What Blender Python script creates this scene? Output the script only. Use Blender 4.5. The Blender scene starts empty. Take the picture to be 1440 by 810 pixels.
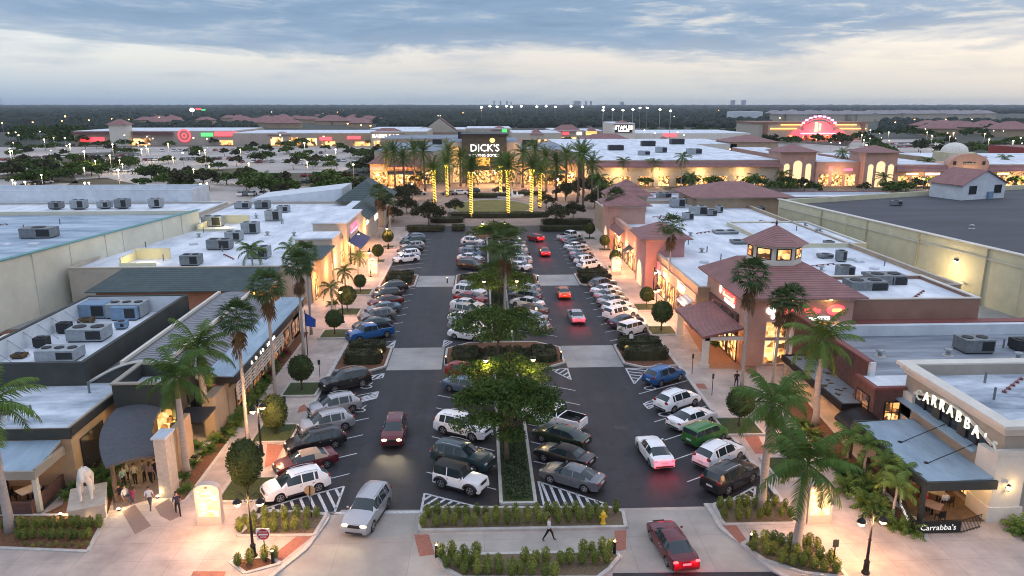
import bpy, bmesh, math, random
from mathutils import Vector, Matrix, noise
random.seed(7)
R=math.radians
C=bpy.context.scene.collection
# ---------------------------------------------------------------- survey helpers
FL=1028.;PT=R(14.1);YW=R(-2.45);EH=27.
def G(px,py,z=0.):
    u=(px-720)/FL; v=(py-405)/FL
    dn=math.sin(PT)+v*math.cos(PT); fw=math.cos(PT)-v*math.sin(PT)
    t=(EH-z)/dn; x=u*t; y=fw*t; c,s=math.cos(YW),math.sin(YW)
    return (x*c-y*s,x*s+y*c)
def Wp(x,y,z):
    c,s=math.cos(-YW),math.sin(-YW)
    X=x*c-y*s; Y=x*s+y*c; Z=z-EH
    d=Y*math.cos(PT)-Z*math.sin(PT); up=Y*math.sin(PT)+Z*math.cos(PT)
    return (720+FL*X/d,405-FL*up/d)
def hgt(x,y,ty):
    lo,hi=0,80
    for _ in range(30):
        m=(lo+hi)/2
        if Wp(x,y,m)[1]>ty: lo=m
        else: hi=m
    return lo
# ---------------------------------------------------------------- materials
def lin(c):
    if isinstance(c,str): c=[int(c[i:i+2],16)/255 for i in (0,2,4)]; return tuple((x/12.92 if x<=.04045 else ((x+.055)/1.055)**2.4) for x in c)
    return tuple(c)
M={}
def mat(n,c,rough=.7,metal=0.,var=.15,scale=3.,bump=0.,bscale=30.,coat=0.,rnd=0.,stretch=None,var2=None):
    if n in M: return M[n]
    m=bpy.data.materials.new(n); m.use_nodes=True; nt=m.node_tree; N=nt.nodes; L=nt.links
    b=N['Principled BSDF']; c=lin(c); b.inputs['Roughness'].default_value=rough; b.inputs['Metallic'].default_value=metal
    if coat: b.inputs['Coat Weight'].default_value=coat; b.inputs['Coat Roughness'].default_value=.05
    tc=N.new('ShaderNodeTexCoord'); src=tc.outputs['Object']
    if stretch:
        mp=N.new('ShaderNodeMapping'); mp.inputs['Scale'].default_value=stretch; L.new(src,mp.inputs['Vector']); src=mp.outputs['Vector']
    if var or rnd:
        nz=N.new('ShaderNodeTexNoise'); nz.inputs['Scale'].default_value=scale; nz.inputs['Detail'].default_value=6; nz.inputs['Roughness'].default_value=.65
        L.new(src,nz.inputs['Vector'])
        cr=N.new('ShaderNodeValToRGB'); cr.color_ramp.elements[0].position=.32; cr.color_ramp.elements[1].position=.68
        lo=tuple(max(0,x*(1-var)) for x in c); hi=tuple(min(1,x*(1+var)) for x in c)
        if var2: lo=lin(var2)
        cr.color_ramp.elements[0].color=lo+(1,); cr.color_ramp.elements[1].color=hi+(1,)
        L.new(nz.outputs['Fac'],cr.inputs['Fac']); out=cr.outputs['Color']
        if rnd:
            oi=N.new('ShaderNodeObjectInfo'); hs=N.new('ShaderNodeHueSaturation'); mr=N.new('ShaderNodeMapRange')
            mr.inputs['To Min'].default_value=1-rnd; mr.inputs['To Max'].default_value=1+rnd
            L.new(oi.outputs['Random'],mr.inputs['Value']); L.new(mr.outputs['Result'],hs.inputs['Value'])
            mr2=N.new('ShaderNodeMapRange'); mr2.inputs['To Min'].default_value=.5+rnd*.06; mr2.inputs['To Max'].default_value=.5-rnd*.06
            L.new(oi.outputs['Random'],mr2.inputs['Value']); L.new(mr2.outputs['Result'],hs.inputs['Hue'])
            L.new(out,hs.inputs['Color']); out=hs.outputs['Color']
        L.new(out,b.inputs['Base Color'])
    else: b.inputs['Base Color'].default_value=c+(1,)
    if bump:
        n2=N.new('ShaderNodeTexNoise'); n2.inputs['Scale'].default_value=bscale; n2.inputs['Detail'].default_value=4
        bp=N.new('ShaderNodeBump'); bp.inputs['Strength'].default_value=bump; bp.inputs['Distance'].default_value=.05
        L.new(tc.outputs['Object'],n2.inputs['Vector']); L.new(n2.outputs['Fac'],bp.inputs['Height']); L.new(bp.outputs['Normal'],b.inputs['Normal'])
    M[n]=m; return m
def emi(n,c,s):
    if n in M: return M[n]
    m=bpy.data.materials.new(n); m.use_nodes=True; N=m.node_tree.nodes; b=N['Principled BSDF']; c=lin(c)
    b.inputs['Base Color'].default_value=(.4,.4,.4,1); b.inputs['Emission Color'].default_value=c+(1,); b.inputs['Emission Strength'].default_value=s
    M[n]=m; return m
def litmat(n,c1,c2,s,scale=1.2,dark=.06):
    """lit shop interior seen through glass: shelves, people, lamps as a warm broken pattern"""
    if n in M: return M[n]
    m=bpy.data.materials.new(n); m.use_nodes=True; nt=m.node_tree; N=nt.nodes; L=nt.links; b=N['Principled BSDF']
    b.inputs['Base Color'].default_value=(.05,.05,.05,1); b.inputs['Roughness'].default_value=.1
    tc=N.new('ShaderNodeTexCoord'); vo=N.new('ShaderNodeTexVoronoi'); vo.inputs['Scale'].default_value=scale*1.6; vo.distance='CHEBYCHEV'
    nz=N.new('ShaderNodeTexNoise'); nz.inputs['Scale'].default_value=scale; nz.inputs['Detail'].default_value=8
    cr=N.new('ShaderNodeValToRGB'); e=cr.color_ramp.elements; a=lin(c1); d=lin(c2)
    e[0].position=.36; e[0].color=tuple(x*dark for x in d)+(1,); e[1].position=.80; e[1].color=a+(1,); q=e.new(.56); q.color=d+(1,)
    mx=N.new('ShaderNodeMath'); mx.operation='MULTIPLY_ADD'; mx.inputs[1].default_value=.5
    sp=N.new('ShaderNodeSeparateColor'); L.new(tc.outputs['Object'],vo.inputs['Vector']); L.new(tc.outputs['Object'],nz.inputs['Vector'])
    L.new(vo.outputs['Color'],sp.inputs['Color']); L.new(sp.outputs[0],mx.inputs[0])
    m2=N.new('ShaderNodeMath'); m2.operation='MULTIPLY'; m2.inputs[1].default_value=.55; L.new(nz.outputs['Fac'],m2.inputs[0]); L.new(m2.outputs[0],mx.inputs[2])
    L.new(mx.outputs[0],cr.inputs['Fac']); L.new(cr.outputs['Color'],b.inputs['Emission Color']); b.inputs['Emission Strength'].default_value=s
    M[n]=m; return m
def concrete(n,c,joint=1.5,var=.12,warm=None):
    """pavement slabs: mottled, with thin sawn joints"""
    if n in M: return M[n]
    m=mat(n,c,.85,0,var,.5,.25,25.); nt=m.node_tree; N=nt.nodes; L=nt.links; b=N['Principled BSDF']
    col=b.inputs['Base Color'].links[0].from_socket
    tc=N['Texture Coordinate']; br=N.new('ShaderNodeTexBrick'); br.offset=0; br.inputs['Scale'].default_value=1
    br.inputs['Brick Width'].default_value=joint; br.inputs['Row Height'].default_value=joint; br.inputs['Mortar Size'].default_value=.012; br.inputs['Mortar Smooth'].default_value=.2
    br.inputs['Color1'].default_value=(1,1,1,1); br.inputs['Color2'].default_value=(.93,.93,.93,1); br.inputs['Mortar'].default_value=(.6,.6,.6,1)
    mx=N.new('ShaderNodeMix'); mx.data_type='RGBA'; mx.blend_type='MULTIPLY'; mx.inputs['Factor'].default_value=1
    L.new(tc.outputs['Object'],br.inputs['Vector']); L.new(col,mx.inputs[6]); L.new(br.outputs['Color'],mx.inputs[7]); L.new(mx.outputs[2],b.inputs['Base Color'])
    # stains
    nz=N.new('ShaderNodeTexNoise'); nz.inputs['Scale'].default_value=.18; nz.inputs['Detail'].default_value=7; L.new(tc.outputs['Object'],nz.inputs['Vector'])
    mr=N.new('ShaderNodeMapRange'); mr.inputs['From Min'].default_value=.35; mr.inputs['From Max'].default_value=.65; mr.inputs['To Min'].default_value=.8; mr.inputs['To Max'].default_value=1.05
    mx2=N.new('ShaderNodeMix'); mx2.data_type='RGBA'; mx2.blend_type='MULTIPLY'; mx2.inputs['Factor'].default_value=1
    L.new(nz.outputs['Fac'],mr.inputs['Value']); L.new(mx.outputs[2],mx2.inputs[6]); L.new(mr.outputs['Result'],mx2.inputs[7]); L.new(mx2.outputs[2],b.inputs['Base Color'])
    return m
def striped(n,c,c2,pitch,axis,rough=.6,metal=0,duty=.25):
    """roofing with seams or tile courses across one axis (real relief through bump)"""
    if n in M: return M[n]
    m=mat(n,c,rough,metal,.18,.7); nt=m.node_tree; N=nt.nodes; L=nt.links; b=N['Principled BSDF']; tc=N['Texture Coordinate']
    col=b.inputs['Base Color'].links[0].from_socket
    w=N.new('ShaderNodeTexWave'); w.bands_direction=axis; w.inputs['Scale'].default_value=.314/pitch; w.inputs['Distortion'].default_value=0
    L.new(tc.outputs['Object'],w.inputs['Vector']); cr=N.new('ShaderNodeValToRGB'); cr.color_ramp.elements[0].position=.02; cr.color_ramp.elements[1].position=duty
    L.new(w.outputs['Fac'],cr.inputs['Fac']); mx=N.new('ShaderNodeMix'); mx.data_type='RGBA'; L.new(cr.outputs['Color'],mx.inputs['Factor'])
    mx.inputs[6].default_value=lin(c2)+(1,); L.new(col,mx.inputs[7]); L.new(mx.outputs[2],b.inputs['Base Color'])
    bp=N.new('ShaderNodeBump'); bp.inputs['Strength'].default_value=.4; bp.inputs['Distance'].default_value=.08; L.new(w.outputs['Fac'],bp.inputs['Height']); L.new(bp.outputs['Normal'],b.inputs['Normal'])
    return m
asphalt=mat('asphalt',(.017,.017,.022),.62,0,.35,.35,.35,60)
_n=asphalt.node_tree; _N=_n.nodes; _L=_n.links; _b=_N['Principled BSDF']; _c=_b.inputs['Base Color'].links[0].from_socket; _t=_N['Texture Coordinate']
def _wear(col,sc_,lo_,hi_,p0,p1,scale=1.,det=6):
    mp=_N.new('ShaderNodeMapping'); mp.inputs['Scale'].default_value=sc_; _L.new(_t.outputs['Object'],mp.inputs[0]); nz=_N.new('ShaderNodeTexNoise'); nz.inputs['Scale'].default_value=scale; nz.inputs['Detail'].default_value=det; _L.new(mp.outputs[0],nz.inputs['Vector'])
    mr=_N.new('ShaderNodeMapRange'); mr.inputs['From Min'].default_value=p0; mr.inputs['From Max'].default_value=p1; mr.inputs['To Min'].default_value=lo_; mr.inputs['To Max'].default_value=hi_; _L.new(nz.outputs['Fac'],mr.inputs['Value'])
    mx=_N.new('ShaderNodeMix'); mx.data_type='RGBA'; mx.blend_type='MULTIPLY'; mx.inputs['Factor'].default_value=1; _L.new(col,mx.inputs[6]); _L.new(mr.outputs['Result'],mx.inputs[7]); return mx.outputs[2]
_c=_wear(_c,(.9,.035,1),.8,1.35,.38,.62,1.); _c=_wear(_c,(1,1,1),.55,1.,.34,.42,.9,3); _c=_wear(_c,(1,1,1),1.,1.35,.60,.66,.22,8); _L.new(_c,_b.inputs['Base Color'])
asphalt2=mat('worn_asphalt',(.11,.11,.115),.85,0,.3,.15)
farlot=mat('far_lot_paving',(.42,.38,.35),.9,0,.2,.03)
conc=concrete('concrete',(.51,.425,.375),1.9,.2)
conc2=concrete('drive_concrete',(.42,.38,.34),4.6)
band=concrete('band_concrete',(.36,.35,.34),3.4)
kerbm=mat('kerb_concrete',(.5,.47,.44),.85,0,.15,2)
brickred=mat('red_pavers',(.33,.13,.09),.85,0,.25,6,.3,40)
brickgrey=mat('grey_pavers',(.24,.17,.15),.85,0,.2,8,.3,40)
mulch=mat('mulch',(.17,.075,.035),.95,0,.5,7,.8,25,var2=(.06,.03,.018))
mulchg=mat('straw_mulch',(.17,.125,.075),.95,0,.4,6,.8,30)
grassm=mat('turf',(.05,.075,.022),.95,0,.35,5,.6,40)
lawnm=mat('lawn_turf',(.16,.15,.04),.95,0,.2,.4,.6,40)
paint=mat('road_paint',(.74,.75,.77),.7,0,.1,7,var2=(.34,.34,.36))
land=mat('scrub_land',(.035,.045,.03),.95,0,.6,.012,var2=(.06,.055,.045))
W_white=mat('white_membrane',(.76,.78,.82),.75,0,.16,.35,stretch=(1,.35,1),var2=(.50,.56,.63))
W_blue=mat('stained_membrane',(.62,.68,.74),.8,0,.2,.22,stretch=(.7,1.6,1),var2=(.17,.22,.28))
W_grey=mat('dark_roofing',(.035,.037,.045),.8,0,.3,.18,stretch=(.3,1.5,1),var2=(.075,.08,.095))
W_strk=mat('streaked_roofing',(.09,.11,.14),.7,0,.3,.35,stretch=(.35,2.2,1),var2=(.33,.37,.42))
cream=mat('cream_stucco',(.66,.64,.52),.9,0,.1,.3,.1,20)
creamy=mat('yellow_stucco',(.64,.60,.41),.9,0,.1,.4,.1,20)
whitew=mat('white_stucco',(.62,.66,.70),.9,0,.12,.5,.1,20)
tan=mat('tan_stucco',(.42,.31,.21),.9,0,.12,.6,.15,20)
beige=mat('beige_stucco',(.50,.44,.36),.9,0,.1,.6,.15,20)
greige=mat('greige_panel',(.36,.32,.27),.9,0,.1,.6,.1,20)
lbeige=mat('pale_trim',(.66,.62,.55),.85,0,.08,.8)
pinkst=mat('pink_stucco',(.52,.31,.25),.9,0,.12,.5,.15,20)
rosest=mat('rose_stucco',(.50,.25,.24),.9,0,.12,.5,.15,20)
orangest=mat('terracotta_stucco',(.42,.18,.10),.9,0,.14,.4,.15,20)
brownst=mat('brown_stucco',(.30,.17,.12),.9,0,.15,.4,.15,20)
darkbrick=mat('brown_brick',(.13,.065,.055),.9,0,.25,2,.4,15)
capred=mat('red_coping',(.22,.07,.06),.7,0,.15,2)
darkgreen=mat('dark_green_cladding',(.045,.05,.045),.75,0,.2,.6)
charcoal=mat('charcoal_metal',(.03,.032,.036),.5,.3,.2,3)
blackm=mat('black_metal',(.015,.015,.016),.45,.4,.1,3)
galv=mat('galvanised_metal',(.33,.36,.38),.5,.4,.2,2)
galvd=mat('weathered_unit_metal',(.2,.22,.23),.6,.3,.25,2)
fanm=mat('fan_grille',(.02,.022,.025),.7,0,.1,5)
bluebox=mat('blue_grey_duct',(.18,.28,.40),.7,0,.15,1)
tileR=striped('maroon_tile',(.30,.15,.14),(.15,.07,.07),.34,'Y',.75)
tileRx=striped('maroon_tile_x',(.22,.085,.08),(.11,.045,.045),.34,'X',.75)
tileG=striped('green_grey_shingle',(.07,.10,.10),(.04,.055,.06),.5,'Y',.8)
tileGx=striped('green_grey_shingle_x',(.07,.10,.10),(.04,.055,.06),.5,'X',.8)
seam=striped('standing_seam',(.25,.25,.27),(.06,.06,.07),.6,'Y',.45,.4,.5)
seamx=striped('standing_seam_x',(.40,.49,.56),(.27,.34,.40),.5,'X',.45,.3,.3)
awn=mat('charcoal_awning',(.085,.09,.105),.8,0,.15,3.)
canm=mat('pale_canopy_metal',(.34,.44,.52),.5,.3,.18,.5,stretch=(2.,.5,1),var2=(.25,.34,.42))
blueaw=mat('blue_awning',(.05,.07,.16),.8,0,.15,2)
glassd=mat('dark_glass',(.02,.025,.03),.08,0,0,1)
carglass=mat('car_glass',(.02,.035,.042),.05,0,0,1,coat=.15)
carglass.node_tree.nodes['Principled BSDF'].inputs['Specular IOR Level'].default_value=.6
tyre=mat('tyre_rubber',(.012,.012,.012),.8,0,.1,20)
rimm=mat('alloy_rim',(.45,.45,.46),.3,.8,.05,10)
plastic=mat('black_plastic',(.02,.02,.022),.6,0,.1,10)
chrome=mat('chrome_trim',(.6,.6,.62),.15,.9,0,1)
platem=mat('plate_white',(.6,.6,.6),.5,0,.1,20)
headg=mat('headlamp_glass',(.55,.56,.58),.08,.3,0,1,coat=.5)
tailg=mat('tail_lamp_glass',(.28,.01,.012),.15,0,0,1,coat=.5)
trunkG=mat('grey_palm_trunk',(.36,.33,.31),.9,0,.15,2,.3,8,stretch=(1,1,5))
trunkB=mat('brown_trunk',(.14,.10,.075),.95,0,.3,3,.6,10)
shaft=mat('green_crownshaft',(.10,.15,.04),.6,0,.2,3)
frondm=mat('feather_frond',(.085,.145,.03),.65,0,.3,.8,rnd=.25)
frondy=mat('young_frond',(.11,.17,.035),.65,0,.3,.8,rnd=.2)
fanf=mat('fan_frond',(.06,.10,.032),.7,0,.3,1,rnd=.25)
skirt=mat('dead_frond',(.13,.085,.045),.9,0,.3,1)
leafm=mat('tree_leaf',(.065,.105,.02),.75,0,.4,.6,rnd=.2)
leaf2=mat('olive_leaf',(.06,.065,.03),.8,0,.4,.6,rnd=.25)
hedgem=mat('hedge_leaf',(.048,.052,.028),.85,0,.35,1.2,rnd=.1)
topm=mat('topiary_leaf',(.06,.085,.03),.8,0,.3,1.5,rnd=.15)
W_steel=mat('steel_blue_membrane',(.42,.50,.57),.7,0,.25,.16,stretch=(.6,2.,1),var2=(.14,.21,.30))
shrubm=mat('shrub_leaf',(.17,.20,.045),.8,0,.35,3,rnd=.25)
redleaf=mat('red_leaf',(.18,.03,.035),.8,0,.35,3)
for _m in(frondm,frondy,fanf,leafm,leaf2,hedgem,topm,shrubm,skirt): _m.node_tree.nodes['Principled BSDF'].inputs['Specular IOR Level'].default_value=.12
stone=mat('pale_stone',(.72,.68,.62),.85,0,.15,2,.3,15)
plinthm=mat('plinth_stone',(.50,.44,.38),.9,0,.15,3,.3,15)
lampglow=emi('lamp_glow',(1,.66,.28),9)
bulbw=emi('white_lamp_glow',(1,.9,.7),16)
litshop=litmat('lit_shop',(1,.66,.30),(.9,.36,.09),1.5)
litshop2=litmat('lit_shop_bright',(1,.70,.34),(1,.40,.10),1.9,1.1)
litfar=litmat('lit_shop_far',(1,.70,.34),(.95,.45,.14),2.,.25)
litdim=litmat('dim_interior',(.9,.42,.15),(.35,.12,.05),.6,1.5)
def seams(m,wd,lo_=.8):
    nt=m.node_tree; N=nt.nodes; L=nt.links; b=N['Principled BSDF']; col=b.inputs['Base Color'].links[0].from_socket; tc=N['Texture Coordinate']
    br=N.new('ShaderNodeTexBrick'); br.offset=.37; br.inputs['Scale'].default_value=1; br.inputs['Brick Width'].default_value=wd*6; br.inputs['Row Height'].default_value=wd; br.inputs['Mortar Size'].default_value=.03; br.inputs['Mortar Smooth'].default_value=.5
    br.inputs['Color1'].default_value=(1,1,1,1); br.inputs['Color2'].default_value=(.94,.94,.95,1); br.inputs['Mortar'].default_value=(lo_,lo_,lo_,1)
    mx=N.new('ShaderNodeMix'); mx.data_type='RGBA'; mx.blend_type='MULTIPLY'; mx.inputs['Factor'].default_value=1; L.new(tc.outputs['Object'],br.inputs['Vector']); L.new(col,mx.inputs[6]); L.new(br.outputs['Color'],mx.inputs[7]); L.new(mx.outputs[2],b.inputs['Base Color'])
for _m,_w in((W_white,2.2),(W_blue,3.),(W_steel,3.),(W_grey,2.5),(W_strk,2.)): seams(_m,_w)
# ---------------------------------------------------------------- mesh builder
class MB:
    def __init__(s): s.v=[];s.f=[];s.m=[];s.k=0
    def add(s,vs,fs):
        o=len(s.v); s.v.extend(vs); s.f.extend([tuple(i+o for i in f) for f in fs]); s.m.extend([s.k]*len(fs)); return s
    def box(s,x0,y0,z0,x1,y1,z1):
        return s.prism([(x0,y0),(x1,y0),(x1,y1),(x0,y1)],z0,z1)
    def prism(s,poly,z0,z1):
        a=sum(poly[i][0]*poly[(i+1)%len(poly)][1]-poly[(i+1)%len(poly)][0]*poly[i][1] for i in range(len(poly)))
        if a<0: poly=poly[::-1]
        n=len(poly); f0=z0 if callable(z0) else (lambda x,y:z0); f1=z1 if callable(z1) else (lambda x,y:z1)
        vs=[(x,y,f0(x,y)) for x,y in poly]+[(x,y,f1(x,y)) for x,y in poly]
        fs=[tuple(range(n-1,-1,-1)),tuple(range(n,2*n))]+[(i,(i+1)%n,(i+1)%n+n,i+n) for i in range(n)]
        return s.add(vs,fs)
    def sheet(s,poly,z):
        a=sum(poly[i][0]*poly[(i+1)%len(poly)][1]-poly[(i+1)%len(poly)][0]*poly[i][1] for i in range(len(poly)))
        if a<0: poly=poly[::-1]
        return s.add([(x,y,z) for x,y in poly],[tuple(range(len(poly)))])
    def wall(s,p,q,t,z0,z1):
        d=Vector((q[0]-p[0],q[1]-p[1])); n=Vector((-d.y,d.x)).normalized()*t/2
        return s.prism([(p[0]+n.x,p[1]+n.y),(p[0]-n.x,p[1]-n.y),(q[0]-n.x,q[1]-n.y),(q[0]+n.x,q[1]+n.y)],z0,z1)
    def tube(s,pts,rs,n=8,cap=True):
        pts=[Vector(p) for p in pts]; o=[]; 
        if not isinstance(rs,(list,tuple)): rs=[rs]*len(pts)
        vs=[];fs=[]
        for i,p in enumerate(pts):
            d=(pts[min(i+1,len(pts)-1)]-pts[max(i-1,0)]).normalized(); a=d.orthogonal().normalized() if i==0 else (a-d*a.dot(d)).normalized(); b=d.cross(a)
            for k in range(n):
                t=2*math.pi*k/n; vs.append(tuple(p+(a*math.cos(t)+b*math.sin(t))*rs[i]))
        for i in range(len(pts)-1):
            for k in range(n): fs.append((i*n+k,i*n+(k+1)%n,(i+1)*n+(k+1)%n,(i+1)*n+k))
        if cap: fs.append(tuple(range(n-1,-1,-1))); fs.append(tuple(range((len(pts)-1)*n,len(pts)*n)))
        return s.add(vs,fs)
    def lathe(s,prof,c=(0,0,0),n=12,ax='z'):
        vs=[];fs=[]
        for r,z in prof:
            for k in range(n):
                t=2*math.pi*k/n; a,b=r*math.cos(t),r*math.sin(t)
                v=(a,b,z) if ax=='z' else (a,z,b)
                vs.append((v[0]+c[0],v[1]+c[1],v[2]+c[2]))
        for i in range(len(prof)-1):
            for k in range(n): fs.append((i*n+k,i*n+(k+1)%n,(i+1)*n+(k+1)%n,(i+1)*n+k))
        fs.append(tuple(range(n-1,-1,-1))); fs.append(tuple(range((len(prof)-1)*n,len(prof)*n)))
        return s.add(vs,fs)
    def ball(s,c,r,n=8,amp=0,seed=0):
        if not isinstance(r,(list,tuple)): r=(r,r,r)
        vs=[];fs=[];m=max(4,n*2//3)
        for i in range(m+1):
            ph=math.pi*i/m
            for k in range(n):
                t=2*math.pi*k/n; d=Vector((math.sin(ph)*math.cos(t),math.sin(ph)*math.sin(t),math.cos(ph)))
                q=1+(amp*noise.noise(d*1.7+Vector((seed*7.1,seed*3.3,0))) if amp else 0)
                vs.append((c[0]+d.x*r[0]*q,c[1]+d.y*r[1]*q,c[2]+d.z*r[2]*q))
        for i in range(m):
            for k in range(n): fs.append((i*n+k,(i+1)*n+k,(i+1)*n+(k+1)%n,i*n+(k+1)%n))
        return s.add(vs,fs)
    def leaf(s,p,sz,up=.3):
        d=Vector((random.gauss(0,1),random.gauss(0,1),random.gauss(0,1)+up)).normalized(); a=d.orthogonal().normalized(); a=Matrix.Rotation(random.random()*6.28,3,d)@a; b=d.cross(a)
        q=sz*random.uniform(.7,1.3); p=Vector(p)
        return s.add([tuple(p+a*q),tuple(p+b*q*.55),tuple(p-a*q),tuple(p-b*q*.55)],[(0,1,2,3)])
    def hip(s,x0,y0,x1,y1,z,h,ridge=None):
        w=x1-x0;d=y1-y0; k=min(w,d)/2 if ridge is None else ridge
        cx,cy=(x0+x1)/2,(y0+y1)/2
        if w>=d: a=(x0+k,cy,z+h); b=(x1-k,cy,z+h)
        else: a=(cx,y0+k,z+h); b=(cx,y1-k,z+h)
        if w>=d: return s.add([(x0,y0,z),(x1,y0,z),(x1,y1,z),(x0,y1,z),a,b],[(0,1,5,4),(1,2,5),(2,3,4,5),(3,0,4),(3,2,1,0)])
        return s.add([(x0,y0,z),(x1,y0,z),(x1,y1,z),(x0,y1,z),a,b],[(0,1,4),(1,2,5,4),(2,3,5),(3,0,4,5),(3,2,1,0)])
    def mesh(s,name,mats,smooth=False,ang=None):
        me=bpy.data.meshes.new(name); me.from_pydata(s.v,[],s.f); 
        if not isinstance(mats,(list,tuple)): mats=[mats]
        for m in mats: me.materials.append(m)
        if len(mats)>1: me.polygons.foreach_set('material_index',s.m)
        if smooth: me.polygons.foreach_set('use_smooth',[True]*len(s.f))
        if ang: me.set_sharp_from_angle(angle=R(ang))
        me.update(); return me
    def build(s,name,mats,parent=None,smooth=False,ang=None,fix=False):
        me=s.mesh(name,mats,smooth,ang)
        if fix:
            b=bmesh.new(); b.from_mesh(me); bmesh.ops.recalc_face_normals(b,faces=b.faces); b.to_mesh(me); b.free()
            if ang: me.set_sharp_from_angle(angle=R(ang))
        o=bpy.data.objects.new(name,me); C.objects.link(o)
        if parent: o.parent=parent
        return o
def tag(o,label=None,cat=None,group=None,kind=None):
    if label: o['label']=label
    if cat: o['category']=cat
    if group: o['group']=group
    if kind: o['kind']=kind
    return o
def thing(name,label,cat,loc=(0,0,0),rz=0,group=None):
    o=bpy.data.objects.new(name,None); C.objects.link(o); o.location=loc; o.rotation_euler=(0,0,rz); o.empty_display_size=.3
    return tag(o,label,cat,group)
def struct(name,mb,m,**k): return tag(mb.build(name,m,**k),kind='structure')
KIDS={}
def kids(o): return [c for c in KIDS.get(o.name,())] or list(o.children)
def copytree(o,parent=None,swap=None,skip=()):
    c=o.copy(); C.objects.link(c); c.parent=parent
    for a,b in zip(o.material_slots,c.material_slots):
        if a.link=='OBJECT': b.link='OBJECT'; b.material=(swap or {}).get(a.material.name,a.material)
    for ch in kids(o):
        if ch.name.split('.')[0] in skip: continue
        copytree(ch,c,swap,skip)
    return c
def place(proto,used,loc,rz,label,group=None,sc=1.,swap=None,cat=None,skip=(),sz=None):
    """first use moves the prototype itself, later uses copy it"""
    if not used and not skip: o=proto; used.append(1)
    else: o=copytree(proto,None,swap,skip)
    o.location=loc; o.rotation_euler=(0,0,rz); o.scale=(sc,sc,sz or sc)
    tag(o,label,cat,group); return o
def light(name,loc,e,c=(1,.62,.3),r=.15,typ='POINT',parent=None,rot=None,spot=None,size=None):
    l=bpy.data.lights.new(name,typ); l.energy=e; l.color=c
    if typ in('POINT','SPOT'): l.shadow_soft_size=r
    if typ=='SPOT': l.spot_size=R(spot or 80); l.spot_blend=.8
    if typ=='AREA': l.size=size or 1
    o=bpy.data.objects.new(name,l); C.objects.link(o); o.location=loc
    if rot: o.rotation_euler=rot
    if parent: o.parent=parent
    return o
ORD='first second third fourth fifth sixth seventh eighth ninth tenth eleventh twelfth thirteenth fourteenth fifteenth sixteenth seventeenth eighteenth nineteenth twentieth'.split()
def text(s,size,m,loc,rot,parent=None,name='lettering',ext=.04,align='CENTER',sx=1.):
    c=bpy.data.curves.new(name,'FONT'); c.body=s; c.size=size; c.extrude=ext; c.align_x=align; c.align_y='CENTER'; c.materials.append(m); c.resolution_u=2; c.offset=0
    o=bpy.data.objects.new(name,c); C.objects.link(o); o.location=loc; o.rotation_euler=rot; o.scale=(sx,1,1)
    if parent: o.parent=parent
    return o
SOUTH=(R(90),0,0); WEST=(R(90),0,R(-90)); EAST=(R(90),0,R(90))
# ---------------------------------------------------------------- camera, sky, light
sc=bpy.context.scene
cam=bpy.data.cameras.new('camera'); cam.lens=FL/1440*36; cam.sensor_width=36; cam.clip_end=30000; cam.clip_start=.5
co=bpy.data.objects.new('camera',cam); C.objects.link(co); co.location=(0,0,EH); co.rotation_euler=(R(90)-PT,0,YW); sc.camera=co
sc.view_settings.view_transform='Standard'; sc.view_settings.look='None'; sc.view_settings.exposure=.12; sc.view_settings.gamma=1
sc.cycles.use_denoising=True; sc.cycles.max_bounces=5; sc.cycles.diffuse_bounces=2; sc.cycles.glossy_bounces=2; sc.cycles.transmission_bounces=2; sc.cycles.volume_bounces=0
sc.cycles.use_light_tree=True; sc.cycles.filter_width=1.05; sc.cycles.caustics_reflective=False; sc.cycles.caustics_refractive=False; sc.cycles.sample_clamp_indirect=4
SUN_EL,SUN_AZ=R(4),R(60)
w=bpy.data.worlds.new('World'); sc.world=w; w.use_nodes=True; nt=w.node_tree; N=nt.nodes; L=nt.links; N.clear()
out=N.new('ShaderNodeOutputWorld'); sky=N.new('ShaderNodeTexSky'); sky.sky_type='NISHITA'; sky.sun_disc=False; sky.sun_elevation=SUN_EL; sky.sun_rotation=SUN_AZ
bg1=N.new('ShaderNodeBackground'); bg1.inputs['Strength'].default_value=.012; L.new(sky.outputs['Color'],bg1.inputs['Color'])
tc=N.new('ShaderNodeTexCoord'); sp=N.new('ShaderNodeSeparateXYZ'); L.new(tc.outputs['Generated'],sp.inputs[0])
def mth(op,a,b=None,c=None):
    n=N.new('ShaderNodeMath'); n.operation=op
    for i,x in enumerate((a,b,c)):
        if x is None: continue
        if isinstance(x,(int,float)): n.inputs[i].default_value=x
        else: L.new(x,n.inputs[i])
    return n.outputs[0]
zz=mth('MAXIMUM',sp.outputs['Z'],0.); xx=sp.outputs['X']
def cloud(sx,sz,off,det,rough=.55,dist=0.):
    mp=N.new('ShaderNodeMapping'); mp.inputs['Scale'].default_value=(sx,sx,sz); mp.inputs['Location'].default_value=(off,off*.7,off*.3); L.new(tc.outputs['Generated'],mp.inputs[0])
    n=N.new('ShaderNodeTexNoise'); n.inputs['Scale'].default_value=1; n.inputs['Detail'].default_value=det; n.inputs['Roughness'].default_value=rough; n.inputs['Distortion'].default_value=dist; L.new(mp.outputs[0],n.inputs['Vector']); return n.outputs['Fac']
def ramp(f,els):
    r=N.new('ShaderNodeValToRGB'); e=r.color_ramp.elements; L.new(f,r.inputs['Fac'])
    e[0].position,e[0].color=els[0][0],tuple(els[0][1])+(1,); e[1].position,e[1].color=els[-1][0],tuple(els[-1][1])+(1,)
    for p,c in els[1:-1]: q=e.new(p); q.color=tuple(c)+(1,)
    return r.outputs['Color']
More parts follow.
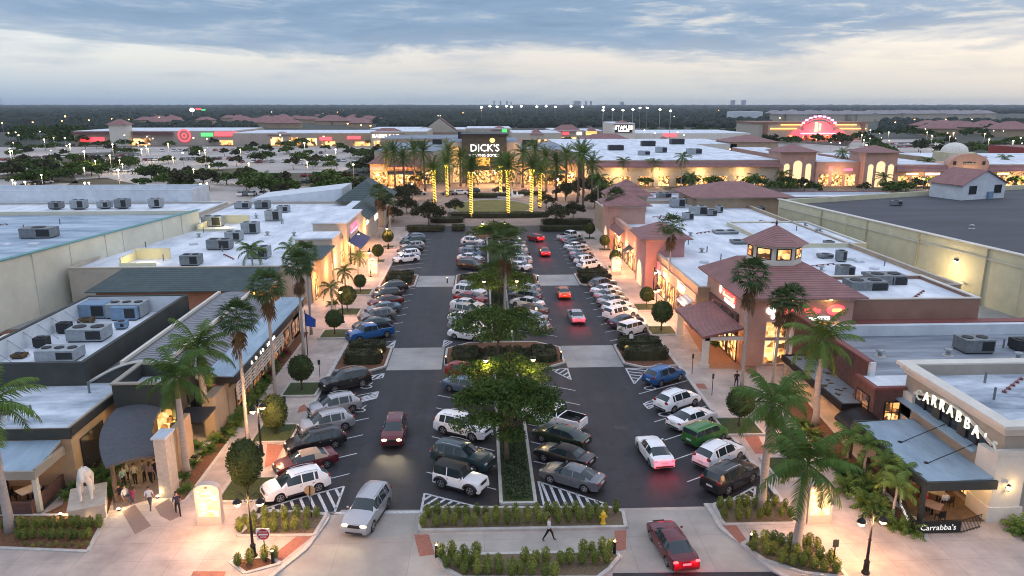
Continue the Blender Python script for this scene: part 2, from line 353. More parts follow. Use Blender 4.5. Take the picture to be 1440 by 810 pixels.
def mixc(f,a,b):
    m=N.new('ShaderNodeMix'); m.data_type='RGBA'; L.new(f,m.inputs['Factor']); L.new(a,m.inputs[6]); L.new(b,m.inputs[7]); return m.outputs[2]
azm=mth('MULTIPLY_ADD',xx,.8,.5)
lo=ramp(azm,[(0.,(.27,.41,.58)),(.5,(.44,.53,.60)),(1.,(.52,.58,.60))])
mid=ramp(azm,[(0.,(.78,.81,.79)),(.5,(.74,.70,.66)),(1.,(.86,.80,.72))])
hi=ramp(azm,[(0.,(.76,.84,.90)),(1.,(.92,.88,.82))])
f1=ramp(zz,[(0.,(0,0,0)),(.055,(1,1,1))]); f2=ramp(zz,[(.05,(0,0,0)),(.12,(1,1,1))])
base=mixc(f2,mixc(f1,lo,mid),hi)
n1=cloud(3.2,20.,2.3,9,.6,.6); n2=cloud(9.,60.,5.1,8,.62,.3); n3=cloud(5.,34.,8.4,7,.6)
x2=mth('SUBTRACT',xx,.08); z0=mth('MULTIPLY_ADD',mth('MULTIPLY',x2,x2),.085,.050)
dd=mth('MULTIPLY',mth('SUBTRACT',zz,z0),20.)
dd=mth('ADD',dd,mth('MULTIPLY',mth('SUBTRACT',n1,.5),2.3)); dd=mth('ADD',dd,mth('MULTIPLY',mth('SUBTRACT',n2,.5),.7))
mask=ramp(dd,[(0.,(0,0,0)),(.32,(.85,.85,.85)),(.7,(1,1,1))])
wisp=mth('MULTIPLY',ramp(n3,[(.50,(0,0,0)),(.66,(1,1,1))]),.42)
base=mixc(wisp,base,ramp(azm,[(0.,(.26,.38,.56)),(1.,(.42,.48,.58))]))
shade=ramp(mth('ADD',mth('MULTIPLY',n2,.6),mth('MULTIPLY',n1,.4)),[(.30,(.165,.27,.43)),(.5,(.24,.355,.525)),(.68,(.44,.53,.65))])
holes=mth('MULTIPLY',ramp(n2,[(.56,(0,0,0)),(.70,(1,1,1))]),ramp(azm,[(.3,(.2,.2,.2)),(.8,(.8,.8,.8))]))
top=mixc(mask,base,mixc(holes,shade,mid))
hilite=ramp(zz,[(.16,(0,0,0)),(.5,(1,1,1))])
zen=N.new('ShaderNodeRGB'); zen.outputs[0].default_value=(.76,.85,1.06,1)
fin=mixc(hilite,top,zen.outputs[0])
bg2=N.new('ShaderNodeBackground'); L.new(fin,bg2.inputs['Color']); bg2.inputs['Strength'].default_value=1.
ad=N.new('ShaderNodeAddShader'); L.new(bg1.outputs[0],ad.inputs[0]); L.new(bg2.outputs[0],ad.inputs[1]); L.new(ad.outputs[0],out.inputs['Surface'])
sl=bpy.data.lights.new('sun','SUN'); sl.energy=.25; sl.angle=R(40); sl.color=(1,.86,.74); so=bpy.data.objects.new('sun',sl); C.objects.link(so)
so.rotation_euler=(R(62),0,-SUN_AZ+R(180))
# ---------------------------------------------------------------- ground
g=MB(); g.sheet([(-9000,-300),(9000,-300),(9000,16000),(-9000,16000)],-.06); struct('ground',g,land)
KL,KR,YN=-15.9,21.,45.   # kerb lines and near edge of the lot
def P(*q,z=0): return [G(a,b,z) for a,b in q]
g=MB(); g.sheet([(KL,44.8),(KR,44.8),(KR,157),(KL,157)],.0); struct('parking_lot',g,asphalt)
g=MB(); g.sheet([(-75,18),(85,18),(85,44.8),(-75,44.8)],.0); struct('forecourt_pavement',g,conc)
for nm,pl in (('left_forecourt_walk',[(-75,18),G(372,830),G(380,813),G(430,773),G(458,735),G(461,727),(-10.8,45.02),(-75,45.02)]),('right_forecourt_walk',[(85,18),G(1150,835),G(1087,803),G(1048,770),G(1014,744),G(1001,722),(15.4,45.02),(85,45.02)])):
    g=MB(); g.prism(pl,-.05,.118); struct(nm,g,conc)
    k=MB()
    for a,b in zip(pl[1:6],pl[2:7]): k.wall(a,b,.3,-.04,.122)
    struct(nm+'_kerb',k,kerbm)
g=MB(); g.sheet([G(862,806),G(1095,804),G(1500,830),(60,20),(2,20)],.012); struct('front_road',g,asphalt)
# drive aprons
g=MB(); g.sheet(P((480,717),(592,717),(588,745),(600,775),(625,815),(380,815),(430,775),(462,740)),.008); g.sheet(P((880,717),(998,717),(1015,745),(1050,775),(1085,803),(865,806),(880,775),(882,745)),.008); struct('drive_apron',g,conc2)
# side walks
for nm,x0,x1 in (('left_sidewalk',-30.,KL),('right_sidewalk',KR,36.)):
    g=MB(); g.box(x0,45.,-.05,x1,165.,.12); struct(nm,g,conc)
g=MB()
g.box(KL,45.,-.05,KL+.35,157,.13); g.box(KR-.35,45.,-.05,KR,157,.13)
struct('kerb',g,kerbm)
# concrete crossing bands
for y0,y1 in ((72.6,79.8),(108.6,116.)):
    g=MB(); g.sheet([(-10.1,y0),(-4.3,y0),(-4.3,y1),(-10.1,y1)],.006); g.sheet([(9.,y0),(15.,y0),(15.,y1),(9.,y1)],.006); struct('crossing_band',g,band)
# plaza paving far end
g=MB(); g.sheet([(-46,157),(60,157),(60,275),(-46,275)],.0); struct('plaza_paving',g,concrete('plaza_pavers',(.30,.22,.18),2.4))
g=MB()
for (cx,cy,ra,rb,r2,r3) in ((2.8,196.5,21.,27.,14.5,20.5),):
    n=48
    for k in range(n):
        a,b=2*math.pi*k/n,2*math.pi*(k+1)/n
        g.add([(cx+r2*math.cos(a),cy+r3*math.sin(a),.012),(cx+ra*math.cos(a),cy+rb*math.sin(a),.012),(cx+ra*math.cos(b),cy+rb*math.sin(b),.012),(cx+r2*math.cos(b),cy+r3*math.sin(b),.012)],[(0,1,2,3)])
struct('plaza_ring_road',g,mat('plaza_road',(.30,.22,.19),.85,0,.2,.4))
g=MB(); n=40; g.prism([(2.8+10.8*math.cos(2*math.pi*k/n),197+15*math.sin(2*math.pi*k/n)) for k in range(n)],-.02,.14); struct('lawn',g,lawnm)
g=MB(); g.tube([(2.8+11.*math.cos(2*math.pi*k/n),197+15.2*math.sin(2*math.pi*k/n),.1) for k in range(n+1)],.22,6,False); struct('lawn_kerb',g,kerbm)
# end road of the lot
g=MB(); g.sheet([(-40,157.05),(50,157.05),(50,166),(-40,166)],.016); struct('cross_road',g,asphalt)
# painted lines
g=MB(); Z=.010
def line(x0,y0,x1,y1,w=.11): 
    d=Vector((x1-x0,y1-y0)).normalized(); n=Vector((-d.y,d.x))*w/2
    g.sheet([(x0+n.x,y0+n.y),(x1+n.x,y1+n.y),(x1-n.x,y1-n.y),(x0-n.x,y0-n.y)],Z)
SL={'L':[49.9,53.2,56.6,60.,66.2,82.,85.6,89.3,93.,96.4,100,103.6,107.2,122.,125.5,129,133,137,141,145,149],
    'ML':[49.9,53.4,56.,59.,62.,65,68.5,84.5,88,91.2,94.4,97.6,100.8,104,122,125.5,129,132.5,136,139.5,143],
    'MR':[50,53.4,56.8,60.3,63.8,67.3,84.4,88,91.5,95,98.5,102,105.5,122,125.5,129,132.5,136,139.5,143],
    'R':[49.5,53,56.4,60,66.4,82.6,86,89.2,92.6,96,99,102,105.2,122.4,125.8,129.2,132.6,136,139.4,142.8,146,149.4]}
for y in SL['L']: line(-10.1,y+.6,-15.6,y-2.2)
for y in SL['ML']: line(-4.3,y+.6,.9,y-2.2)
for y in SL['MR']: line(9.,y-1.1,3.9,y+1.9)
for y in SL['R']: line(15.,y-1.3,20.7,y+2.)
def hatch(poly,n,d):
    """outlined no-parking area with slanted bars"""
    k=len(poly)
    for i in range(k): line(*poly[i],*poly[(i+1)%k],.16)
    # bars: clip lines with direction d against polygon
    dv=Vector(d).normalized(); nv=Vector((-dv.y,dv.x)); pr=[nv.dot(Vector(p)) for p in poly]; a,b=min(pr),max(pr)
    for j in range(1,n):
        t=a+(b-a)*j/n; hits=[]
        for i in range(k):
            p,q=Vector(poly[i]),Vector(poly[(i+1)%k]); s0,s1=nv.dot(p)-t,nv.dot(q)-t
            if s0*s1<0: hits.append(p+(q-p)*(s0/(s0-s1)))
        if len(hits)==2: line(*hits[0],*hits[1],.2)
hatch(P((370,716),(412,703),(484,684),(470,722)),9,(.45,-1))
hatch(P((597,694),(668,712),(640,722),(592,720)),7,(.8,1))
hatch(P((757,677),(850,708),(830,722),(768,722)),8,(-.12,1))
hatch(P((1022,706),(1062,684),(1060,712),(1030,716)),5,(-.6,1))
hatch(P((880,518),(912,518),(892,540)),6,(1,-.35))
hatch(P((905,568),(930,557),(929,566),(912,575)),4,(1,.5))
hatch(P((497,563),(532,551),(529,560),(500,567)),5,(1,.55))
hatch(P((510,531),(540,525),(538,531),(512,536)),4,(.4,1))
hatch(P((775,520),(798,518),(803,534)),5,(.7,1))
hatch(P((546,487),(556,479),(553,489)),3,(.5,1)); hatch(P((623,488),(625,478),(636,481)),3,(.5,1))
line(*G(448,722),*G(590,720),.3)
# small accessible-bay symbols
for px,py in ((515,544),(505,577),(914,546),(935,583)):
    x,y=G(px,py); n=10
    for k in range(n): line(x+.55*math.cos(k*.628),y+.4*math.sin(k*.628),x+.55*math.cos((k+1)*.628),y+.4*math.sin((k+1)*.628),.14)
    line(x+.1,y+.3,x+.5,y+1.1,.14)
struct('painted_lines',g,paint)
# islands and beds ---------------------------------------------------------
def bed(name,poly,m,z=.16,kerb=True):
    g=MB(); g.prism(poly,-.03,z); o=struct(name,g,m)
    if kerb:
        k=MB(); n=len(poly)
        for i in range(n):
            k.wall(poly[i],poly[(i+1)%n],.24,-.04,z+.02+.001*i)
        struct(name+'_kerb',k,kerbm)
    return o
bed('median_bed',[(1.2,45.6),(3.6,45.6),(3.6,71.5),(1.2,71.5)],grassm)
for y0,y1 in ((71.5,81.0),(107.,117.6)):
    bed('median_island',[(-1.5,y0+.5),(-4.,y0+2.4),(-4.,y1-2),(-1.5,y1),(6.2,y1),(8.8,y1-2),(8.8,y0+2.4),(6.2,y0+.5)],mulch)
    bed('kerb_island',[(KL+.3,y0+1.),(-12,y0+.6),(-10.3,y0+2),(-10.3,y1-1.6),(-12,y1-.4),(KL+.3,y1)],mulch)
    bed('kerb_island',[(KR-.3,y0+1.),(17,y0+.6),(15.2,y0+2),(15.2,y1-1.6),(17,y1-.4),(KR-.3,y1)],mulch)
for a,b in ((81.,107.),(117.6,150.)): bed('median_bed',[(1.2,a),(3.6,a),(3.6,b),(1.2,b)],grassm)
bed('median_end_island',[(-3.5,148),(8.2,148),(7,155),(2,157),(-2,155)],mulch)
bed('front_centre_bed',P((590,748),(592,727),(604,716),(860,716),(876,722),(880,743)),mulchg)
g=MB(); g.sheet(P((603,752),(864,747),(866,775),(612,780)),.014); struct('centre_walk',g,conc2)
g=MB(); g.sheet(P((582,752),(603,752),(612,780),(590,783)),.02); g.sheet(P((864,747),(881,746),(880,773),(866,775)),.02)
struct('ramp_pavers',g,brickred); g=MB()
g.sheet(P((418,756),(440,756),(392,795),(375,790)),.126); g.sheet(P((1016,741),(1035,741),(1056,770),(1043,770)),.126)
g.sheet(P((272,806),(318,806),(315,815),(268,815)),.126)
struct('ramp_pavers',g,brickred)
bed('front_lower_bed',P((614,783),(866,778),(871,785),(856,803),(840,815),(650,815),(628,803)),mulchg)
bed('left_corner_bed',P((334,756),(372,722),(440,722),(459,727),(442,755)),mulchg)
bed('left_lower_bed',P((324,793),(345,809),(395,795),(378,786),(342,788)),mulch)
bed('right_corner_bed',P((1003,712),(1020,706),(1060,704),(1106,708),(1118,738),(1018,740)),mulchg)
bed('right_lower_bed',P((1043,768),(1062,757),(1140,768),(1172,790),(1192,815),(1130,808),(1075,790)),mulchg)
bed('statue_bed',P((-30,772),(124,778),(150,727),(60,727),(-30,727)),mulch)
bed('left_facade_bed',[G(246,712),G(262,705),(-20.9,60),(-20.9,86),(-23.8,86),(-22.5,60.2),G(262,670),G(240,690)],mulch,.14)
bed('right_facade_bed',[G(1303,762),G(1235,742),G(1202,700),G(1150,640),G(1100,575),G(1062,543),G(1090,540),G(1130,560),G(1200,640),G(1262,715),G(1300,740)],mulch,.14)
bed('corner_mulch_bed',[G(1408,752),G(1445,738),G(1500,780),G(1445,772)],mulch,.1,False)
bed('patio_side_bed',P((88,712),(104,672),(112,640),(152,632),(160,660),(158,705),(152,724),(64,724)),mulch,.14,False)
# curved grey pavers at the restaurant entrance
g=MB(); g.sheet(P((172,722),(190,712),(213,742),(190,754)),.126); g.sheet(P((218,715),(238,703),(256,727),(240,735),(226,728)),.126); g.sheet(P((150,590),(235,590),(225,700),(160,720)),.124); struct('entrance_pavers',g,brickgrey)
# red panels between planters on both walks
g=MB()
for a in (P((418,583),(435,578),(428,570),(421,574)),P((372,660),(386,655),(400,628),(376,626)),P((980,548),(995,549),(990,541),(978,541)),P((1042,610),(1062,640),(1078,640),(1062,606))): g.sheet(a,.128)
struct('walk_pavers',g,brickred)
g=MB(); g.sheet(P((1003,430+50),(1060,500),(1065,530),(1030,520),(1000,520),(960,455)),.125); struct('porch_pavers',g,mat('terracotta_paving',(.35,.17,.10),.8,0,.15,3))
# far land: lots and roads ---------------------------------------------------
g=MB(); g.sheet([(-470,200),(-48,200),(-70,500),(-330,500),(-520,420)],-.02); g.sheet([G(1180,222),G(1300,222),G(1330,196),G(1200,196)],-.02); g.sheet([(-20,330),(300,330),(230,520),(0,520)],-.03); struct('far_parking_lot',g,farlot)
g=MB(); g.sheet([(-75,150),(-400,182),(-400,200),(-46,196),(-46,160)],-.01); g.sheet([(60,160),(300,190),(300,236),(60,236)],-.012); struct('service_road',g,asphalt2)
g=MB(); g.sheet([(-75,45.1),(-34,45.1),(-34,92),(-60,125),(-75,130)],-.015); g.sheet([(34,45),(85,45),(85,88),(66,160),(58,160),(50,90),(34,84)],-.015); struct('service_alley',g,mat('alley_concrete',(.27,.28,.28),.85,0,.2,.4))
def vy(px,py): return G(px,py)
g=MB()
for a in (P((0,252),(110,258),(100,238),(60,236),(0,246)),P((90,262),(205,262),(150,250),(110,252)),P((60,232),(140,228),(200,212),(100,216)),P((355,262),(520,262),(500,243),(360,243)),P((280,246),(350,246),(345,236),(290,238))): g.sheet(a,-.005)
struct('far_verge',g,mat('verge_grass',(.10,.085,.05),.95,0,.3,.1))
# ---------------------------------------------------------------- cars
def interp(pts,x):
    for (a,b),(c,d) in zip(pts,pts[1:]):
        if a<=x<=c: return b+(d-b)*(x-a)/(c-a) if c>a else d
    return pts[0][1] if x<pts[0][0] else pts[-1][1]
KIND={
 'sedan':dict(L=4.8,W=1.84,top=[(-2.4,.62),(-2.36,.92),(-2.2,1.02),(-1.75,1.08),(-1.0,1.40),(-.6,1.45),(.1,1.46),(.4,1.42),(1.15,1.04),(1.8,.95),(2.2,.82),(2.36,.66),(2.4,.5)],belt=.97,rb=-1.75,rt=-.95,wt=.42,wb=1.15,wr=.34,wb2=1.38,pil=(-.35,)),
 'suv':dict(L=4.65,W=1.88,top=[(-2.32,.6),(-2.3,1.02),(-2.18,1.2),(-1.72,1.56),(-1.2,1.65),(.0,1.69),(.35,1.65),(.55,1.57),(1.22,1.14),(1.9,1.02),(2.15,.88),(2.3,.7),(2.32,.5)],belt=1.06,rb=-2.18,rt=-1.72,wt=.45,wb=1.22,wr=.37,wb2=1.36,pil=(-1.15,-.25)),
 'suvbox':dict(L=4.9,W=1.94,top=[(-2.45,.6),(-2.43,1.1),(-2.36,1.3),(-2.15,1.66),(-1.6,1.76),(.0,1.79),(.3,1.74),(1.0,1.25),(1.95,1.13),(2.3,1.0),(2.43,.75),(2.45,.5)],belt=1.14,rb=-2.36,rt=-2.13,wt=.33,wb=1.0,wr=.4,wb2=1.42,pil=(-1.25,-.35)),
 'wagon':dict(L=4.75,W=1.84,top=[(-2.37,.6),(-2.35,1.0),(-2.25,1.12),(-1.9,1.44),(-1.4,1.52),(.0,1.54),(.4,1.49),(1.15,1.06),(1.9,.96),(2.2,.82),(2.35,.66),(2.37,.5)],belt=.99,rb=-2.25,rt=-1.88,wt=.42,wb=1.15,wr=.34,wb2=1.36,pil=(-1.15,-.3)),
 'hatch':dict(L=4.1,W=1.78,top=[(-2.05,.6),(-2.03,1.0),(-1.95,1.15),(-1.65,1.5),(-1.2,1.58),(.2,1.6),(.55,1.54),(1.1,1.14),(1.6,1.04),(1.9,.88),(2.03,.66),(2.05,.5)],belt=1.02,rb=-1.95,rt=-1.63,wt=.57,wb=1.1,wr=.33,wb2=1.25,pil=(-1.05,-.2)),
 'boxy':dict(L=4.0,W=1.8,top=[(-2.,.6),(-1.99,1.1),(-1.96,1.2),(-1.86,1.62),(-1.7,1.66),(.3,1.66),(.6,1.62),(1.0,1.18),(1.7,1.1),(1.92,.95),(1.99,.72),(2.,.5)],belt=1.1,rb=-1.96,rt=-1.86,wt=.62,wb=1.,wr=.34,wb2=1.25,pil=(-1.0,-.15)),
 'pickup':dict(L=5.6,W=1.98,top=[(-2.8,.7),(-2.78,1.2),(-.75,1.21),(-.72,1.26),(-.6,1.8),(.5,1.86),(.85,1.82),(1.4,1.32),(2.3,1.22),(2.65,1.08),(2.78,.8),(2.8,.55)],belt=1.18,rb=-.72,rt=-.6,wt=.87,wb=1.4,wr=.41,wb2=1.75,pil=(.05,),bed=(-2.68,-.8)),
 'convertible':dict(L=4.7,W=1.84,top=[(-2.35,.6),(-2.33,.9),(-2.2,1.0),(-1.65,1.05),(-1.0,1.34),(-.5,1.41),(.1,1.41),(.4,1.38),(1.1,1.0),(1.8,.93),(2.2,.8),(2.33,.64),(2.35,.5)],belt=.95,rb=-1.5,rt=-1.05,wt=.42,wb=1.1,wr=.34,wb2=1.38,pil=(),soft=1),
 'jeep':dict(L=3.9,W=1.6,top=[(-1.95,.55),(-1.94,1.1),(-1.92,1.2),(-1.84,1.78),(-1.7,1.82),(.25,1.84),(.35,1.8),(.62,1.2),(1.75,1.12),(1.86,1.08),(1.93,.8),(1.95,.55)],belt=1.12,rb=-1.92,rt=-1.84,wt=.36,wb=.62,wr=.42,wb2=1.22,pil=(-.75,),soft=1),
}
BODY=mat('paint_base',(.5,.5,.5),.3,.2,0,1,coat=.6)
PAINT={n:mat('paint_'+n,c,.32,mt,.04,2,coat=.5) for n,c,mt in [('white',(.86,.86,.88),0),('silver',(.42,.43,.46),.5),('grey',(.16,.17,.19),.5),('black',(.012,.013,.016),.1),('dark_blue',(.02,.035,.07),.3),('dark_teal',(.025,.06,.07),.3),('blue',(.01,.11,.33),.3),('maroon',(.12,.012,.02),.3),('red',(.33,.015,.015),.2),('orange',(.55,.13,.02),.2),('green',(.03,.17,.03),.2),('dark_green',(.02,.04,.02),.3),('brown',(.13,.06,.035),.3),('blue_grey',(.13,.19,.27),.4)]}
def car_proto(kind,lit=None):
    K=KIND[kind]; L=K['L'];W=K['W']/2; top=K['top']; belt=K['belt']
    keys=[p[0] for p in top]+[K['rb'],K['rt'],K['wt'],K['wb'],K['wb2'],-K['wb2']]
    pil=[]
    for p in K['pil']: pil+=[p-.04,p+.04]
    keys+=pil
    if 'bed' in K: keys+=[K['bed'][0],K['bed'][0]+.03,K['bed'][1],K['bed'][1]-.03]
    x=-L/2
    while x<L/2: keys.append(x); x+=.13
    xs=sorted(set(round(k,3) for k in keys)); q=[xs[0]]
    for k in xs[1:]:
        if k-q[-1]>.012: q.append(k)
    xs=q; NR=9
    def ring(x):
        zt=interp(top,x); e=max(0,(abs(x)-(L/2-.75))/.75); w=W*(1-(.13 if kind!='jeep' else .03)*e*e)
        zb=.24+.10*e
        for wx in (K['wb2'],-K['wb2']):
            d=abs(x-wx); r=K['wr']+.06
            if d<r: zb=max(zb,K['wr']*.98+math.sqrt(r*r-d*d)*.98-.02)
        zb=min(zb,zt-.1); fl=min(belt,zt-.05)
        wr=W-.30 if kind not in('jeep','boxy','pickup') else W-.16
        f=max(0,min(1,(zt-belt)/.45)); wg=(w-.16)*(1-f)+wr*f
        zm=max(.62,zb+.02); zm=min(zm,fl-.03)
        r=[(0,zb),(w-.16,zb),(w-.02,zb+.015),(w,zm),(w-.015,(zm+fl)/2+.02),(w-.06,fl),(wg,max(fl+.01,zt-.09)),(wg-.13,zt-.02),(0,zt)]
        if 'bed' in K and K['bed'][0]<x<K['bed'][1]: r[6]=(w-.13,zt-.005); r[5]=(w-.03,zt-.02); r[7]=(w-.15,.72); r[8]=(0,.72)
        return r
    rings=[ring(x) for x in xs]; mb={k:MB() for k in('body','windshield','rear_window','side_window','roof_top','underbody','truck_bed')}
    vs=[];n=2*NR-2
    for x,r in zip(xs,rings):
        vs+= [(x,y,z) for y,z in r]+[(x,-y,z) for y,z in r[1:-1][::-1]]
    for b in mb.values(): b.v=list(vs)
    gx=lambda a:a
    for i in range(len(xs)-1):
        xm=(xs[i]+xs[i+1])/2
        for k in range(n):
            k2=(k+1)%n; s=k if k<NR-1 else n-1-k   # segment index 0..7
            f=(i*n+k,i*n+k2,(i+1)*n+k2,(i+1)*n+k); t='body'
            if s==0: t='underbody'
            elif s==5 and K['rt']-.02<xm<K['wt']+.02 and 'bed' not in K or (s==5 and 'bed' in K and K['rt']<xm<K['wt']):
                t='side_window'
                for a,b in zip(pil[::2],pil[1::2]):
                    if a<=xm<=b: t='body'
                if kind in('suv','suvbox','wagon','hatch') and xm<K['rt']+.28: t='body'
            elif s==5 and K['wt']<xm<(K['wt']+K['wb'])/2: t='side_window'
            elif s==5 and kind in('sedan','convertible') and (K['rb']+K['rt'])/2<xm<K['rt']: t='side_window' if not K.get('soft') else 'roof_top'
            elif s>=6 and K['wt']<xm<K['wb']: t='windshield'
            elif s>=6 and K['rb']<xm<K['rt'] and 'bed' not in K: t='rear_window'
            elif s>=6 and 'bed' in K and K['rb']<xm<K['rt']: t='rear_window'
            elif K.get('soft') and s>=6 and K['rb']-.15<xm<K['wt']: t='roof_top'
            elif 'bed' in K and s>=6 and K['bed'][0]<xm<K['bed'][1]: t='truck_bed'
            if K.get('soft') and kind!='jeep' and s==5 and K['rb']<xm<-.55: t='roof_top'
            mb[t].f.append(f)
    mb['body'].f.append(tuple(range(n))); mb['body'].f.append(tuple(range((len(xs)-1)*n,len(xs)*n))[::-1])
    root=thing('parked_car','car','car')
    parts={}; items=[]
    for nme,b in mb.items():
        if nme=='side_window':
            for s in(1,-1): q=MB(); q.v=b.v; q.f=[f for f in b.f if sum(b.v[i][1] for i in f)*s>0]; items.append((nme,q))
        else: items.append((nme,b))
    for nme,b in items:
        if not b.f: continue
        used=sorted(set(i for f in b.f for i in f)); mp={o:i for i,o in enumerate(used)}; b2=MB(); b2.add([b.v[i] for i in used],[tuple(mp[i] for i in f) for f in b.f])
        m={'body':BODY,'roof_top':plastic,'underbody':plastic,'truck_bed':plastic}.get(nme,carglass)
        o=b2.build(nme,m,root,smooth=True,fix=True,ang=32); parts[nme]=o
        if m is BODY: o.material_slots[0].link='OBJECT'; o.material_slots[0].material=BODY
        if nme=='roof_top': o.material_slots[0].link='OBJECT'; o.material_slots[0].material=plastic
    wr=K['wr']
    for sx in(1,-1):
        for sy in(1,-1):
            t=MB(); yo=sy*(W-.03); yi=sy*(W-.25)
            pr=[(wr*.62,yi),(wr,yi+sy*.03),(wr,yo-sy*.03),(wr*.94,yo),(wr*.66,yo-sy*.005)]
            t.lathe(pr,(sx*K['wb2'],0,wr),20,'y'); o=t.build('wheel',tyre,root,True,45,True)
            h=MB(); c=(sx*K['wb2'],yo,wr); rr=wr*.66
            h.lathe([(rr*.25,sy*-.01),(rr*.25,sy*.012)],c,8,'y')
            for k in range(5):
                a=k*1.2566+.3; ca,sa=math.cos(a),math.sin(a)
                p=lambda r,d:(c[0]+r*ca-d*sa,c[1]+sy*.01,c[2]+r*sa+d*ca)
                h.add([p(.03,-rr*.15),p(rr,-rr*.2),p(rr,rr*.2),p(.03,rr*.15)],[(0,1,2,3)])
            for k in range(20):
                a,b_=k*.31416,(k+1)*.31416
                h.add([(c[0]+rr*q*math.cos(t_),c[1]+sy*.008,c[2]+rr*q*math.sin(t_)) for q,t_ in((.88,a),(1.02,a),(1.02,b_),(.88,b_))],[(0,1,2,3)])
            h.build('rim',rimm,o)
    zf=belt-.27; zr=belt-.12 if kind in('sedan','convertible') else belt-.02
    if kind=='jeep': zf=.95; zr=.85
    hm=lampglow if lit=='head' else headg; tm=emi('tail_lit',(1,.015,.01),4.5) if lit=='tail' else tailg
    for sy in(1,-1):
        MB().ball((L/2-.13,sy*(W-.36),zf),(.13,.24 if kind!='jeep' else .1,.085 if kind!='jeep' else .1),10).build('headlight',hm,root,True)
        MB().ball((-L/2+.10,sy*(W-.27),zr),(.10,.20 if kind not in('boxy','jeep','pickup') else .09,.09 if kind in('sedan','convertible') else .16),10).build('tail_light',tm,root,True)
        m=MB(); m.ball((K['wb']-.2,sy*(W+.07),belt+.08),(.08,.10,.07),8); m.build('door_mirror',BODY,root,True).material_slots[0].link='OBJECT'
    # door shut lines, handles, sill cladding
    for sy in(1,-1):
        d=MB(); yy=sy*(W+.001); b_=belt-.03
        xs_=[K['wb']-.28]+[p for p in K['pil']]+([K['rt']+.25] if kind!='pickup' and K['pil'] else [-1.0] if not K['pil'] else [K['rb']])
        for xx in xs_: d.add([(xx-.008,yy-sy*.0,.36),(xx+.008,yy,.36),(xx+.008,yy-sy*.03,b_),(xx-.008,yy-sy*.03,b_)],[(0,1,2,3)])
        d.build('door_seam',plastic,root)
        for xx in xs_[1:][:2]: h=MB(); h.box(xx+.06,min(yy-sy*.03,yy+sy*.025),b_-.16,xx+.2,max(yy-sy*.03,yy+sy*.025),b_-.12); h.build('door_handle',chrome,root)
        if kind in('suv','suvbox','pickup','jeep'): c=MB(); c.box(-K['wb2']+wr+.1,min(yy-sy*.06,yy+sy*.012),.27,K['wb2']-wr-.1,max(yy-sy*.06,yy+sy*.012),.42); c.build('sill_cladding',plastic,root)
    b=MB(); b.box(L/2-.06,-W*.42,zf-.12,L/2+.008,W*.42,zf+.06); b.box(L/2-.08,-W*.6,.34,L/2+.006,W*.6,.46); b.build('grille',plastic,root)
    b=MB(); b.box(-L/2-.012,-.26,.66,-L/2+.03,.26,.79); b.build('licence_plate',platem,root)
    b=MB(); b.box(-L/2-.01,-W*.78,.36,-L/2+.1,W*.78,.5); b.build('rear_bumper',plastic if kind!='pickup' else chrome,root)
    if kind in('suv','wagon','suvbox'):
        for sy in(1,-1): r=MB(); r.tube([(-1.5,sy*(W-.36),interp(top,-1.5)+.03),(-.6,sy*(W-.35),interp(top,-.6)+.07),(.2,sy*(W-.36),interp(top,.2)+.03)],.022,6); r.build('roof_rail',chrome if kind!='wagon' else plastic,root)
    if kind=='jeep':
        for sx in(1,-1):
            for sy in(1,-1):
                f=MB(); c=(sx*K['wb2'],sy*(W+.02))
                f.tube([(c[0]+.55*math.cos(a),c[1],.42+.5*math.sin(a)) for a in[R(15+25*k) for k in range(7)]],.10,6); f.build('fender_flare',plastic,root,True)
        s=MB(); s.lathe([(.2,-2.2),(.38,-2.18),(.4,-2.05),(.36,-1.96)],(0,0,0),18,'z'); s.v=[(z,y,x+1.0) for x,y,z in s.v]; s.build('spare_wheel',tyre,root,True,fix=True)
    return root
PROTO={}; PUSED={}
CAREXP={'suv':'SUV','suvbox':'SUV','sedan':'sedan','wagon':'estate car','hatch':'hatchback','boxy':'boxy hatchback','pickup':'pickup truck','convertible':'soft top convertible','jeep':'off-roader'}
def car(x,y,ang,kind,color,label,group,lit=None,roof=None,skip=(),sc=1.):
    key=(kind,lit)
    if key not in PROTO: PROTO[key]=car_proto(kind,lit); PUSED[key]=[]
    sw={'paint_base':PAINT[color]}
    o=place(PROTO[key],PUSED[key],(x,y,.012),ang,label,group,sc=sc,cat='car',skip=skip)
    for ch in o.children:
        for q in ch.material_slots:
            if q.link=='OBJECT': q.material=(roof or plastic) if ch.name.startswith('roof_top') else PAINT[color]
    return o
tanroof=mat('tan_vinyl_roof',(.42,.30,.22),.8,0,.1,4)
A=dict(L=math.atan2(-.5,-.87),ML=math.atan2(-.5,.87),MR=math.atan2(.56,-.83),R=math.atan2(.56,.83))
XC=dict(L=-13.35,ML=-1.75,MR=6.35,R=18.1)
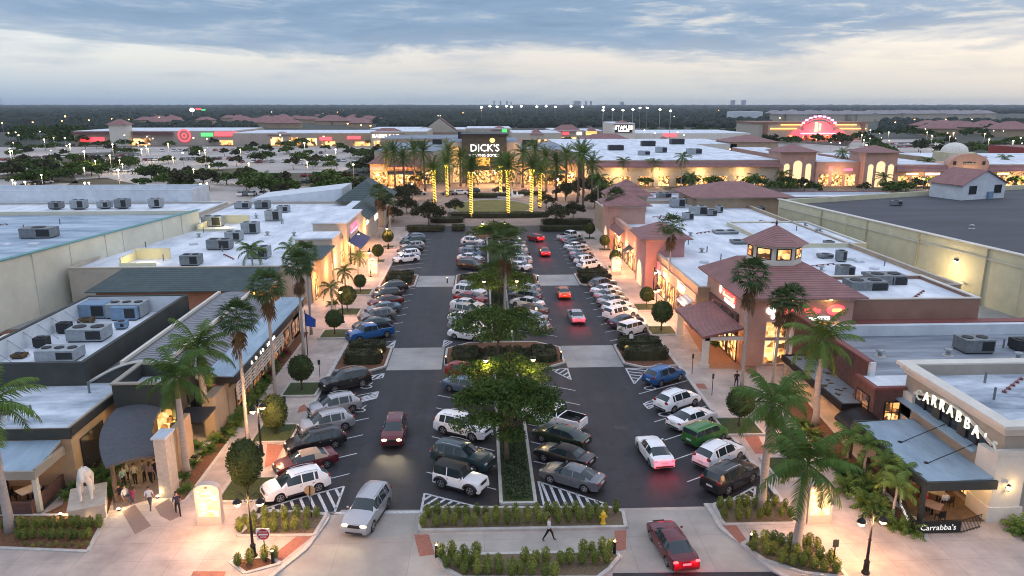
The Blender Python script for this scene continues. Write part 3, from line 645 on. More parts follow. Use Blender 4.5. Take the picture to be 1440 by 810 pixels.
LOT={
'L':[(0,[(48,'suv','white'),(51.5,'sedan','maroon'),(54.9,'wagon','black'),(58.3,'suv','silver'),(61.9,'suv','silver'),(68,'suvbox','black')]),
     (1,[(83.6,'pickup','blue'),(87.3,'sedan','dark_teal'),(91.2,'wagon','grey'),(94.7,'sedan','blue_grey'),(98.2,'sedan','maroon'),(101.8,'hatch','black'),(105.4,'suv','black')]),
     (2,[(127.2,'sedan','white'),(131,'hatch','white'),(135,'sedan','black'),(139,'wagon','silver'),(143,'suvbox','dark_teal'),(147,'suv','blue_grey')])],
'ML':[(0,[(48,'jeep','white'),(51.6,'suvbox','dark_teal'),(57,'suvbox','white'),(66.4,'sedan','blue_grey'),(70.1,'hatch','red')]),
     (1,[(82.8,'sedan','white'),(86.2,'wagon','silver'),(89.5,'sedan','white'),(92.8,'suv','silver'),(96.1,'sedan','white'),(99.3,'sedan','red'),(102.5,'suvbox','white'),(105.7,'hatch','silver')]),
     (2,[(120.8,'suv','black'),(124,'sedan','maroon'),(127.4,'sedan','white'),(131,'suv','blue_grey'),(134.4,'sedan','silver'),(138,'sedan','dark_blue'),(143,'suv','white')])],
'MR':[(0,[(48.3,'sedan','grey'),(51.7,'convertible','black'),(55.2,'sedan','dark_green'),(58.6,'pickup','white')]),
     (1,[(86.1,'wagon','silver'),(89.8,'sedan','silver'),(93.2,'sedan','brown'),(96.8,'sedan','white'),(100.2,'wagon','grey'),(103.6,'suv','silver')]),
     (2,[(120.2,'sedan','white'),(123.8,'suv','silver'),(127.2,'sedan','white'),(130.8,'sedan','black'),(134.2,'hatch','white'),(138,'sedan','silver'),(141.6,'sedan','grey')])],
'R':[(0,[(47.8,'suvbox','black'),(51.2,'suv','white'),(54.7,'boxy','green'),(58.1,'sedan','white'),(62,'suv','white'),(68.2,'suv','blue')]),
     (1,[(84.2,'boxy','white'),(87.4,'sedan','dark_blue'),(90.8,'suvbox','white'),(94.2,'wagon','white'),(97.4,'sedan','silver'),(100.5,'sedan','silver'),(103.6,'sedan','white'),(106.8,'suv','grey')]),
     (2,[(120.6,'wagon','white'),(124,'suv','white'),(127.4,'sedan','dark_blue'),(130.8,'sedan','silver'),(134.2,'sedan','silver'),(137.6,'sedan','white'),(141,'sedan','dark_blue'),(144.5,'sedan','grey'),(148.2,'pickup','white')])]}
RN=dict(L='left kerb row',ML='row left of median',MR='row right of median',R='right kerb row')
BN=['near','middle','far']
for r,bl in LOT.items():
    for b,cars in bl:
        for i,(y,k,c) in enumerate(cars):
            rf=tanroof if (r,b,i)==('L',0,1) else None
            w='tan-roofed ' if rf else ''
            car(XC[r]+random.uniform(-.25,.25),y+random.uniform(-.1,.1),A[r]+R(random.uniform(-2,2)),'convertible' if rf else k,c,
                f"{w}{c.replace('_',' ')} {'sedan' if rf else CAREXP[k]}, {ORD[i]} from camera, {BN[b]} block, {RN[r]}",'cars parked in the '+RN[r],roof=rf,skip=('rim',) if b==2 else ())
def moving(px,py,kind,color,lit,ang,label,z=.7):
    x,y=G(px,py,z); o=car(x,y,ang,kind,color,label,'cars driving in the two lanes',lit)
    ca,sa=math.cos(ang),math.sin(ang); L=KIND[kind]['L']/2
    if lit=='tail':
        for s in(-.6,.6): light('tail_lamp_light',(-L-.35,s,.75),40,(1,.01,.03),.15,parent=o)
    else:
        for s in(-.6,.6): light('headlamp_light',(L+.15,s,.65),130,(1,.82,.5),.08,'SPOT',o,(R(80),0,R(-90)),75)
    return o
moving(517,716,'suvbox','silver','head',R(-103),'silver SUV with lit headlights leaving by the left drive')
moving(555,604,'suv','maroon','head',R(-90),'dark red SUV with bright headlights driving down the left lane')
moving(920,632,'sedan','white','tail',R(96),'white sedan with red brake lights heading up the right lane')
moving(945,762,'sedan','maroon','tail',R(97),'dark red sedan with lit tail lights entering by the right drive')
moving(810,443,'sedan','silver','tail',R(92),'silver sedan with lit tail lights in the middle of the right lane')
moving(792,410,'sedan','orange','tail',R(90),'orange car on the far crossing band of the right lane')
moving(766,353,'sedan','red','tail',R(90),'red car with glowing tail lights near the far end of the right lane')
moving(753,334,'hatch','red','tail',R(120),'red hatchback turning at the far end of the right lane')
# ---------------------------------------------------------------- palms
def frond(mb,base,az,el,Ln,droop,nl,ll,w=.035):
    ca,sa=math.cos(az),math.sin(az); pts=[]; p=Vector(base); e=el; n=9
    for i in range(n+1):
        pts.append(p.copy()); d=Vector((ca*math.cos(e),sa*math.cos(e),math.sin(e))); p=p+d*(Ln/n); e-=droop/n*(.5+i/n)
    side=Vector((-sa,ca,0)); 
    mb.tube(pts,[.05*(1-.8*i/n) for i in range(n+1)],4,False)
    for j in range(nl):
        t=.12+.88*j/nl; f=t*n; i=min(int(f),n-1); q=pts[i].lerp(pts[i+1],f-i); dr=(pts[i+1]-pts[i]).normalized(); up=side.cross(dr)
        l=ll*(math.sin(math.pi*min(1,t*.85+.12))**.6)*random.uniform(.85,1.1)
        for s in(1,-1):
            d=(side*s*.8+dr*.55+Vector((0,0,-.28-.25*random.random()))+up*random.uniform(-.1,.35)).normalized()
            a=q+dr*w; b=q-dr*w; tip=q+d*l+Vector((0,0,-.12*l)); mid=q+d*l*.55+Vector((0,0,.03))
            mb.add([tuple(a),tuple(b),tuple(mid-dr*w*.9),tuple(mid+dr*w*.9),tuple(tip)],[(0,1,2,3),(3,2,4)])
def feather_crown(nf,Ln,nl,ll,upto=75,downto=-35,seed=1,droop=1.5,z0=0):
    random.seed(seed); mb=MB()
    for i in range(nf):
        t=i/(nf-1); el=R(upto+(downto-upto)*t+random.uniform(-9,9)); frond(mb,(0,0,z0+.25*(1-t)),i*2.4+random.uniform(-.25,.25),el,Ln*random.uniform(.88,1.08)*(1-.12*(1-t)),droop*random.uniform(.8,1.2),nl,ll)
    return mb
def fan_crown(nf,rad,seed=1,sk=True):
    random.seed(seed); mb=MB(); s2=MB()
    def fan(m,c,d,r,n,spread):
        d=d.normalized(); a=d.orthogonal().normalized(); a=(Vector((0,0,1)).cross(d)).normalized() if abs(d.z)<.97 else a; up=a.cross(d)*-1
        for k in range(n):
            t=(k/(n-1)-.5)*spread; dd=(d*math.cos(t)+a*math.sin(t)).normalized(); pw=r*.06; e=dd.cross(up).normalized()*pw
            l=r*random.uniform(.8,1.05)*(1-.15*abs(t)/1.6); m1=c+dd*l*.6+up*random.uniform(-.03,.06); tp=c+dd*l-Vector((0,0,.22*l))
            m.add([tuple(c),tuple(m1+e),tuple(tp),tuple(m1-e)],[(0,1,2,3)])
    for i in range(nf):
        t=(i+.5)/nf; el=math.asin(max(-1,min(1,1-1.55*t))); az=i*2.39996; d=Vector((math.cos(az)*math.cos(el),math.sin(az)*math.cos(el),math.sin(el)))
        c=d*rad*.5; mb.tube([(0,0,0),tuple(c)],[.03,.015],3,False); fan(mb,c,d+Vector((0,0,-.15)),rad*.55,13,2.9)
    if sk:
        for i in range(15):
            az=i*2.39996; z=-rad*.35-random.random()*rad*.9; d=Vector((math.cos(az)*.35,math.sin(az)*.35,-1)); fan(s2,Vector((math.cos(az)*.18,math.sin(az)*.18,z)),d,rad*.5,7,1.5)
    return mb,s2
_fc={}
def crown_mesh(kind):
    if kind in _fc: return _fc[kind]
    k,i=kind
    if k=='royal': v=[feather_crown(17,3.3,34,.85,78,-38,11+i,1.35).mesh('royal_crown',frondm)]
    elif k=='coco': v=[feather_crown(15,2.6,24,.6,70,-30,31+i,1.7).mesh('coco_crown',frondm)]
    elif k=='xmas': v=[feather_crown(11,1.7,18,.5,65,-5,51+i,1.7).mesh('small_crown',frondy)]
    elif k=='date': v=[feather_crown(34,2.9,20,.42,85,-55,71+i,.9).mesh('date_crown',frondm)]
    elif k=='fan':
        a,b=fan_crown(30,1.75,91+i); v=[a.mesh('fan_crown',fanf),b.mesh('dead_skirt',skirt)]
    _fc[kind]=v; return v
pcount=0
def palm(px,py,cy,kind,label,group=None,sc=1.,lean=0,z=.12,wrap=False,base=None,trk=None,cx=None):
    global pcount; pcount+=1
    x,y=G(px,py,z); h=hgt(x,y,cy)-z
    root=thing('royal_palm' if kind=='royal' else 'date_palm' if kind=='date' else 'fan_palm' if kind=='fan' else 'coconut_palm' if kind=='coco' else 'young_palm',label,'palm tree',(x,y,z),random.random()*6.28,group)
    lx=0 if cx is None else None
    r={'royal':.24,'fan':.14,'coco':.13,'xmas':.09,'date':.24}[kind]*sc**.5
    n=8; pts=[(lean*h*(i/n)**2*.12+.04*math.sin(i*1.3),0,h*i/n) for i in range(n+1)]
    if kind=='royal': rs=[r*1.45,r*1.15,r*1.05,r*1.08,r*1.05,r*.98,r*.85,r*.62,r*.4]
    else: rs=[r*1.5]+[r*(1.05-.25*i/n) for i in range(1,n+1)]
    t=MB(); t.tube(pts,rs,10); root.rotation_euler=(random.uniform(-.02,.02),random.uniform(-.02,.02),root.rotation_euler[2]); tr=t.build('trunk',trk or (trunkG if kind in('royal','fan','xmas','coco') else trunkB),root,True)
    if kind=='royal': s=MB(); s.tube([(pts[-3][0],0,h*.80),(pts[-2][0],0,h*.9),(pts[-1][0],0,h*1.0)],[r*.86,r*.72,r*.35],10); s.build('crownshaft',shaft,root,True)
    i=pcount%3; ms=crown_mesh((kind,i))
    o=bpy.data.objects.new('crown',ms[0]); C.objects.link(o); o.parent=root; o.location=(pts[-1][0],0,h); o.scale=(sc,)*3; o.rotation_euler=(random.uniform(-.14,.14),random.uniform(-.14,.14),pcount*1.7)
    if kind=='fan': o2=bpy.data.objects.new('dead_skirt',ms[1]); C.objects.link(o2); o2.parent=root; o2.location=(pts[-1][0],0,h); o2.scale=(sc,)*3
    if wrap:
        g=MB(); T=int(h*.86/.42)
        g.tube([( (r*1.25)*math.cos(a*.7),(r*1.25)*math.sin(a*.7),.2+a*.42*.7/6.283) for a in range(int(T*6.283/.7))],.06,4)
        for k in range(8): 
            a=k*.785; g.tube([(r*math.cos(a),r*math.sin(a),h*.86),(r*1.6*math.cos(a+.3),r*1.6*math.sin(a+.3),h*.93),(r*2.2*math.cos(a),r*2.2*math.sin(a),h*.97)],.06,4)
        g.build('light_string',emi('fairy_lights',(1,.62,.05),3.6),root)
        light('fairy_glow',(0,-.9,h*.4),90,(1,.72,.15),.5,parent=root)
    return root
random.seed(3)
for a in [
 (15,748,572,'royal','pale-trunked royal palm at the left edge of the picture',1.15,0),
 (263,668,532,'royal','royal palm in front of the curved entrance canopy',.95,0),
 (294,610,495,'royal','tall royal palm behind the entrance wall of the brown restaurant',1.15,0),
 (349,625,447,'fan','fan palm rising from the planter by the left double lamp',1.15,0),
 (389,566,402,'fan','fan palm at the far corner of the brown restaurant',1.2,0),
 (427,500,372,'fan','tallest fan palm beside the blue flag on the left walk',1.2,0),
 (438,470,356,'fan','fan palm just behind the blue flag on the left walk',1.1,0),
 (416,450,352,'coco','coconut palm left of the two fan palms by the orange shop',.9,0),
 (360,421,352,'coco','coconut palm in front of the terracotta shop wall',1.1,0),
 (467,440,405,'coco','low coconut palm on the left walk under the green awning shop',.8,0),
 (486,412,383,'coco','coconut palm by the lit yellow shop front',.8,0),
 (504,388,362,'coco','coconut palm beside the second left directory',.85,0),
 (710,474,345,'fan','lone fan palm standing in the median',1.5,0),
 (938,425,318,'fan','slim fan palm in front of the rose tower',1.35,0),
 (863,346,278,'fan','fan palm in front of the second pink tower',1.5,0),
 (533,335,270,'fan','leftmost of the three slim fan palms by the left cross road',1.3,0),
 (541,331,276,'fan','middle of the three slim fan palms by the left cross road',1.2,0),
 (549,332,282,'fan','rightmost of the three slim fan palms by the left cross road',1.1,0),
 (1043,548,388,'fan','big fan palm in front of the red-lettered corner shop',1.3,0),
 (1086,545,424,'fan','left of the two fan palms before the lit corner windows',1.0,0),
 (1103,536,420,'fan','right of the two fan palms before the lit corner windows',1.15,0),
 (1146,598,480,'royal','royal palm in front of the brown brick shop',1.15,0),
 (1070,716,567,'royal','royal palm in the right corner bed beside the black SUV',1.0,0),
 (1120,776,655,'royal','royal palm in the lower right bed beside the directory',1.1,0),
 (1100,634,560,'coco','slim palm over the small planter near the right directory',.95,0),
 (1242,698,655,'xmas','leftmost young palm beside the Carrabba\'s patio',.95,0),
 (1254,733,684,'xmas','middle young palm beside the Carrabba\'s patio fence',.95,0),
 (1265,716,668,'xmas','rightmost young palm beside the Carrabba\'s patio',.95,0),
 (1190,655,616,'xmas','young palm under the royal palm by the black canopy',1.1,0),
 (1214,672,628,'xmas','young palm below the brown brick box front',1.1,0),
 ]: palm(a[0],a[1],a[2],a[3],a[4],'palms along the two walks',a[5],a[6])
for i,(x,y,c,wv,lb) in enumerate([
 (612,292,238,1,'leftmost lit date palm left of the lawn'),(629,276,230,1,'lit date palm behind the left one'),(663,306,240,1,'lit date palm at the near left edge of the lawn'),
 (704,274,232,1,'lit date palm left of the store entrance'),(715,304,237,1,'lit date palm at the near middle of the lawn'),(747,303,236,1,'lit date palm at the near right edge of the lawn'),
 (759,292,242,1,'rightmost lit date palm beside the lawn'),
 (545,262,216,0,'date palm before the left brown-roofed store'),(556,264,214,0,'date palm paired with the one before the left store'),(569,272,222,0,'date palm left of the lit awnings'),(598,268,214,0,'date palm above the lit awnings'),(648,262,222,0,'date palm beside the dark sports store'),
 (735,264,216,0,'date palm right of the dark sports store'),(768,270,222,0,'date palm before the right lit stores'),
 (796,276,220,0,'leftmost date palm of the right plaza clump'),(812,285,215,0,'tallest date palm of the right plaza clump'),(820,296,219,0,'date palm at the front of the right plaza clump'),(782,282,230,0,'date palm leaning over the right plaza kerb'),(832,278,232,0,'date palm right of the plaza clump'),(752,262,212,0,'second date palm right of the dark sports store'),(632,262,212,0,'date palm behind the lit pair at left'),(584,262,212,0,'date palm between the red signs'),(665,262,228,0,'date palm in front of the left edge of the sports store'),(712,262,228,0,'date palm in front of the right edge of the sports store'),(840,300,252,0,'short date palm near the pink towers'),(855,300,262,0,'short palm beside the pink towers')]):
    palm(x,y,c,'date' if i<24 else 'coco',lb,'date palms round the far plaza',1.7 if i<24 else 1.4,0,wrap=bool(wv))
for i,(x,y,c) in enumerate([(876,262,228),(918,262,230),(957,266,222),(970,272,250),(1062,268,252),(1180,256,216),(1299,258,228),(1340,252,224),(1372,256,226),(1408,252,224),(1101,262,246),(1268,268,262),(372,275,249),(1240,266,250)]):
    palm(x,y,c,'coco',f'palm silhouetted before the long right strip, {ORD[i]} listed from the plaza' if False else 'palm standing in front of the long low shop strips','palms before the far shop strips',1.5,0)
# ---------------------------------------------------------------- broad trees
def tree_mb(rx,rz,h,nc,nl,ls,seed,flat=.45,limb=True):
    """crown of flat leafy clumps on real limbs"""
    random.seed(seed); cr=MB(); tk=MB(); tk.tube([(0,0,0),(.05,.03,h*.3),(-.04,.05,h*.52)],[.24,.17,.13],8); cs=[]
    for i in range(nc):
        a=i*2.4; q=math.sqrt((i+.6)/nc); x,y=rx*q*math.cos(a)*random.uniform(.8,1.08),rx*q*math.sin(a)*random.uniform(.8,1.08); z=h+rz*(1-q*q)*random.uniform(.5,1)-rz*.35*random.random(); r=rx*random.uniform(.22,.36); cs.append((x,y,z,r))
        if limb and i%2==0: tk.tube([(0,0,h*.5),(x*.4,y*.4,h*.5+(z-h*.5)*.6),(x*.95,y*.95,z-.1)],[.10,.06,.025],5,False)
    for x,y,z,r in cs:
        for k in range(nl//nc):
            while 1:
                d=Vector((random.uniform(-1,1),random.uniform(-1,1),random.uniform(-1,1)))
                if .25<d.length<1: break
            cr.leaf((x+d.x*r*1.15,y+d.y*r*1.15,z+d.z*r*flat),ls,.9)
    return tk,cr
def tree(x,y,tk,cr,label,cat='tree',group=None,sc=1.,rz=0,m=leafm,name='street_tree',z=0):
    root=thing(name,label,cat,(x,y,z),rz,group); root.scale=(sc,sc,sc)
    for n,me in(('trunk',tk),('crown',cr)):
        o=bpy.data.objects.new(n,me); C.objects.link(o); o.parent=root
    return root
t1=tree_mb(4.3,2.9,5.2,30,15000,.125,5,.32); T1=(t1[0].mesh('median_trunk',trunkB,True),t1[1].mesh('median_crown',leafm))
t2=tree_mb(5.6,2.4,4.6,30,9000,.16,9,.3); T2=(t2[0].mesh('median_trunk_b',trunkB,True),t2[1].mesh('median_crown_b',leafm))
tree(1.75,51.5,*T1,'largest spreading tree in the near part of the median','tree',None,.92,.4)
for (y,s,lb,T) in((62.5,.72,'yellow-lit tree by the lamp behind the largest median tree',T2),(75.6,.88,'spreading tree over the first median island',T2),(97,.8,'tree in the middle of the second median block',T2),(112,.5,'small tree on the second median island',T2),(127,.5,'low tree in the near part of the far median block',T2),(136.5,.82,'broad dark tree halfway up the far median block',T2),(148,.5,'tree at the far tip of the median',T2)):
    tree(2.3+random.uniform(-.6,.6),y,*T,lb,'tree','trees growing in the median',s,random.random()*6)
t3=tree_mb(4.6,3.2,4.2,20,3600,.28,15,.7); T3=(t3[0].mesh('plaza_trunk',trunkB,True),t3[1].mesh('plaza_crown',leaf2))
for i,(px,py,s,lb) in enumerate([(603,318,1.1,'dark round tree on the hedge island left of the lawn'),(640,300,.7,'small tree just left of the lawn'),(782,316,.9,'dark tree right of the lawn'),(806,308,.8,'bare-looking tree beside the right cross road'),(768,292,.7,'small tree behind the right end of the lawn'),(836,292,.8,'tree beside the far right plaza palms'),(572,300,.8,'reddish tree left of the plaza walk'),(553,312,.7,'small tree on the walk beside the three fan palms'),(795,282,1.,'leafy tree among the right plaza palms'),(815,276,1.,'leafy tree at the foot of the right plaza palms'),(835,272,1.1,'leafy tree left of the tan tower'),(850,282,.9,'low tree just left of the tan tower'),(575,283,1.,'leafy tree left of the leftmost lit palm'),(560,290,1.,'leafy tree at the left edge of the plaza'),(590,262,.9,'small tree before the red-signed plaza store'),(780,262,.9,'small tree before the right plaza store'),(870,296,.8,'small tree at the foot of the far pink tower')]):
    x,y=G(px,py); tree(x,y,*T3,lb,'tree','trees round the plaza lawn',s*.72,i,name='plaza_tree')
# ---------------------------------------------------------------- clipped greens
def leafy(shape,n,ls,core=None):
    mb=MB()
    for i in range(n): mb.leaf(shape(),ls,.2)
    if core: core(mb)
    return mb
def ballpt(rx,rz,z):
    def f():
        d=Vector((random.gauss(0,1),random.gauss(0,1),random.gauss(0,1))).normalized()*random.uniform(.9,1.03); return (d.x*rx,d.y*rx,z+d.z*rz)
    return f
random.seed(21)
def topiary_mesh(rx,rz,z): 
    mb=MB(); [mb.leaf((p[0]*j,p[1]*j,z+(p[2]-z)*j),.08,.3) for p in [ballpt(rx,rz,z)() for _ in range(3000)] for j in (random.uniform(.88,1.07),)]; mb.ball((0,0,z),(rx*.93,rx*.93,rz*.93),16,.12,3); return mb
tops=[topiary_mesh(1.,1.05,1.95).mesh('ball',topm),topiary_mesh(.95,1.35,1.75).mesh('tall_ball',topm)]
tt=MB(); tt.tube([(0,0,0),(.03,0,1.2)],[.09,.07],7); ttm=tt.mesh('topiary_trunk',trunkB,True)
def planter(x,y,w,d,label):
    root=thing('planter_bed',label,'planter',(x,y,.12)); g=MB(); w/=2;d/=2
    for k,(a,b,c,e) in enumerate([(-w,-d,w,-d+.2),(-w,d-.2,w,d),(-w,-d+.2,-w+.2,d-.2),(w-.2,-d+.2,w,d-.2)]): g.box(a,b,-.05,c,e,.2)
    g.build('kerb_edge',kerbm,root); s=MB(); s.box(-w+.2,-d+.2,-.02,w-.2,d-.2,.13); s.build('soil',grassm,root)
TPL=[(348,690,1.25,1,'left','nearest'),(388,611,1.12,1,'left','second'),(425,549,1.15,0,'left','third'),(471,471,1.0,0,'left','fourth'),(489,440,1.2,0,'left','fifth'),(507,412,.9,0,'left','sixth'),(532,368,1.0,0,'left','seventh'),(546,348,1.1,0,'left','eighth'),
 (1110,660,1.05,0,'right','nearest'),(1039,601,1.15,0,'right','second'),(930,466,1.25,0,'right','third'),(909,433,.95,0,'right','fourth'),(865,377,1.0,0,'right','fifth'),(850,352,.95,0,'right','sixth'),(829,336,1.1,0,'right','seventh')]
for px,py,s,k,sd,od in TPL:
    x,y=G(px,py,.12)
    planter(x,y,3.4 if py>400 else 2.6,3.6 if py>400 else 2.6,f'kerbed planting square under the {od} topiary of the {sd} walk')
    r=thing('topiary',f'clipped ball topiary, {od} from the camera on the {sd} walk','topiary',(x,y,.2),random.random()*6,'clipped topiaries along the walks'); r.scale=(s,s,s)
    for n,me in(('trunk',ttm),('crown',tops[k])):
        o=bpy.data.objects.new(n,me); C.objects.link(o); o.parent=r
# hedges
def hedge(x0,y0,x1,y1,h,label,m=hedgem,dens=55):
    cx,cy=(x0+x1)/2,(y0+y1)/2; a,b=(x1-x0)/2,(y1-y0)/2
    def pt():
        t=random.random()*6.283; e=.45; c,s=math.cos(t),math.sin(t); X=a*math.copysign(abs(c)**e,c); Y=b*math.copysign(abs(s)**e,s); z=random.random()
        if random.random()<.5: q=math.sqrt(random.random()); return (X*q,Y*q,h+random.uniform(-.04,.08)-.12*q**6)
        return (X*random.uniform(.97,1.03),Y*random.uniform(.97,1.03),h*z)
    mb=leafy(pt,int(dens*(a*b*4+ (a+b)*4*h)*.9),.09); n=20; poly=[]
    for k in range(n):
        t=6.283*k/n; c,s=math.cos(t),math.sin(t); poly.append((.95*a*math.copysign(abs(c)**.45,c),.95*b*math.copysign(abs(s)**.45,s)))
    mb.prism(poly,0,h*.95); o=mb.build('hedge',m); o.location=(cx,cy,.14); return tag(o,label,'hedge','clipped hedges on the islands')
for s,nm in((-1,'left'),(1,'right')):
    a,b=(KL+1.1,-10.8) if s<0 else (15.4,KR-.8)
    for y,bn in((73.6,'near'),(109.,'far')):
        hedge(a,y+.3,b,y+2.6,1.15,f'front clipped hedge on the {bn} {nm} kerb island'); hedge(a,y+3.6,b,y+5.8,1.15,f'rear clipped hedge on the {bn} {nm} kerb island')
for y,bn in((73.,'near'),(108.6,'far')):
    hedge(-3.2,y+.8,-.4,y+5.,.8,f'low hedge at the left of the {bn} median island'); hedge(5.4,y+.8,8.,y+5.,.8,f'low hedge at the right of the {bn} median island')
for x0,y0,x1,y1,lb in((-8,177.5,16,181.5,'long dark hedge curving along the near side of the lawn'),(-16.5,158.6,-8.,161.6,'dark hedge left of the cross road'),(-6.5,159,-3.5,162,'small round hedge next to the left one'),(14,166.5,26,169.5,'rear dark hedge right of the cross road'),(13,157.8,24,160,'near dark hedge right of the cross road'),(-12,170,-4,174,'hedge under the dark round tree'),(-4,217,9,220.5,'hedge in front of the store entrance'),(10,223,20,226.5,'hedge at the far right of the plaza')):
    hedge(x0,y0,x1,y1,1.,lb,dens=25)
# shrubs: one mesh family, individuals set out in rows
random.seed(5)
shm=[]
for k in range(3):
    mb=MB(); [mb.leaf((p[0]*j,p[1]*j,.05+p[2]*(.7+.3*j)),.055,1.6) for p in [ballpt(.30,.44,.44)() for _ in range(460)] for j in (random.uniform(.75,1.25),)]; mb.ball((0,0,.40),(.22,.22,.34),8,.3,k); shm.append(mb.mesh('shrub_mesh',shrubm))
def shrub(x,y,s,label,group,k=0,z=.16):
    o=bpy.data.objects.new('shrub',shm[k%3]); C.objects.link(o); o.location=(x,y,z); s*=.78; o.scale=(s,s,s*random.uniform(1.1,1.45)); o.rotation_euler=(0,0,random.random()*6); return tag(o,label,'shrub',group)
def srow(p0,p1,n,s,row):
    (ax,ay),(bx,by)=G(*p0,.16),G(*p1,.16)
    for i in range(n):
        t=i/(n-1) if n>1 else 0
        shrub(ax+(bx-ax)*t+random.uniform(-.1,.1),ay+(by-ay)*t+random.uniform(-.12,.12),s*random.uniform(.85,1.15),f'small green shrub, {ORD[i]} from left, {row}','small clipped shrubs in rows',i)
srow((600,727),(866,723),20,1.05,'the back row of the front centre bed')
srow((597,740),(842,734),18,1.05,'the front row of the front centre bed')
srow((345,738),(445,727),8,1.05,'the back row of the left corner bed')
srow((340,748),(432,746),7,1.,'the front row of the left corner bed')
srow((333,797),(388,786),4,1.,'the small lower left bed')
srow((1015,716),(1062,714),5,1.05,'the back row of the right corner bed')
srow((1020,731),(1112,727),7,1.05,'the front row of the right corner bed')
srow((1075,708),(1105,716),3,.95,'the clump behind the corner royal palm')
srow((1062,764),(1150,772),8,1.05,'the back row of the lower right bed')
srow((1060,776),(1166,792),8,1.05,'the middle row of the lower right bed')
srow((1100,793),(1175,806),6,1.05,'the front row of the lower right bed')
srow((622,786),(668,783),4,1.1,'back row, lower centre bed left')
srow((630,797),(700,800),6,1.1,'middle row, lower centre bed left')
srow((655,808),(780,811),9,1.1,'the front row of the front lower bed')
srow((820,781),(860,777),4,1.1,'back row, lower centre bed right')
srow((736,794),(852,792),8,1.1,'the middle row of the front lower bed')
srow((8,746),(140,742),14,.95,'the back row of the statue bed')
srow((28,758),(128,757),11,.8,'the front row of the statue bed')
for i in range(9): 
    x,y=G(36+11*i,768+(i%2)*2,.16); shrub(x,y,.4,f'low dark red bedding plant, {ORD[i]} from the left before the statue','dark red bedding plants before the statue',i).material_slots[0].link='OBJECT'
# looser planting along facades: leafy bushes
random.seed(8)
bm=[]
for k in range(3):
    mb=MB()
    for j in range(22):
        az=j*2.4; el=R(random.uniform(15,80)); frond(mb,(0,0,.05),az,el,random.uniform(.8,1.3),1.4,7,.3,.05)
    bm.append(mb.mesh('leafy_plant_mesh',frondy if k==1 else frondm))
cnt={}
def bush(px,py,s,where,k=None,m=None):
    x,y=G(px,py,.14); cnt[where]=cnt.get(where,0)+1
    o=bpy.data.objects.new('leafy_plant',bm[(cnt[where] if k is None else k)%3]); C.objects.link(o); o.location=(x,y,.14); o.scale=(s,s,s); o.rotation_euler=(0,0,random.random()*6); tag(o,f'arching leafy plant, {ORD[(cnt[where]-1)%20]} from the camera {where}','plant','leafy plants along the facades')
    if m: o.material_slots[0].link='OBJECT'; o.material_slots[0].material=m
for i in range(12): bush(*[v for v in ((262,690),(258,672),(272,655),(285,640),(278,630),(296,634),(303,618),(312,622),(318,608),(325,612),(240,668),(150,700))[i]],random.uniform(.5,.8),'in the bed left of the near left walk')
for i in range(19):
    t=i/18; bush(333+(402-333)*t+random.uniform(-5,3),600+(492-600)*t,.85,'beside the slatted restaurant wing',m=redleaf if i in(12,15,17) else None)
for i,(a,b) in enumerate(((1200,684),(1212,694),(1224,706),(1236,716),(1186,668),(1172,655),(1160,640),(1232,728),(1246,738),(1262,742),(1280,748),(1150,628),(1140,612),(1128,600),(1205,668),(1222,684),(1216,712),(1190,690))): bush(a,b,1.0 if i<14 else 1.25,'in the bed beside the Carrabba\'s patio')
for i,(a,b) in enumerate(((112,668),(124,662),(138,668),(104,690),(148,690),(96,700))): bush(a,b,.7,'in the dark bed behind the stone horse plinth',k=0)
for i,(a,b) in enumerate(((1000,478),(1008,486),(1016,482),(1080,590),(1072,582),(1092,600))): bush(a,b,.9,'by the porch of the red-lettered shop')
for i,(a,b) in enumerate(((1432,744),(1440,752))): bush(a,b,1.,'in the mulch at the right edge')
for i,(a,b) in enumerate(((160,690),(152,672),(158,660))): bush(a,b,1.,'behind the stone horse')
g=MB()
random.seed(12)
for i in range(5200):
    t=random.random()
    g.leaf((random.uniform(1.4,3.4),random.uniform(46,71),.2+random.random()*.3),.11,.5)
for i in range(2600): g.leaf((random.uniform(1.4,3.4),random.uniform(82,106),.2+random.random()*.3),.14,.5)
for y0,y1 in((73.,79.),(108.5,115.8)):
    for i in range(3800):
        x=random.uniform(-3.6,8.4)
        if -3.4<x<8.2: g.leaf((x,random.uniform(y0+abs(x-2.4)*.15,y1-abs(x-2.4)*.15),.2+random.random()*.5*abs(math.sin(x*1.3))),.13,.5)
tag(g.build('ground_cover',mat('ground_cover_leaf',(.045,.07,.025),.85,0,.4,1)),kind='stuff')
# ---------------------------------------------------------------- buildings
def win(par,face,a0,a1,z0,z1,c,pane=None,fr=charcoal,mull=1,rows=1,name='window',d=.08,b=.09,mats=None):
    """frame with its glazing as a sub-part; face W looks to -X, E to +X, S to -Y"""
    def bx(mb,p0,p1,q0,q1,e0,e1):
        if face=='S': mb.box(p0,c-e1,q0,p1,c-e0,q1)
        elif face=='W': mb.box(c-e1,p0,q0,c-e0,p1,q1)
        else: mb.box(c+e0,p0,q0,c+e1,p1,q1)
    f=MB(); bx(f,a0,a0+b,z0,z1,-.02,d); bx(f,a1-b,a1,z0,z1,-.02,d); bx(f,a0+b,a1-b,z0,z0+b,-.02,d); bx(f,a0+b,a1-b,z1-b,z1,-.02,d)
    w=a1-a0; 
    for i in range(1,mull): x=a0+w*i/mull; bx(f,x-b/3,x+b/3,z0+b,z1-b,-.02,d*.9)
    for i in range(1,rows): z=z0+(z1-z0)*i/rows; bx(f,a0+b,a1-b,z-b/3,z+b/3,-.02,d*.85)
    fo=f.build(name,fr,par); g=MB(); bx(g,a0+b,a1-b,z0+b,z1-b,-.01,d*.5); g.build('pane',pane or glassd,fo); return fo
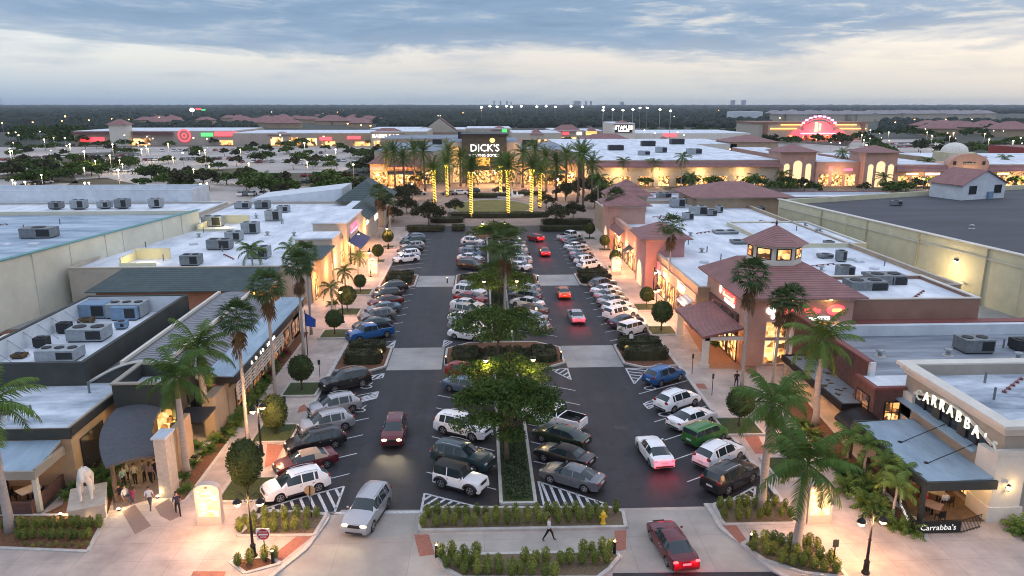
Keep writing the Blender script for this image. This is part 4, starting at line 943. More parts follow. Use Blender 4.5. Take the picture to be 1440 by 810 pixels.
def part(name,mb,m,par,**k): return mb.build(name,m,par,**k)
def flat_building(name,label,x0,y0,x1,y1,h,wallm,roofm,par_h=.5,cap=None,t=.3,cat='building',z0=-.02):
    r=thing(name,label,cat,((x0+x1)/2,y0,0)); r.location=(0,0,0)
    m=MB()
    m.box(x0,y0,z0,x1,y0+t,h); m.box(x0,y1-t,z0,x1,y1,h); m.box(x0,y0+t,z0,x0+t,y1-t,h); m.box(x1-t,y0+t,z0,x1,y1-t,h)
    part('wall',m,wallm,r)
    f=MB(); f.box(x0+t+.003,y0+t+.003,h-par_h-.25,x1-t-.003,y1-t-.003,h-par_h); part('roof',f,roofm,r)
    c=MB(); o=.06
    for a in((x0-o,y0-o,x1+o,y0+t+o),(x0-o,y1-t-o,x1+o,y1+o),(x0-o,y0+t+o,x0+t+o,y1-t-o),(x1-t-o,y0+t+o,x1+o,y1-t-o)): c.box(a[0],a[1],h,a[2],a[3],h+.12)
    part('parapet_cap',c,cap or kerbm,r)
    return r
UN=0
def unit(x,y,z,w,d,h,label,m=galvd,fans=2,rz=0):
    """rooftop air conditioner with base rail, louvred side and fan rings"""
    r=thing('rooftop_unit',label,'air conditioner',(x,y,z),rz,'rooftop air conditioners')
    b=MB(); b.box(-w/2,-d/2,.15,w/2,d/2,h); part('housing',b,m,r)
    b=MB(); b.box(-w/2+.1,-d/2+.1,0,w/2-.1,d/2-.1,.15); part('base_rail',b,charcoal,r)
    for i in range(fans):
        b=MB(); fx=-w/2+w*(i+.5)/fans; b.lathe([(min(w/fans,d)*.36,h-.02),(min(w/fans,d)*.36,h+.07),(min(w/fans,d)*.3,h+.08)],(fx,0,0),14); part('fan',b,fanm,r)
    b=MB(); b.box(w*.05,-d/2-.02,.3,w/2-.12,-d/2+.02,h-.15); part('louvre',b,fanm,r)
    return r
# ---- right big box store: long blank wall running back along the alley
r=thing('big_box_store','huge right-hand store with blank pale yellow wall and dark flat roof','building')
p0,p1=(72.6,72.),(61.6,148.)
x2=190.
poly=[p0,(x2,72.),(x2,150.),p1]
m=MB(); m.wall(p0,p1,.5,-.05,8.); m.wall(p1,(x2,195),.5,-.05,7.9); m.wall((x2,195),(x2,72),.5,-.05,8.); m.wall((x2,72),p0,.5,-.05,7.98); part('wall',m,creamy,r)
m=MB(); m.prism([(73.1,72.6),(x2-.5,72.6),(x2-.5,194.4),(62.1,147.6)],6.6,6.9); part('roof',m,W_grey,r)
m=MB(); m.wall((72.6,71.6),(61.55,148.4),.95,8.02,8.16); part('coping',m,lbeige,r)
m=MB(); m.wall((71.9,74),(61.2,147.5),.12,6.5,6.62); part('wall_ledge',m,lbeige,r)
x,y=G(1350,283,7); 
g_=bpy.data.objects['big_box_store']
for t in(.12,.3,.47,.63,.8):
    x=72.3+(61.3-72.3)*t-.0; y=72.+76.*t; m=MB(); m.wall((x-.02,y-.02),(x-.025,y+.02),.5,0,7.9); part('panel_joint',m,mat('joint_yellow',(.52,.48,.33),.9,0,.1,1),g_)  # panel joints, a deeper tone of the yellow stucco
for t in(.22,.7): x=72.2+(61.3-72.2)*t-.3; y=72.+76.*t; m=MB(); m.tube([(x,y,7.8),(x,y,.1)],.08,6); part('downpipe',m,creamy,g_)
r=thing('roof_house','small white gabled penthouse with red roof at the back of the dark roof','building',(103.5,153.3,6.9),R(18))
x0,x1,y0,y1=0,13.,0,8; z0=0
m=MB(); m.box(x0,y0,z0,x1,y1,z0+3.4); m.add([(x0,y0,z0+3.4),(x1,y0,z0+3.4),((x0+x1)/2,y0,z0+6.2),(x0,y1,z0+3.4),(x1,y1,z0+3.4),((x0+x1)/2,y1,z0+6.2)],[(0,1,2),(5,4,3)]); part('wall',m,whitew,r)
m=MB(); cxm=(x0+x1)/2
for s,e in((x0-.6,-1),(x1+.6,1)): m.add([(s,y0-.4,z0+3.25),(s,y1+.4,z0+3.25),(cxm,y1+.4,z0+6.35),(cxm,y0-.4,z0+6.35),(s,y0-.4,z0+3.1),(s,y1+.4,z0+3.1),(cxm,y1+.4,z0+6.2),(cxm,y0-.4,z0+6.2)],[(0,1,2,3),(7,6,5,4),(0,3,7,4),(1,5,6,2),(0,4,5,1)])
part('roof',m,tileR,r)
win(r,'S',2,4.2,z0+1.2,z0+3.,y0-.01,glassd); win(r,'S',9.6,11.8,z0+1.2,z0+3.,y0-.01,glassd)
m=MB(); m.box(7.6,y0-.5,z0,9,y0,z0+1.6); part('hatch_box',m,bluebox,r)
unit(103,121,6.9,5.5,4,1.6,'pale blue low unit on the dark roof behind the pale yellow wall',bluebox,3)
unit(107,103,6.9,7,6,3.,'large grey unit at the right edge of the dark roof',galvd,3)
unit(85,146,6.9,2,1.5,1,'small unit at the far side of the dark roof',galvd,1)
r=thing('wall_lamp','lit wall lamp over the service door in the pale yellow wall','lamp',(68.5,100,0))
m=MB(); m.box(-.5,-.3,5.2,-.1,.3,5.5); part('housing',m,charcoal,r); m=MB(); m.box(-.48,-.28,5.08,-.15,.28,5.2); part('lens',m,bulbw,r); light('wall_lamp_light',(-3.2,-.6,3.6),800,(1,.72,.36),.3,parent=r)
m=MB(); m.box(-.5,-2.6,2.4,.0,-1.4,2.55); part('door_hood',m,lbeige,r)
# block in the alley with yellow end wall
r=flat_building('rear_shop_block','white-roofed block with pale yellow end wall reaching into the right alley',46,111.5,61.,134,5.6,creamy,W_white,.15,lbeige)
r=flat_building('service_enclosure','small lit yellow enclosure in the right alley',52.5,66.5,56.5,70,2.6,creamy,conc,.4,kerbm,cat='enclosure'); light('enclosure_light',(54.5,65.5,2.3),120,(1,.75,.2),.2,parent=r)
# ---- right hand shop row, white roof
r=flat_building('right_shop_row','long right shop row with brown-pink street wall and white roof',26,84.2,58.5,165,5.6,tan,W_white,.55,beige)
m=MB(); m.box(25.82,84.3,4.4,25.99,104.6,4.75); part('cornice_band',m,pinkst,r)
m=MB(); m.box(25.9,84.3,0,25.99,104.6,4.4); part('street_wall',m,pinkst,r)
for i,(a,b) in enumerate(((85,88.5),(89.5,93),(94,97.5),(98.8,103.6))):
    win(r,'W',a,b,.15,3.1,25.9,(litdim if i in(0,1) else litshop2),charcoal,3,1,'shopfront')
# signs on that wall
def sign(par,y,z,w,h,m,x,name='sign',bars=0,bm_=None,face='W',board=charcoal):
    b=MB()
    if face=='W': b.box(x-.12,y-w/2,z-h/2,x-.01,y+w/2,z+h/2)
    elif face=='E': b.box(x+.01,y-w/2,z-h/2,x+.12,y+w/2,z+h/2)
    else: b.box(y-w/2,x-.12,z-h/2,y+w/2,x-.01,z+h/2)
    o=b.build(name,m,par); 
    if bars:
        random.seed(int(w*100+z*10)); g=MB(); n=bars; p=w*.9/n
        for i in range(n):
            a=y-w*.45+p*i+p*.15; e=a+p*.65; hh=h*random.uniform(.25,.36)
            for q in range(random.choice((1,2))):
                zz_=z-hh+q*hh; 
                if face=='W': g.box(x-.15,a,zz_,x-.121,e if q==0 else a+p*.25,zz_+hh*.9)
                elif face=='E': g.box(x+.121,a,zz_,x+.15,e if q==0 else a+p*.25,zz_+hh*.9)
                else: g.box(a,x-.15,zz_,e if q==0 else a+p*.25,x-.121,zz_+hh*.9)
        g.build('sign_lettering',bm_,o)
    return o
redg=emi('red_neon',(1,.012,.02),1.5); whiteg=emi('white_sign',(1,.96,.9),2.2); greeng=emi('green_neon',(.03,1,.12),1.); pinkg=emi('pink_neon',(1,.04,.2),1.6); orgg=emi('orange_neon',(1,.5,.08),2.6); yelg=emi('yellow_sign',(1,.8,.25),2.5); purpg=emi('purple_sign',(.8,.3,1),2.); magg=emi('magenta_neon',(1,.02,.22),1.9)
m=MB(); m.k=0
def disc_sign(par,x,y,z,r,m,face='W'):
    b=MB(); n=20
    b.lathe([(r,0),(r,.12)],(0,0,0),n,'y'); 
    b.v=[((x-.1+q[1] ,y+q[0],z+q[2]) if face=='W' else (x+q[0],y-.1+q[1],z+q[2])) for q in b.v]
    return b.build('sign_disc',m,par,fix=True)
disc_sign(r,25.8,103.1,4.0,.75,redg); sign(r,102.6,3.35,1.9,.35,whiteg,25.78)
sign(r,99.2,3.65,2.,.4,pinkg,25.9); 
sign(r,90.6,4.,2.6,.65,whiteg,25.9,bars=5,bm_=greeng); sign(r,92.3,4.15,.6,.9,greeng,25.9)
m=MB(); m.prism([(25.9,85),(24.6,85),(24.6,88.6),(25.9,88.6)],lambda x,y:3.0+(x-24.6)*.5,lambda x,y:3.08+(x-24.6)*.5); part('awning',m,seamx,r)
for i,(x,y,w,d,h,l) in enumerate([(933,283,3,2.6,2.,0),(952,291,3,2.4,1.9,0),(975,283,3.4,2.6,2,0),(981,302,3.2,2.2,1.8,0),(1053,284,3.2,2.2,1.7,0),(967,309,2,1.6,1.4,0),(1000,303,2,1.6,1.2,0),(1016,290,1.2,1.2,1,0),(1070,297,1.3,1.3,1,0),(1020,328,4,2.4,.5,0),(1044,342,3.6,2.4,.5,0),(1011,299,1.4,1.2,1.4,0)]):
    X,Y=G(x,y,5.05); unit(X,Y,5.06,w,d,h,f'grey rooftop unit on the right white roof, {ORD[i]} listed counting back to front' if False else f'{["large","mid-sized","small","flat"][0 if w>=3 and h>1 else 1 if h>1.3 else 3 if h<=.5 else 2]} grey unit {ORD[i]} in the cluster on the right white roof',galv if i%2 else galvd,2 if w>2.5 else 1)
# hipped towers of the right row
def tower(name,label,x0,y0,x1,y1,h,rh,wm,rm,oh=.9,z0=-.02,arch=None):
    r=thing(name,label,'tower'); m=MB(); m.box(x0,y0,z0,x1,y1,h); part('wall',m,wm,r)
    m=MB(); m.box(x0-.15,y0-.15,h-.5,x1+.15,y1+.15,h-.05); part('cornice',m,beige if wm is not rosest else pinkst,r)
    m=MB(); m.hip(x0-oh,y0-oh,x1+oh,y1+oh,h,rh); m.box(x0-oh+.01,y0-oh+.01,h-.12,x1+oh-.01,y1+oh-.01,h-.005); part('roof',m,rm,r)
    if arch:
        for f in arch:
            (face,a0,a1,z1,mm)=f; c={'S':y0,'W':x0,'E':x1}[face]
            g=MB(); n=10; cx=(a0+a1)/2; rr=(a1-a0)/2; pts=[(a0,.02),(a1,.02)]+[(cx+rr*math.cos(math.pi*k/n),z1-rr+rr*math.sin(math.pi*k/n)) for k in range(n+1)]
            if face=='S': v=[(p,c-.05,q) for p,q in pts]
            else: s=-1 if face=='W' else 1; v=[(c+s*.05,p,q) for p,q in pts]
            g.add(v,[tuple(range(len(v)))]); o=g.build('archway',mm,r)
            t=MB(); t.tube([(cx+(rr+.12)*math.cos(math.pi*k/n) if face=='S' else c+(-.06 if face=='W' else .06),c-.06 if face=='S' else cx+(rr+.12)*math.cos(math.pi*k/n),z1-rr+(rr+.12)*math.sin(math.pi*k/n)) for k in range(n+1)],.1,5); t.build('arch_trim',lbeige,o)
    return r
archlit=emi('arch_glow',(1,.55,.25),1.1)
tower('corner_tower','rose hip-roofed tower midway along the right shop row',24.3,105.,30.,112.,7.9,1.9,rosest,tileR,1.0,arch=[('S',26.3,29.3,3.8,archlit),('W',107,110.5,3.9,archlit)])
tower('corner_tower','pink hip-roofed tower near the far end of the right shop row',24.3,136,31,144,8.6,2.2,pinkst,tileR,1.1,arch=[('S',26.2,29,3.8,archlit),('W',138,141.5,4,archlit)])
tower('corner_tower','square tan tower behind the two pink ones with maroon pyramid roof',27.4,151.,34.6,158.,8.6,3.1,tan,tileR,1.2)
r=thing('arcade_front','cream and pink arcade between the two pink towers','building'); m=MB(); m.box(25.2,112.1,0,25.95,135.9,6.4); part('wall',m,pinkst,r)
m=MB(); m.prism([(24.2,126),(25.3,126),(25.3,135.8),(24.2,135.8)],lambda x,y:4.4+(x-24.2)*.9,lambda x,y:4.52+(x-24.2)*.9); part('tile_canopy',m,tileR,r)
m=MB(); m.prism([(25.1,115),(31,115),(31,122),(25.1,122)],6.41,lambda x,y:8.2-abs(y-118.5)*.5); part('gable',m,beige,r)
for a,b in((113,116.5),(118,121.5),(123,125),(127,130),(131.5,134.5)): win(r,'W',a,b,.1,3.,25.2,litshop2,charcoal,2,1,'shopfront')
m=MB(); m.prism([(23.9,118),(25.2,118),(25.2,121.5),(23.9,121.5)],lambda x,y:2.9+(x-23.9)*.7,lambda x,y:2.96+(x-23.9)*.7); part('awning',m,plastic,r)
tower('corner_tower','low wide tan block with maroon hip roof at the back of the right white roof',47,157,67,172,7.5,2.6,tan,tileR,1.4)
flat_building('rear_parapet_block','thin white parapet wing behind the right white roof',33.8,165.6,100,176,6.2,whitew,W_white,.6,capred)
# ---- corner shop with cupola
r=thing('cupola_shop','corner shop with maroon hip roof, lit cupola and red lettering','building')
X0,X1,Y0,Y1=27.5,38.8,72.,85.5; H=7.7
m=MB(); m.box(X0,Y0,0,X1,Y1-.01,H); part('wall',m,pinkst,r)
m=MB(); m.box(X0-.12,Y0-.12,H-.55,X1+.12,Y0,H-.02); m.box(X0-.12,Y0,H-.55,X0,Y1,H-.02); part('cornice',m,beige,r)
# porthole downlights in the soffit
for xx in(32,36): light('soffit_light',(xx,Y0-.7,H-.45),25,(1,.6,.2),.1,parent=r); MB().ball((xx,Y0-.6,H-.2),(.22,.22,.1),8).build('soffit_lamp',lampglow,r)
cx_,cy_=32.7,78.9; o=1.0; zb=H; zt=10.0; q=3.1
m=MB(); a=[(X0-o,Y0-o),(X1+o,Y0-o),(X1+o,Y1+o),(X0-o,Y1+o)]; b=[(cx_-q,cy_-q),(cx_+q,cy_-q),(cx_+q,cy_+q),(cx_-q,cy_+q)]
m.add([(x,y,zb) for x,y in a]+[(x,y,zt) for x,y in b]+[(x,y,zb-.15) for x,y in a],[(0,1,5,4),(1,2,6,5),(2,3,7,6),(3,0,4,7),(4,5,6,7),(8,9,1,0),(9,10,2,1),(10,11,3,2),(11,8,0,3),(11,10,9,8)]); part('hip_roof',m,tileR,r)
oc=lambda rad:[(cx_+rad*math.cos(R(22.5+45*k)),cy_+rad*math.sin(R(22.5+45*k))) for k in range(8)]
m=MB(); m.prism(oc(2.9),9.6,12.2); cu=part('cupola',m,lbeige,r)
for k in range(8):
    a_=oc(2.93); p,q2=a_[k],a_[(k+1)%8]; l=lambda t,z:(p[0]+(q2[0]-p[0])*t,p[1]+(q2[1]-p[1])*t,z)
    for nm,t0,t1,z0_,z1_,mm,e in(('cupola_window',.12,.88,10.6,11.85,plastic,1.0),('cupola_pane',.2,.8,10.72,11.75,litshop,1.012)):
        g=MB(); v=[l(t0,z0_),l(t1,z0_),l(t1,z1_),l(t0,z1_)]; g.add([(cx_+(x-cx_)*e,cy_+(y-cy_)*e,z) for x,y,z in v],[(0,1,2,3)]); g.build(nm,mm,cu)
m=MB(); v=[(x,y,12.2) for x,y in oc(3.6)]+[(cx_,cy_,14.1)]; m.add(v,[(k,(k+1)%8,8) for k in range(8)]+[tuple(range(7,-1,-1))]); part('cupola_roof',m,tileR,r); m=MB(); m.lathe([(.08,14.),(.14,14.2),(.02,14.7)],(cx_,cy_,0),8); part('finial',m,charcoal,r)
# south front: two storeys of lit glazing between piers
win(r,'S',29.6,33.,.3,3.,Y0,litshop2,lbeige,3,1,'display_window'); win(r,'S',33.3,37.4,.3,3.,Y0,litshop2,lbeige,3,1,'display_window')
win(r,'S',29.6,33.,3.2,5.,Y0,litshop,lbeige,3,1,'upper_window'); win(r,'S',33.3,37.4,3.2,5.,Y0,litshop,lbeige,3,1,'upper_window')
t_=text('Total',1.,redg,(32.2,Y0-.15,6.1),SOUTH,r) if False else None
g=MB(); 
for i,(x,rx,rz_) in enumerate(((31.4,.42,.42),(32.3,.16,.2),(33.8,.3,.3),(34.5,.5,.4),(35.1,.2,.22))): g.ball((x,Y0-.12,6.2-(.1 if i>2 else 0)),(rx,.08,rz_),12)
part('red_lettering',g,redg,r)
g=MB(); g.ball((36.9,Y0-.12,6.2),(1.0,.09,.6),20); o_=part('red_oval_sign',g,redg,r); sign(o_,36.95,6.2,.9,.32,orgg,Y0-.19,'oval_mark',face='S')
g=MB(); g.ball((30.0,Y0-.12,6.2),(.5,.08,.42),12); g.ball((30.3,Y0-.12,5.55),(.25,.08,.3),10); part('white_emblem',g,whiteg,r)
sign(r,35.2,5.3,2.2,.35,whiteg,Y0,face='S',bars=6,bm_=charcoal)
# west front with second sign
m=MB(); m.box(X0-.3,74.,.0,X0-.01,83.6,5.2); part('recess_panel',m,darkbrick,r)
win(r,'W',75.,79.,3.9,5.,X0-.3,glassd,charcoal,3,1,'upper_window')
sign(r,77.4,6.35,4.2,.85,redg,X0,'red_sign',bars=7,bm_=yelg); sign(r,77.2,5.65,3.2,.35,whiteg,X0,'white_sign',bars=9,bm_=purpg); g=MB(); g.ball((X0-.12,80.2,6.7),(.08,.3,.75),10); part('white_emblem',g,whiteg,r)
for a,b in((73.2,76),(76.6,79.4),(80,83)): win(r,'W',a,b,.15,3.,X0-.3,litshop2,charcoal,3,2,'shopfront')
# porch
po=MB(); po.prism([(22.9,71.4),(27.15,71.4),(27.15,82.4),(22.9,82.4)],lambda x,y:3.35+(x-22.9)*.22,lambda x,y:3.6+(x-22.9)*.22); pr=part('porch_roof',po,tileR,r)
for yy in(71.9,81.8):
    m=MB(); m.box(23.1,yy-.3,.1,23.7,yy+.3,3.4); m.box(23.0,yy-.4,.1,23.8,yy+.4,.5); part('porch_column',m,lbeige,r)
m=MB(); m.box(23.2,71.6,3.1,27.2,71.9,3.5); part('porch_beam',m,lbeige,r)
for yy in(74,79): light('porch_light',(25.2,yy,3.1),130,(1,.55,.22),.3,parent=r)
light('window_glow',(33,69.5,2.6),220,(1,.6,.25),1.,parent=r)
flat_building('corner_shop_rear','plain terracotta end wall block right of the cupola shop',38.81,73.2,53.2,84.1,6.9,brownst,W_white,.35,lbeige)
for i,(x,y,w,d,h) in enumerate([(1215,413,4.2,2.4,1.6),(1243,405,4,2.6,1.7),(1187,392,1.8,1.8,1.8),(1182,367,1.2,1.2,1.6),(1160,362,2,1.4,.6),(1225,388,2,1.5,.5),(1165,345,1.4,1.2,.8)]):
    X,Y=G(x,y,5.9 if i<2 else 5.1); unit(X,Y,5.94 if Y<84 else 5.06,w,d,h,f'{["grey-green","dark-topped","round drum-like","narrow upright","low flat","flat shallow","tiny"][i]} unit behind the maroon hip roof',galvd,2 if w>3 else 1)
# ---- brown brick shop and white-walled roof between
r=thing('brick_shop','dark brown brick shop with red coping and streaked grey roof','building')
m=MB(); m.box(32.3,56.5,0,32.7,71.,6.0); m.box(32.7,56.5,0,66,56.8,4.1); part('wall',m,darkbrick,r)
m=MB(); m.box(32.71,56.81,3.,66,71.2,3.5); part('roof',m,W_strk,r)
m=MB(); m.box(32.2,56.4,6.,32.85,71.1,6.14); part('coping',m,capred,r); m=MB(); m.box(32.3,56.1,3.5,32.75,56.49,6.14); part('coping_end',m,whitew,r)
m=MB(); m.box(32.3,71.2,0,66,72.,4.62); part('white_back_wall',m,whitew,r); m=MB(); m.box(38.9,71.9,4.63,66.05,73.15,4.72); part('wall_cap',m,capred,r)
m=MB(); m.box(31.3,53.3,0,33.85,56.45,4.9); m.box(33.85,53.7,0,36.5,56.45,4.9); fb=part('box_front',m,darkbrick,r); m=MB(); m.box(31.55,53.72,4.9,36.4,56.3,4.95); part('box_roof',m,W_white,fb); m=MB(); m.box(31.2,53.2,4.9,33.85,53.6,5.12); m.box(31.2,53.6,4.9,31.6,56.4,5.12); part('box_coping',m,capred,fb)
win(r,'S',32.2,33.5,2.0,3.9,53.3,litshop,plastic,2,2); win(r,'W',53.9,56.,2.1,4.1,31.3,litdim,plastic,2,2)
m=MB(); m.prism([(29.7,55.0),(32.25,55.0),(32.25,67.),(29.7,67.)],2.75,2.98); c_=part('street_canopy',m,galv,r); m=MB(); m.box(29.5,54.8,2.5,29.7,67.2,3.06); m.box(29.7,54.8,2.5,31.25,55.0,3.06); m.box(29.7,67.,2.5,32.2,67.2,3.06); part('canopy_fascia',m,blackm,c_)
random.seed(4); 
g=MB()
for i in range(22): g.ball((random.uniform(29.9,32),random.uniform(56,66.6),2.99),(random.uniform(.1,.35),random.uniform(.1,.45),.03),6)
tag(g.build('fallen_leaves',skirt),kind='stuff')
for yy in(57,61,65): light('canopy_light',(30.6,yy,2.3),110,(1,.5,.18),.2,parent=r)
win(r,'W',57.,61,.2,2.4,32.3,litshop,charcoal,3,1,'shopfront'); win(r,'W',62,67,.2,2.4,32.3,litshop,charcoal,4,1,'shopfront')
m=MB()
n=8
for k in range(n): a,b=math.pi*k/n/2,math.pi*(k+1)/n/2; m.add([(x,y,1.9+1.0*math.sin(t)) for t,y in((a,51.5),(a,54.6),(b,54.6),(b,51.5)) for x in(31.29-2.4*math.cos(t),)],[(0,1,2,3)])
m.build('black_canopy',blackm,r)
unit(*G(1368,492,3.6),3.51,2.9,2.1,1.4,'big grey duct unit on the streaked roof by the white wall',galvd,2)
unit(*G(1434,490,3.6),3.51,1.6,1.4,1.1,'dark unit at the right edge of the streaked roof',fanm,1)
# ---- italian restaurant, right foreground
r=thing('italian_restaurant','beige restaurant with lit CARRABBA\'S letters and pale corniced roof','building')
X0,Y0,X1,Y1,H=33.9,42.3,64.,53.6,6.95
m=MB(); m.box(X0,Y0,0,X1,Y0+.4,H); m.box(X0,Y0+.4,0,X0+.4,Y1,H); m.box(X0+.4,Y1-.4,0,X1,Y1,H); m.box(X1-.4,Y0+.4,0,X1,Y1-.4,H); part('wall',m,greige,r)
m=MB(); m.box(X0+.41,Y0+.41,5.7,X1-.41,Y1-.41,6.1); part('roof',m,W_blue,r)
for k,(z0_,z1_,ov) in enumerate(((H-.75,H-.45,.18),(H-.448,H-.15,.4),(H-.148,H+.12,.65))):
    m=MB(); m.box(X0-ov,Y0-ov,z0_,X1,Y0+.35,z1_); m.box(X0-ov,Y0+.35,z0_,X0+.35,Y1+ov,z1_); m.box(X0+.35,Y1-.35,z0_,X1,Y1+ov,z1_); part('cornice',m,lbeige,r)
m=MB()   # pale piers, corner column with plinth
m.box(X0-.55,Y0-.35,0,X0+1.5,Y0+.02,H-2.1); m.box(X0-.55,Y0+.02,0,X0-.01,Y0+1.6,H-2.1); m.box(X0-.7,Y0-.5,0,X0+1.65,Y0-.36,1.2); m.box(X0-.7,Y0-.36,0,X0-.56,Y0+1.7,1.2); m.box(X0-.6,Y0-.38,H-2.08,X1,Y0-.01,H-1.75); m.box(X0-.3,Y1-1.6,0,X0-.01,Y1,H-2.1)
part('corner_pier',m,lbeige,r)
# panels above and arch recess with dark glazing under the letters
m=MB(); n=14; ya,yb=43.2,52.2; pts=[(ya,4.3),(yb,4.3)]+[(yb+(ya-yb)*k/n,4.9+.95*math.sin(math.pi*k/n)) for k in range(n+1)]
m.add([(X0-.06,p,q) for p,q in pts],[tuple(range(len(pts)))]); ar=part('arched_glazing',m,glassd,r)
for k in range(1,6):
    yy=ya+(yb-ya)*k/6; m=MB(); m.box(X0-.14,yy-.09,4.3,X0-.06,yy+.09,4.9+.9*math.sin(math.pi*k/6)); part('mullion',m,blackm,ar)
for yy in(46.2,49.2): m=MB(); m.box(X0-.2,yy-.45,4.32,X0-.15,yy+.45,5.6); part('shutter',m,darkgreen,ar)
m=MB(); m.tube([(X0-.08,p,q+.14) for p,q in pts[2:]],.13,5); part('arch_trim',m,lbeige,r)
for k,ch in enumerate("CARRABBA'S"):
    yy=51.3-.955*k; t=(yb-yy)/(yb-ya); text(ch,1.18,emi('cream_letters',(1,.96,.76),1.05) if k not in(0,9) else emi('faint_letter',(.4,.46,.4),.5),(X0-.3,yy,5.1+.5*math.sin(math.pi*min(1,max(0,t)))),WEST,r,'channel_letter',.05,sx=.92)
m=MB(); m.prism([(X0-.85,Y0+1.7),(X0-.02,Y0+1.7),(X0-.02,Y1+.3),(X0-.85,Y1+.3)],4.1,lambda x,y:4.2+(x-X0+.85)*.12); part('ledge_roof',m,canm,r)
m=MB(); m.box(X0-.3,Y0+1.71,2.9,X0-.02,Y1,4.09); part('lower_band',m,greige,r)
# patio canopy
m=MB(); m.prism([(28.9,41.9),(33.3,41.9),(33.3,51.2),(28.9,51.2)],lambda x,y:2.95+(x-28.7)*.05,lambda x,y:3.1+(x-28.7)*.05); pc=part('patio_canopy',m,canm,r)
m=MB(); m.box(28.7,41.7,2.6,28.89,51.4,3.2); m.box(28.89,41.7,2.6,33.5,41.89,3.2); m.box(28.89,51.21,2.6,33.5,51.4,3.2); part('canopy_fascia',m,darkgreen,pc)
for yy in(41.8,46.5,51.2): m=MB(); m.box(28.55,yy-.12,.1,28.8,yy+.12,2.9); part('canopy_post',m,darkgreen,pc)
for yy in(44.4,47.6): m=MB(); m.tube([(33.7,yy+.3,4.4),(30.5,yy,3.2)],.03,6); m.ball((30.3,yy,3.2),(.18,.18,.05),8); part('tie_rod',m,blackm,pc)
for xx,yy in((30.3,43.2),(31.4,46.5),(30.3,49.5)): light('patio_light',(xx,yy,2.5),55,(1,.55,.2),.15,parent=r)
win(r,'W',42.9,47.4,.3,2.8,X0-.02,litshop,charcoal,4,1,'patio_window'); win(r,'W',48,52.5,.3,2.8,X0-.02,litdim,charcoal,4,1,'patio_window')
m=MB(); m.sheet([(28.9,41.9),(33.5,41.9),(33.5,51.2),(28.9,51.2)],.155); struct('patio_floor',m,mat('patio_tiles',(.16,.10,.06),.7,0,.25,2))
m=MB(); m.sheet([(-46,45.7),(-30.7,45.7),(-30.7,49.4),(-46,49.4)],.155); struct('patio_floor',m,M['patio_tiles'])
# wall sconces
for i,(x,y) in enumerate(((X0-.75,Y0+.45),(X0+.35,Y0-.6))):
    s=thing('wall_sconce',f'lit carriage lamp on the {("street","front")[i]} face of the Carrabba\'s pier','lamp',(x,y,2.7),0,'carriage lamps on the pier')
    m=MB(); m.lathe([(.05,-.25),(.1,-.2),(.05,-.15)],(0,0,0),8); m.box(-.03,0 if i else -.03,-.1,.03 if i else .2,.25 if i else .03,-.05); part('bracket',m,blackm,s)
    m=MB(); m.lathe([(.07,-.15),(.14,.12),(.13,.15)],(0,0,0),8); part('glass',m,lampglow,s); m=MB(); m.lathe([(.16,.15),(.03,.28)],(0,0,0),8); part('cap',m,blackm,s); light('sconce_light',(-.25 if not i else .1,-.25,.0),45,(1,.62,.25),.1,parent=s)
m=MB(); m.box(X0+2.6,Y0-.12,4.0,X0+9,Y0-.02,4.4); m.box(X0+2.6,Y0-.1,1.6,X0+9,Y0-.02,3.4); part('front_shutters',m,darkgreen,r)
s=text('EXIT',.01,blackm,(0,0,-5),SOUTH) if False else None
# patio fence with script banners
def fence(p,q,label,script=None,h=1.0):
    f=thing('patio_fence',label,'fence',(p[0],p[1],.12)); d=Vector((q[0]-p[0],q[1]-p[1])); L_=d.length; f.rotation_euler=(0,0,math.atan2(d.y,d.x))
    m=MB(); m.box(0,-.02,h-.05,L_,.02,h); m.box(0,-.02,.08,L_,.02,.13)
    for i in range(int(L_/.14)+1): m.box(i*.14-.01,-.01,0,i*.14+.01,.01,h)
    part('railing',m,blackm,f)
    if script:
        m=MB(); m.box(.15,-.05,.12,L_-.15,-.03,h-.08); b=part('banner',m,mat('banner_cloth',(.012,.014,.014),.8,0,.1,2),f)
        text(script,.55,emi('banner_script',(.8,.8,.76),.9),(L_/2,-.07,h*.5),SOUTH,b,'script_lettering',.005)
fence(G(1282,752,.12),G(1352,750,.12),'black patio fence with script banner facing the camera',"Carrabba's")
fence(G(1262,706,.12),G(1282,752,.12),'black patio fence with script banner facing the walk',"Carrabba's")
fence(G(1352,750,.12),G(1378,742,.12),'short plain black patio fence by the pier')
fence(G(1205,655,.12),G(1262,706,.12),'long plain black patio fence behind the young palms')
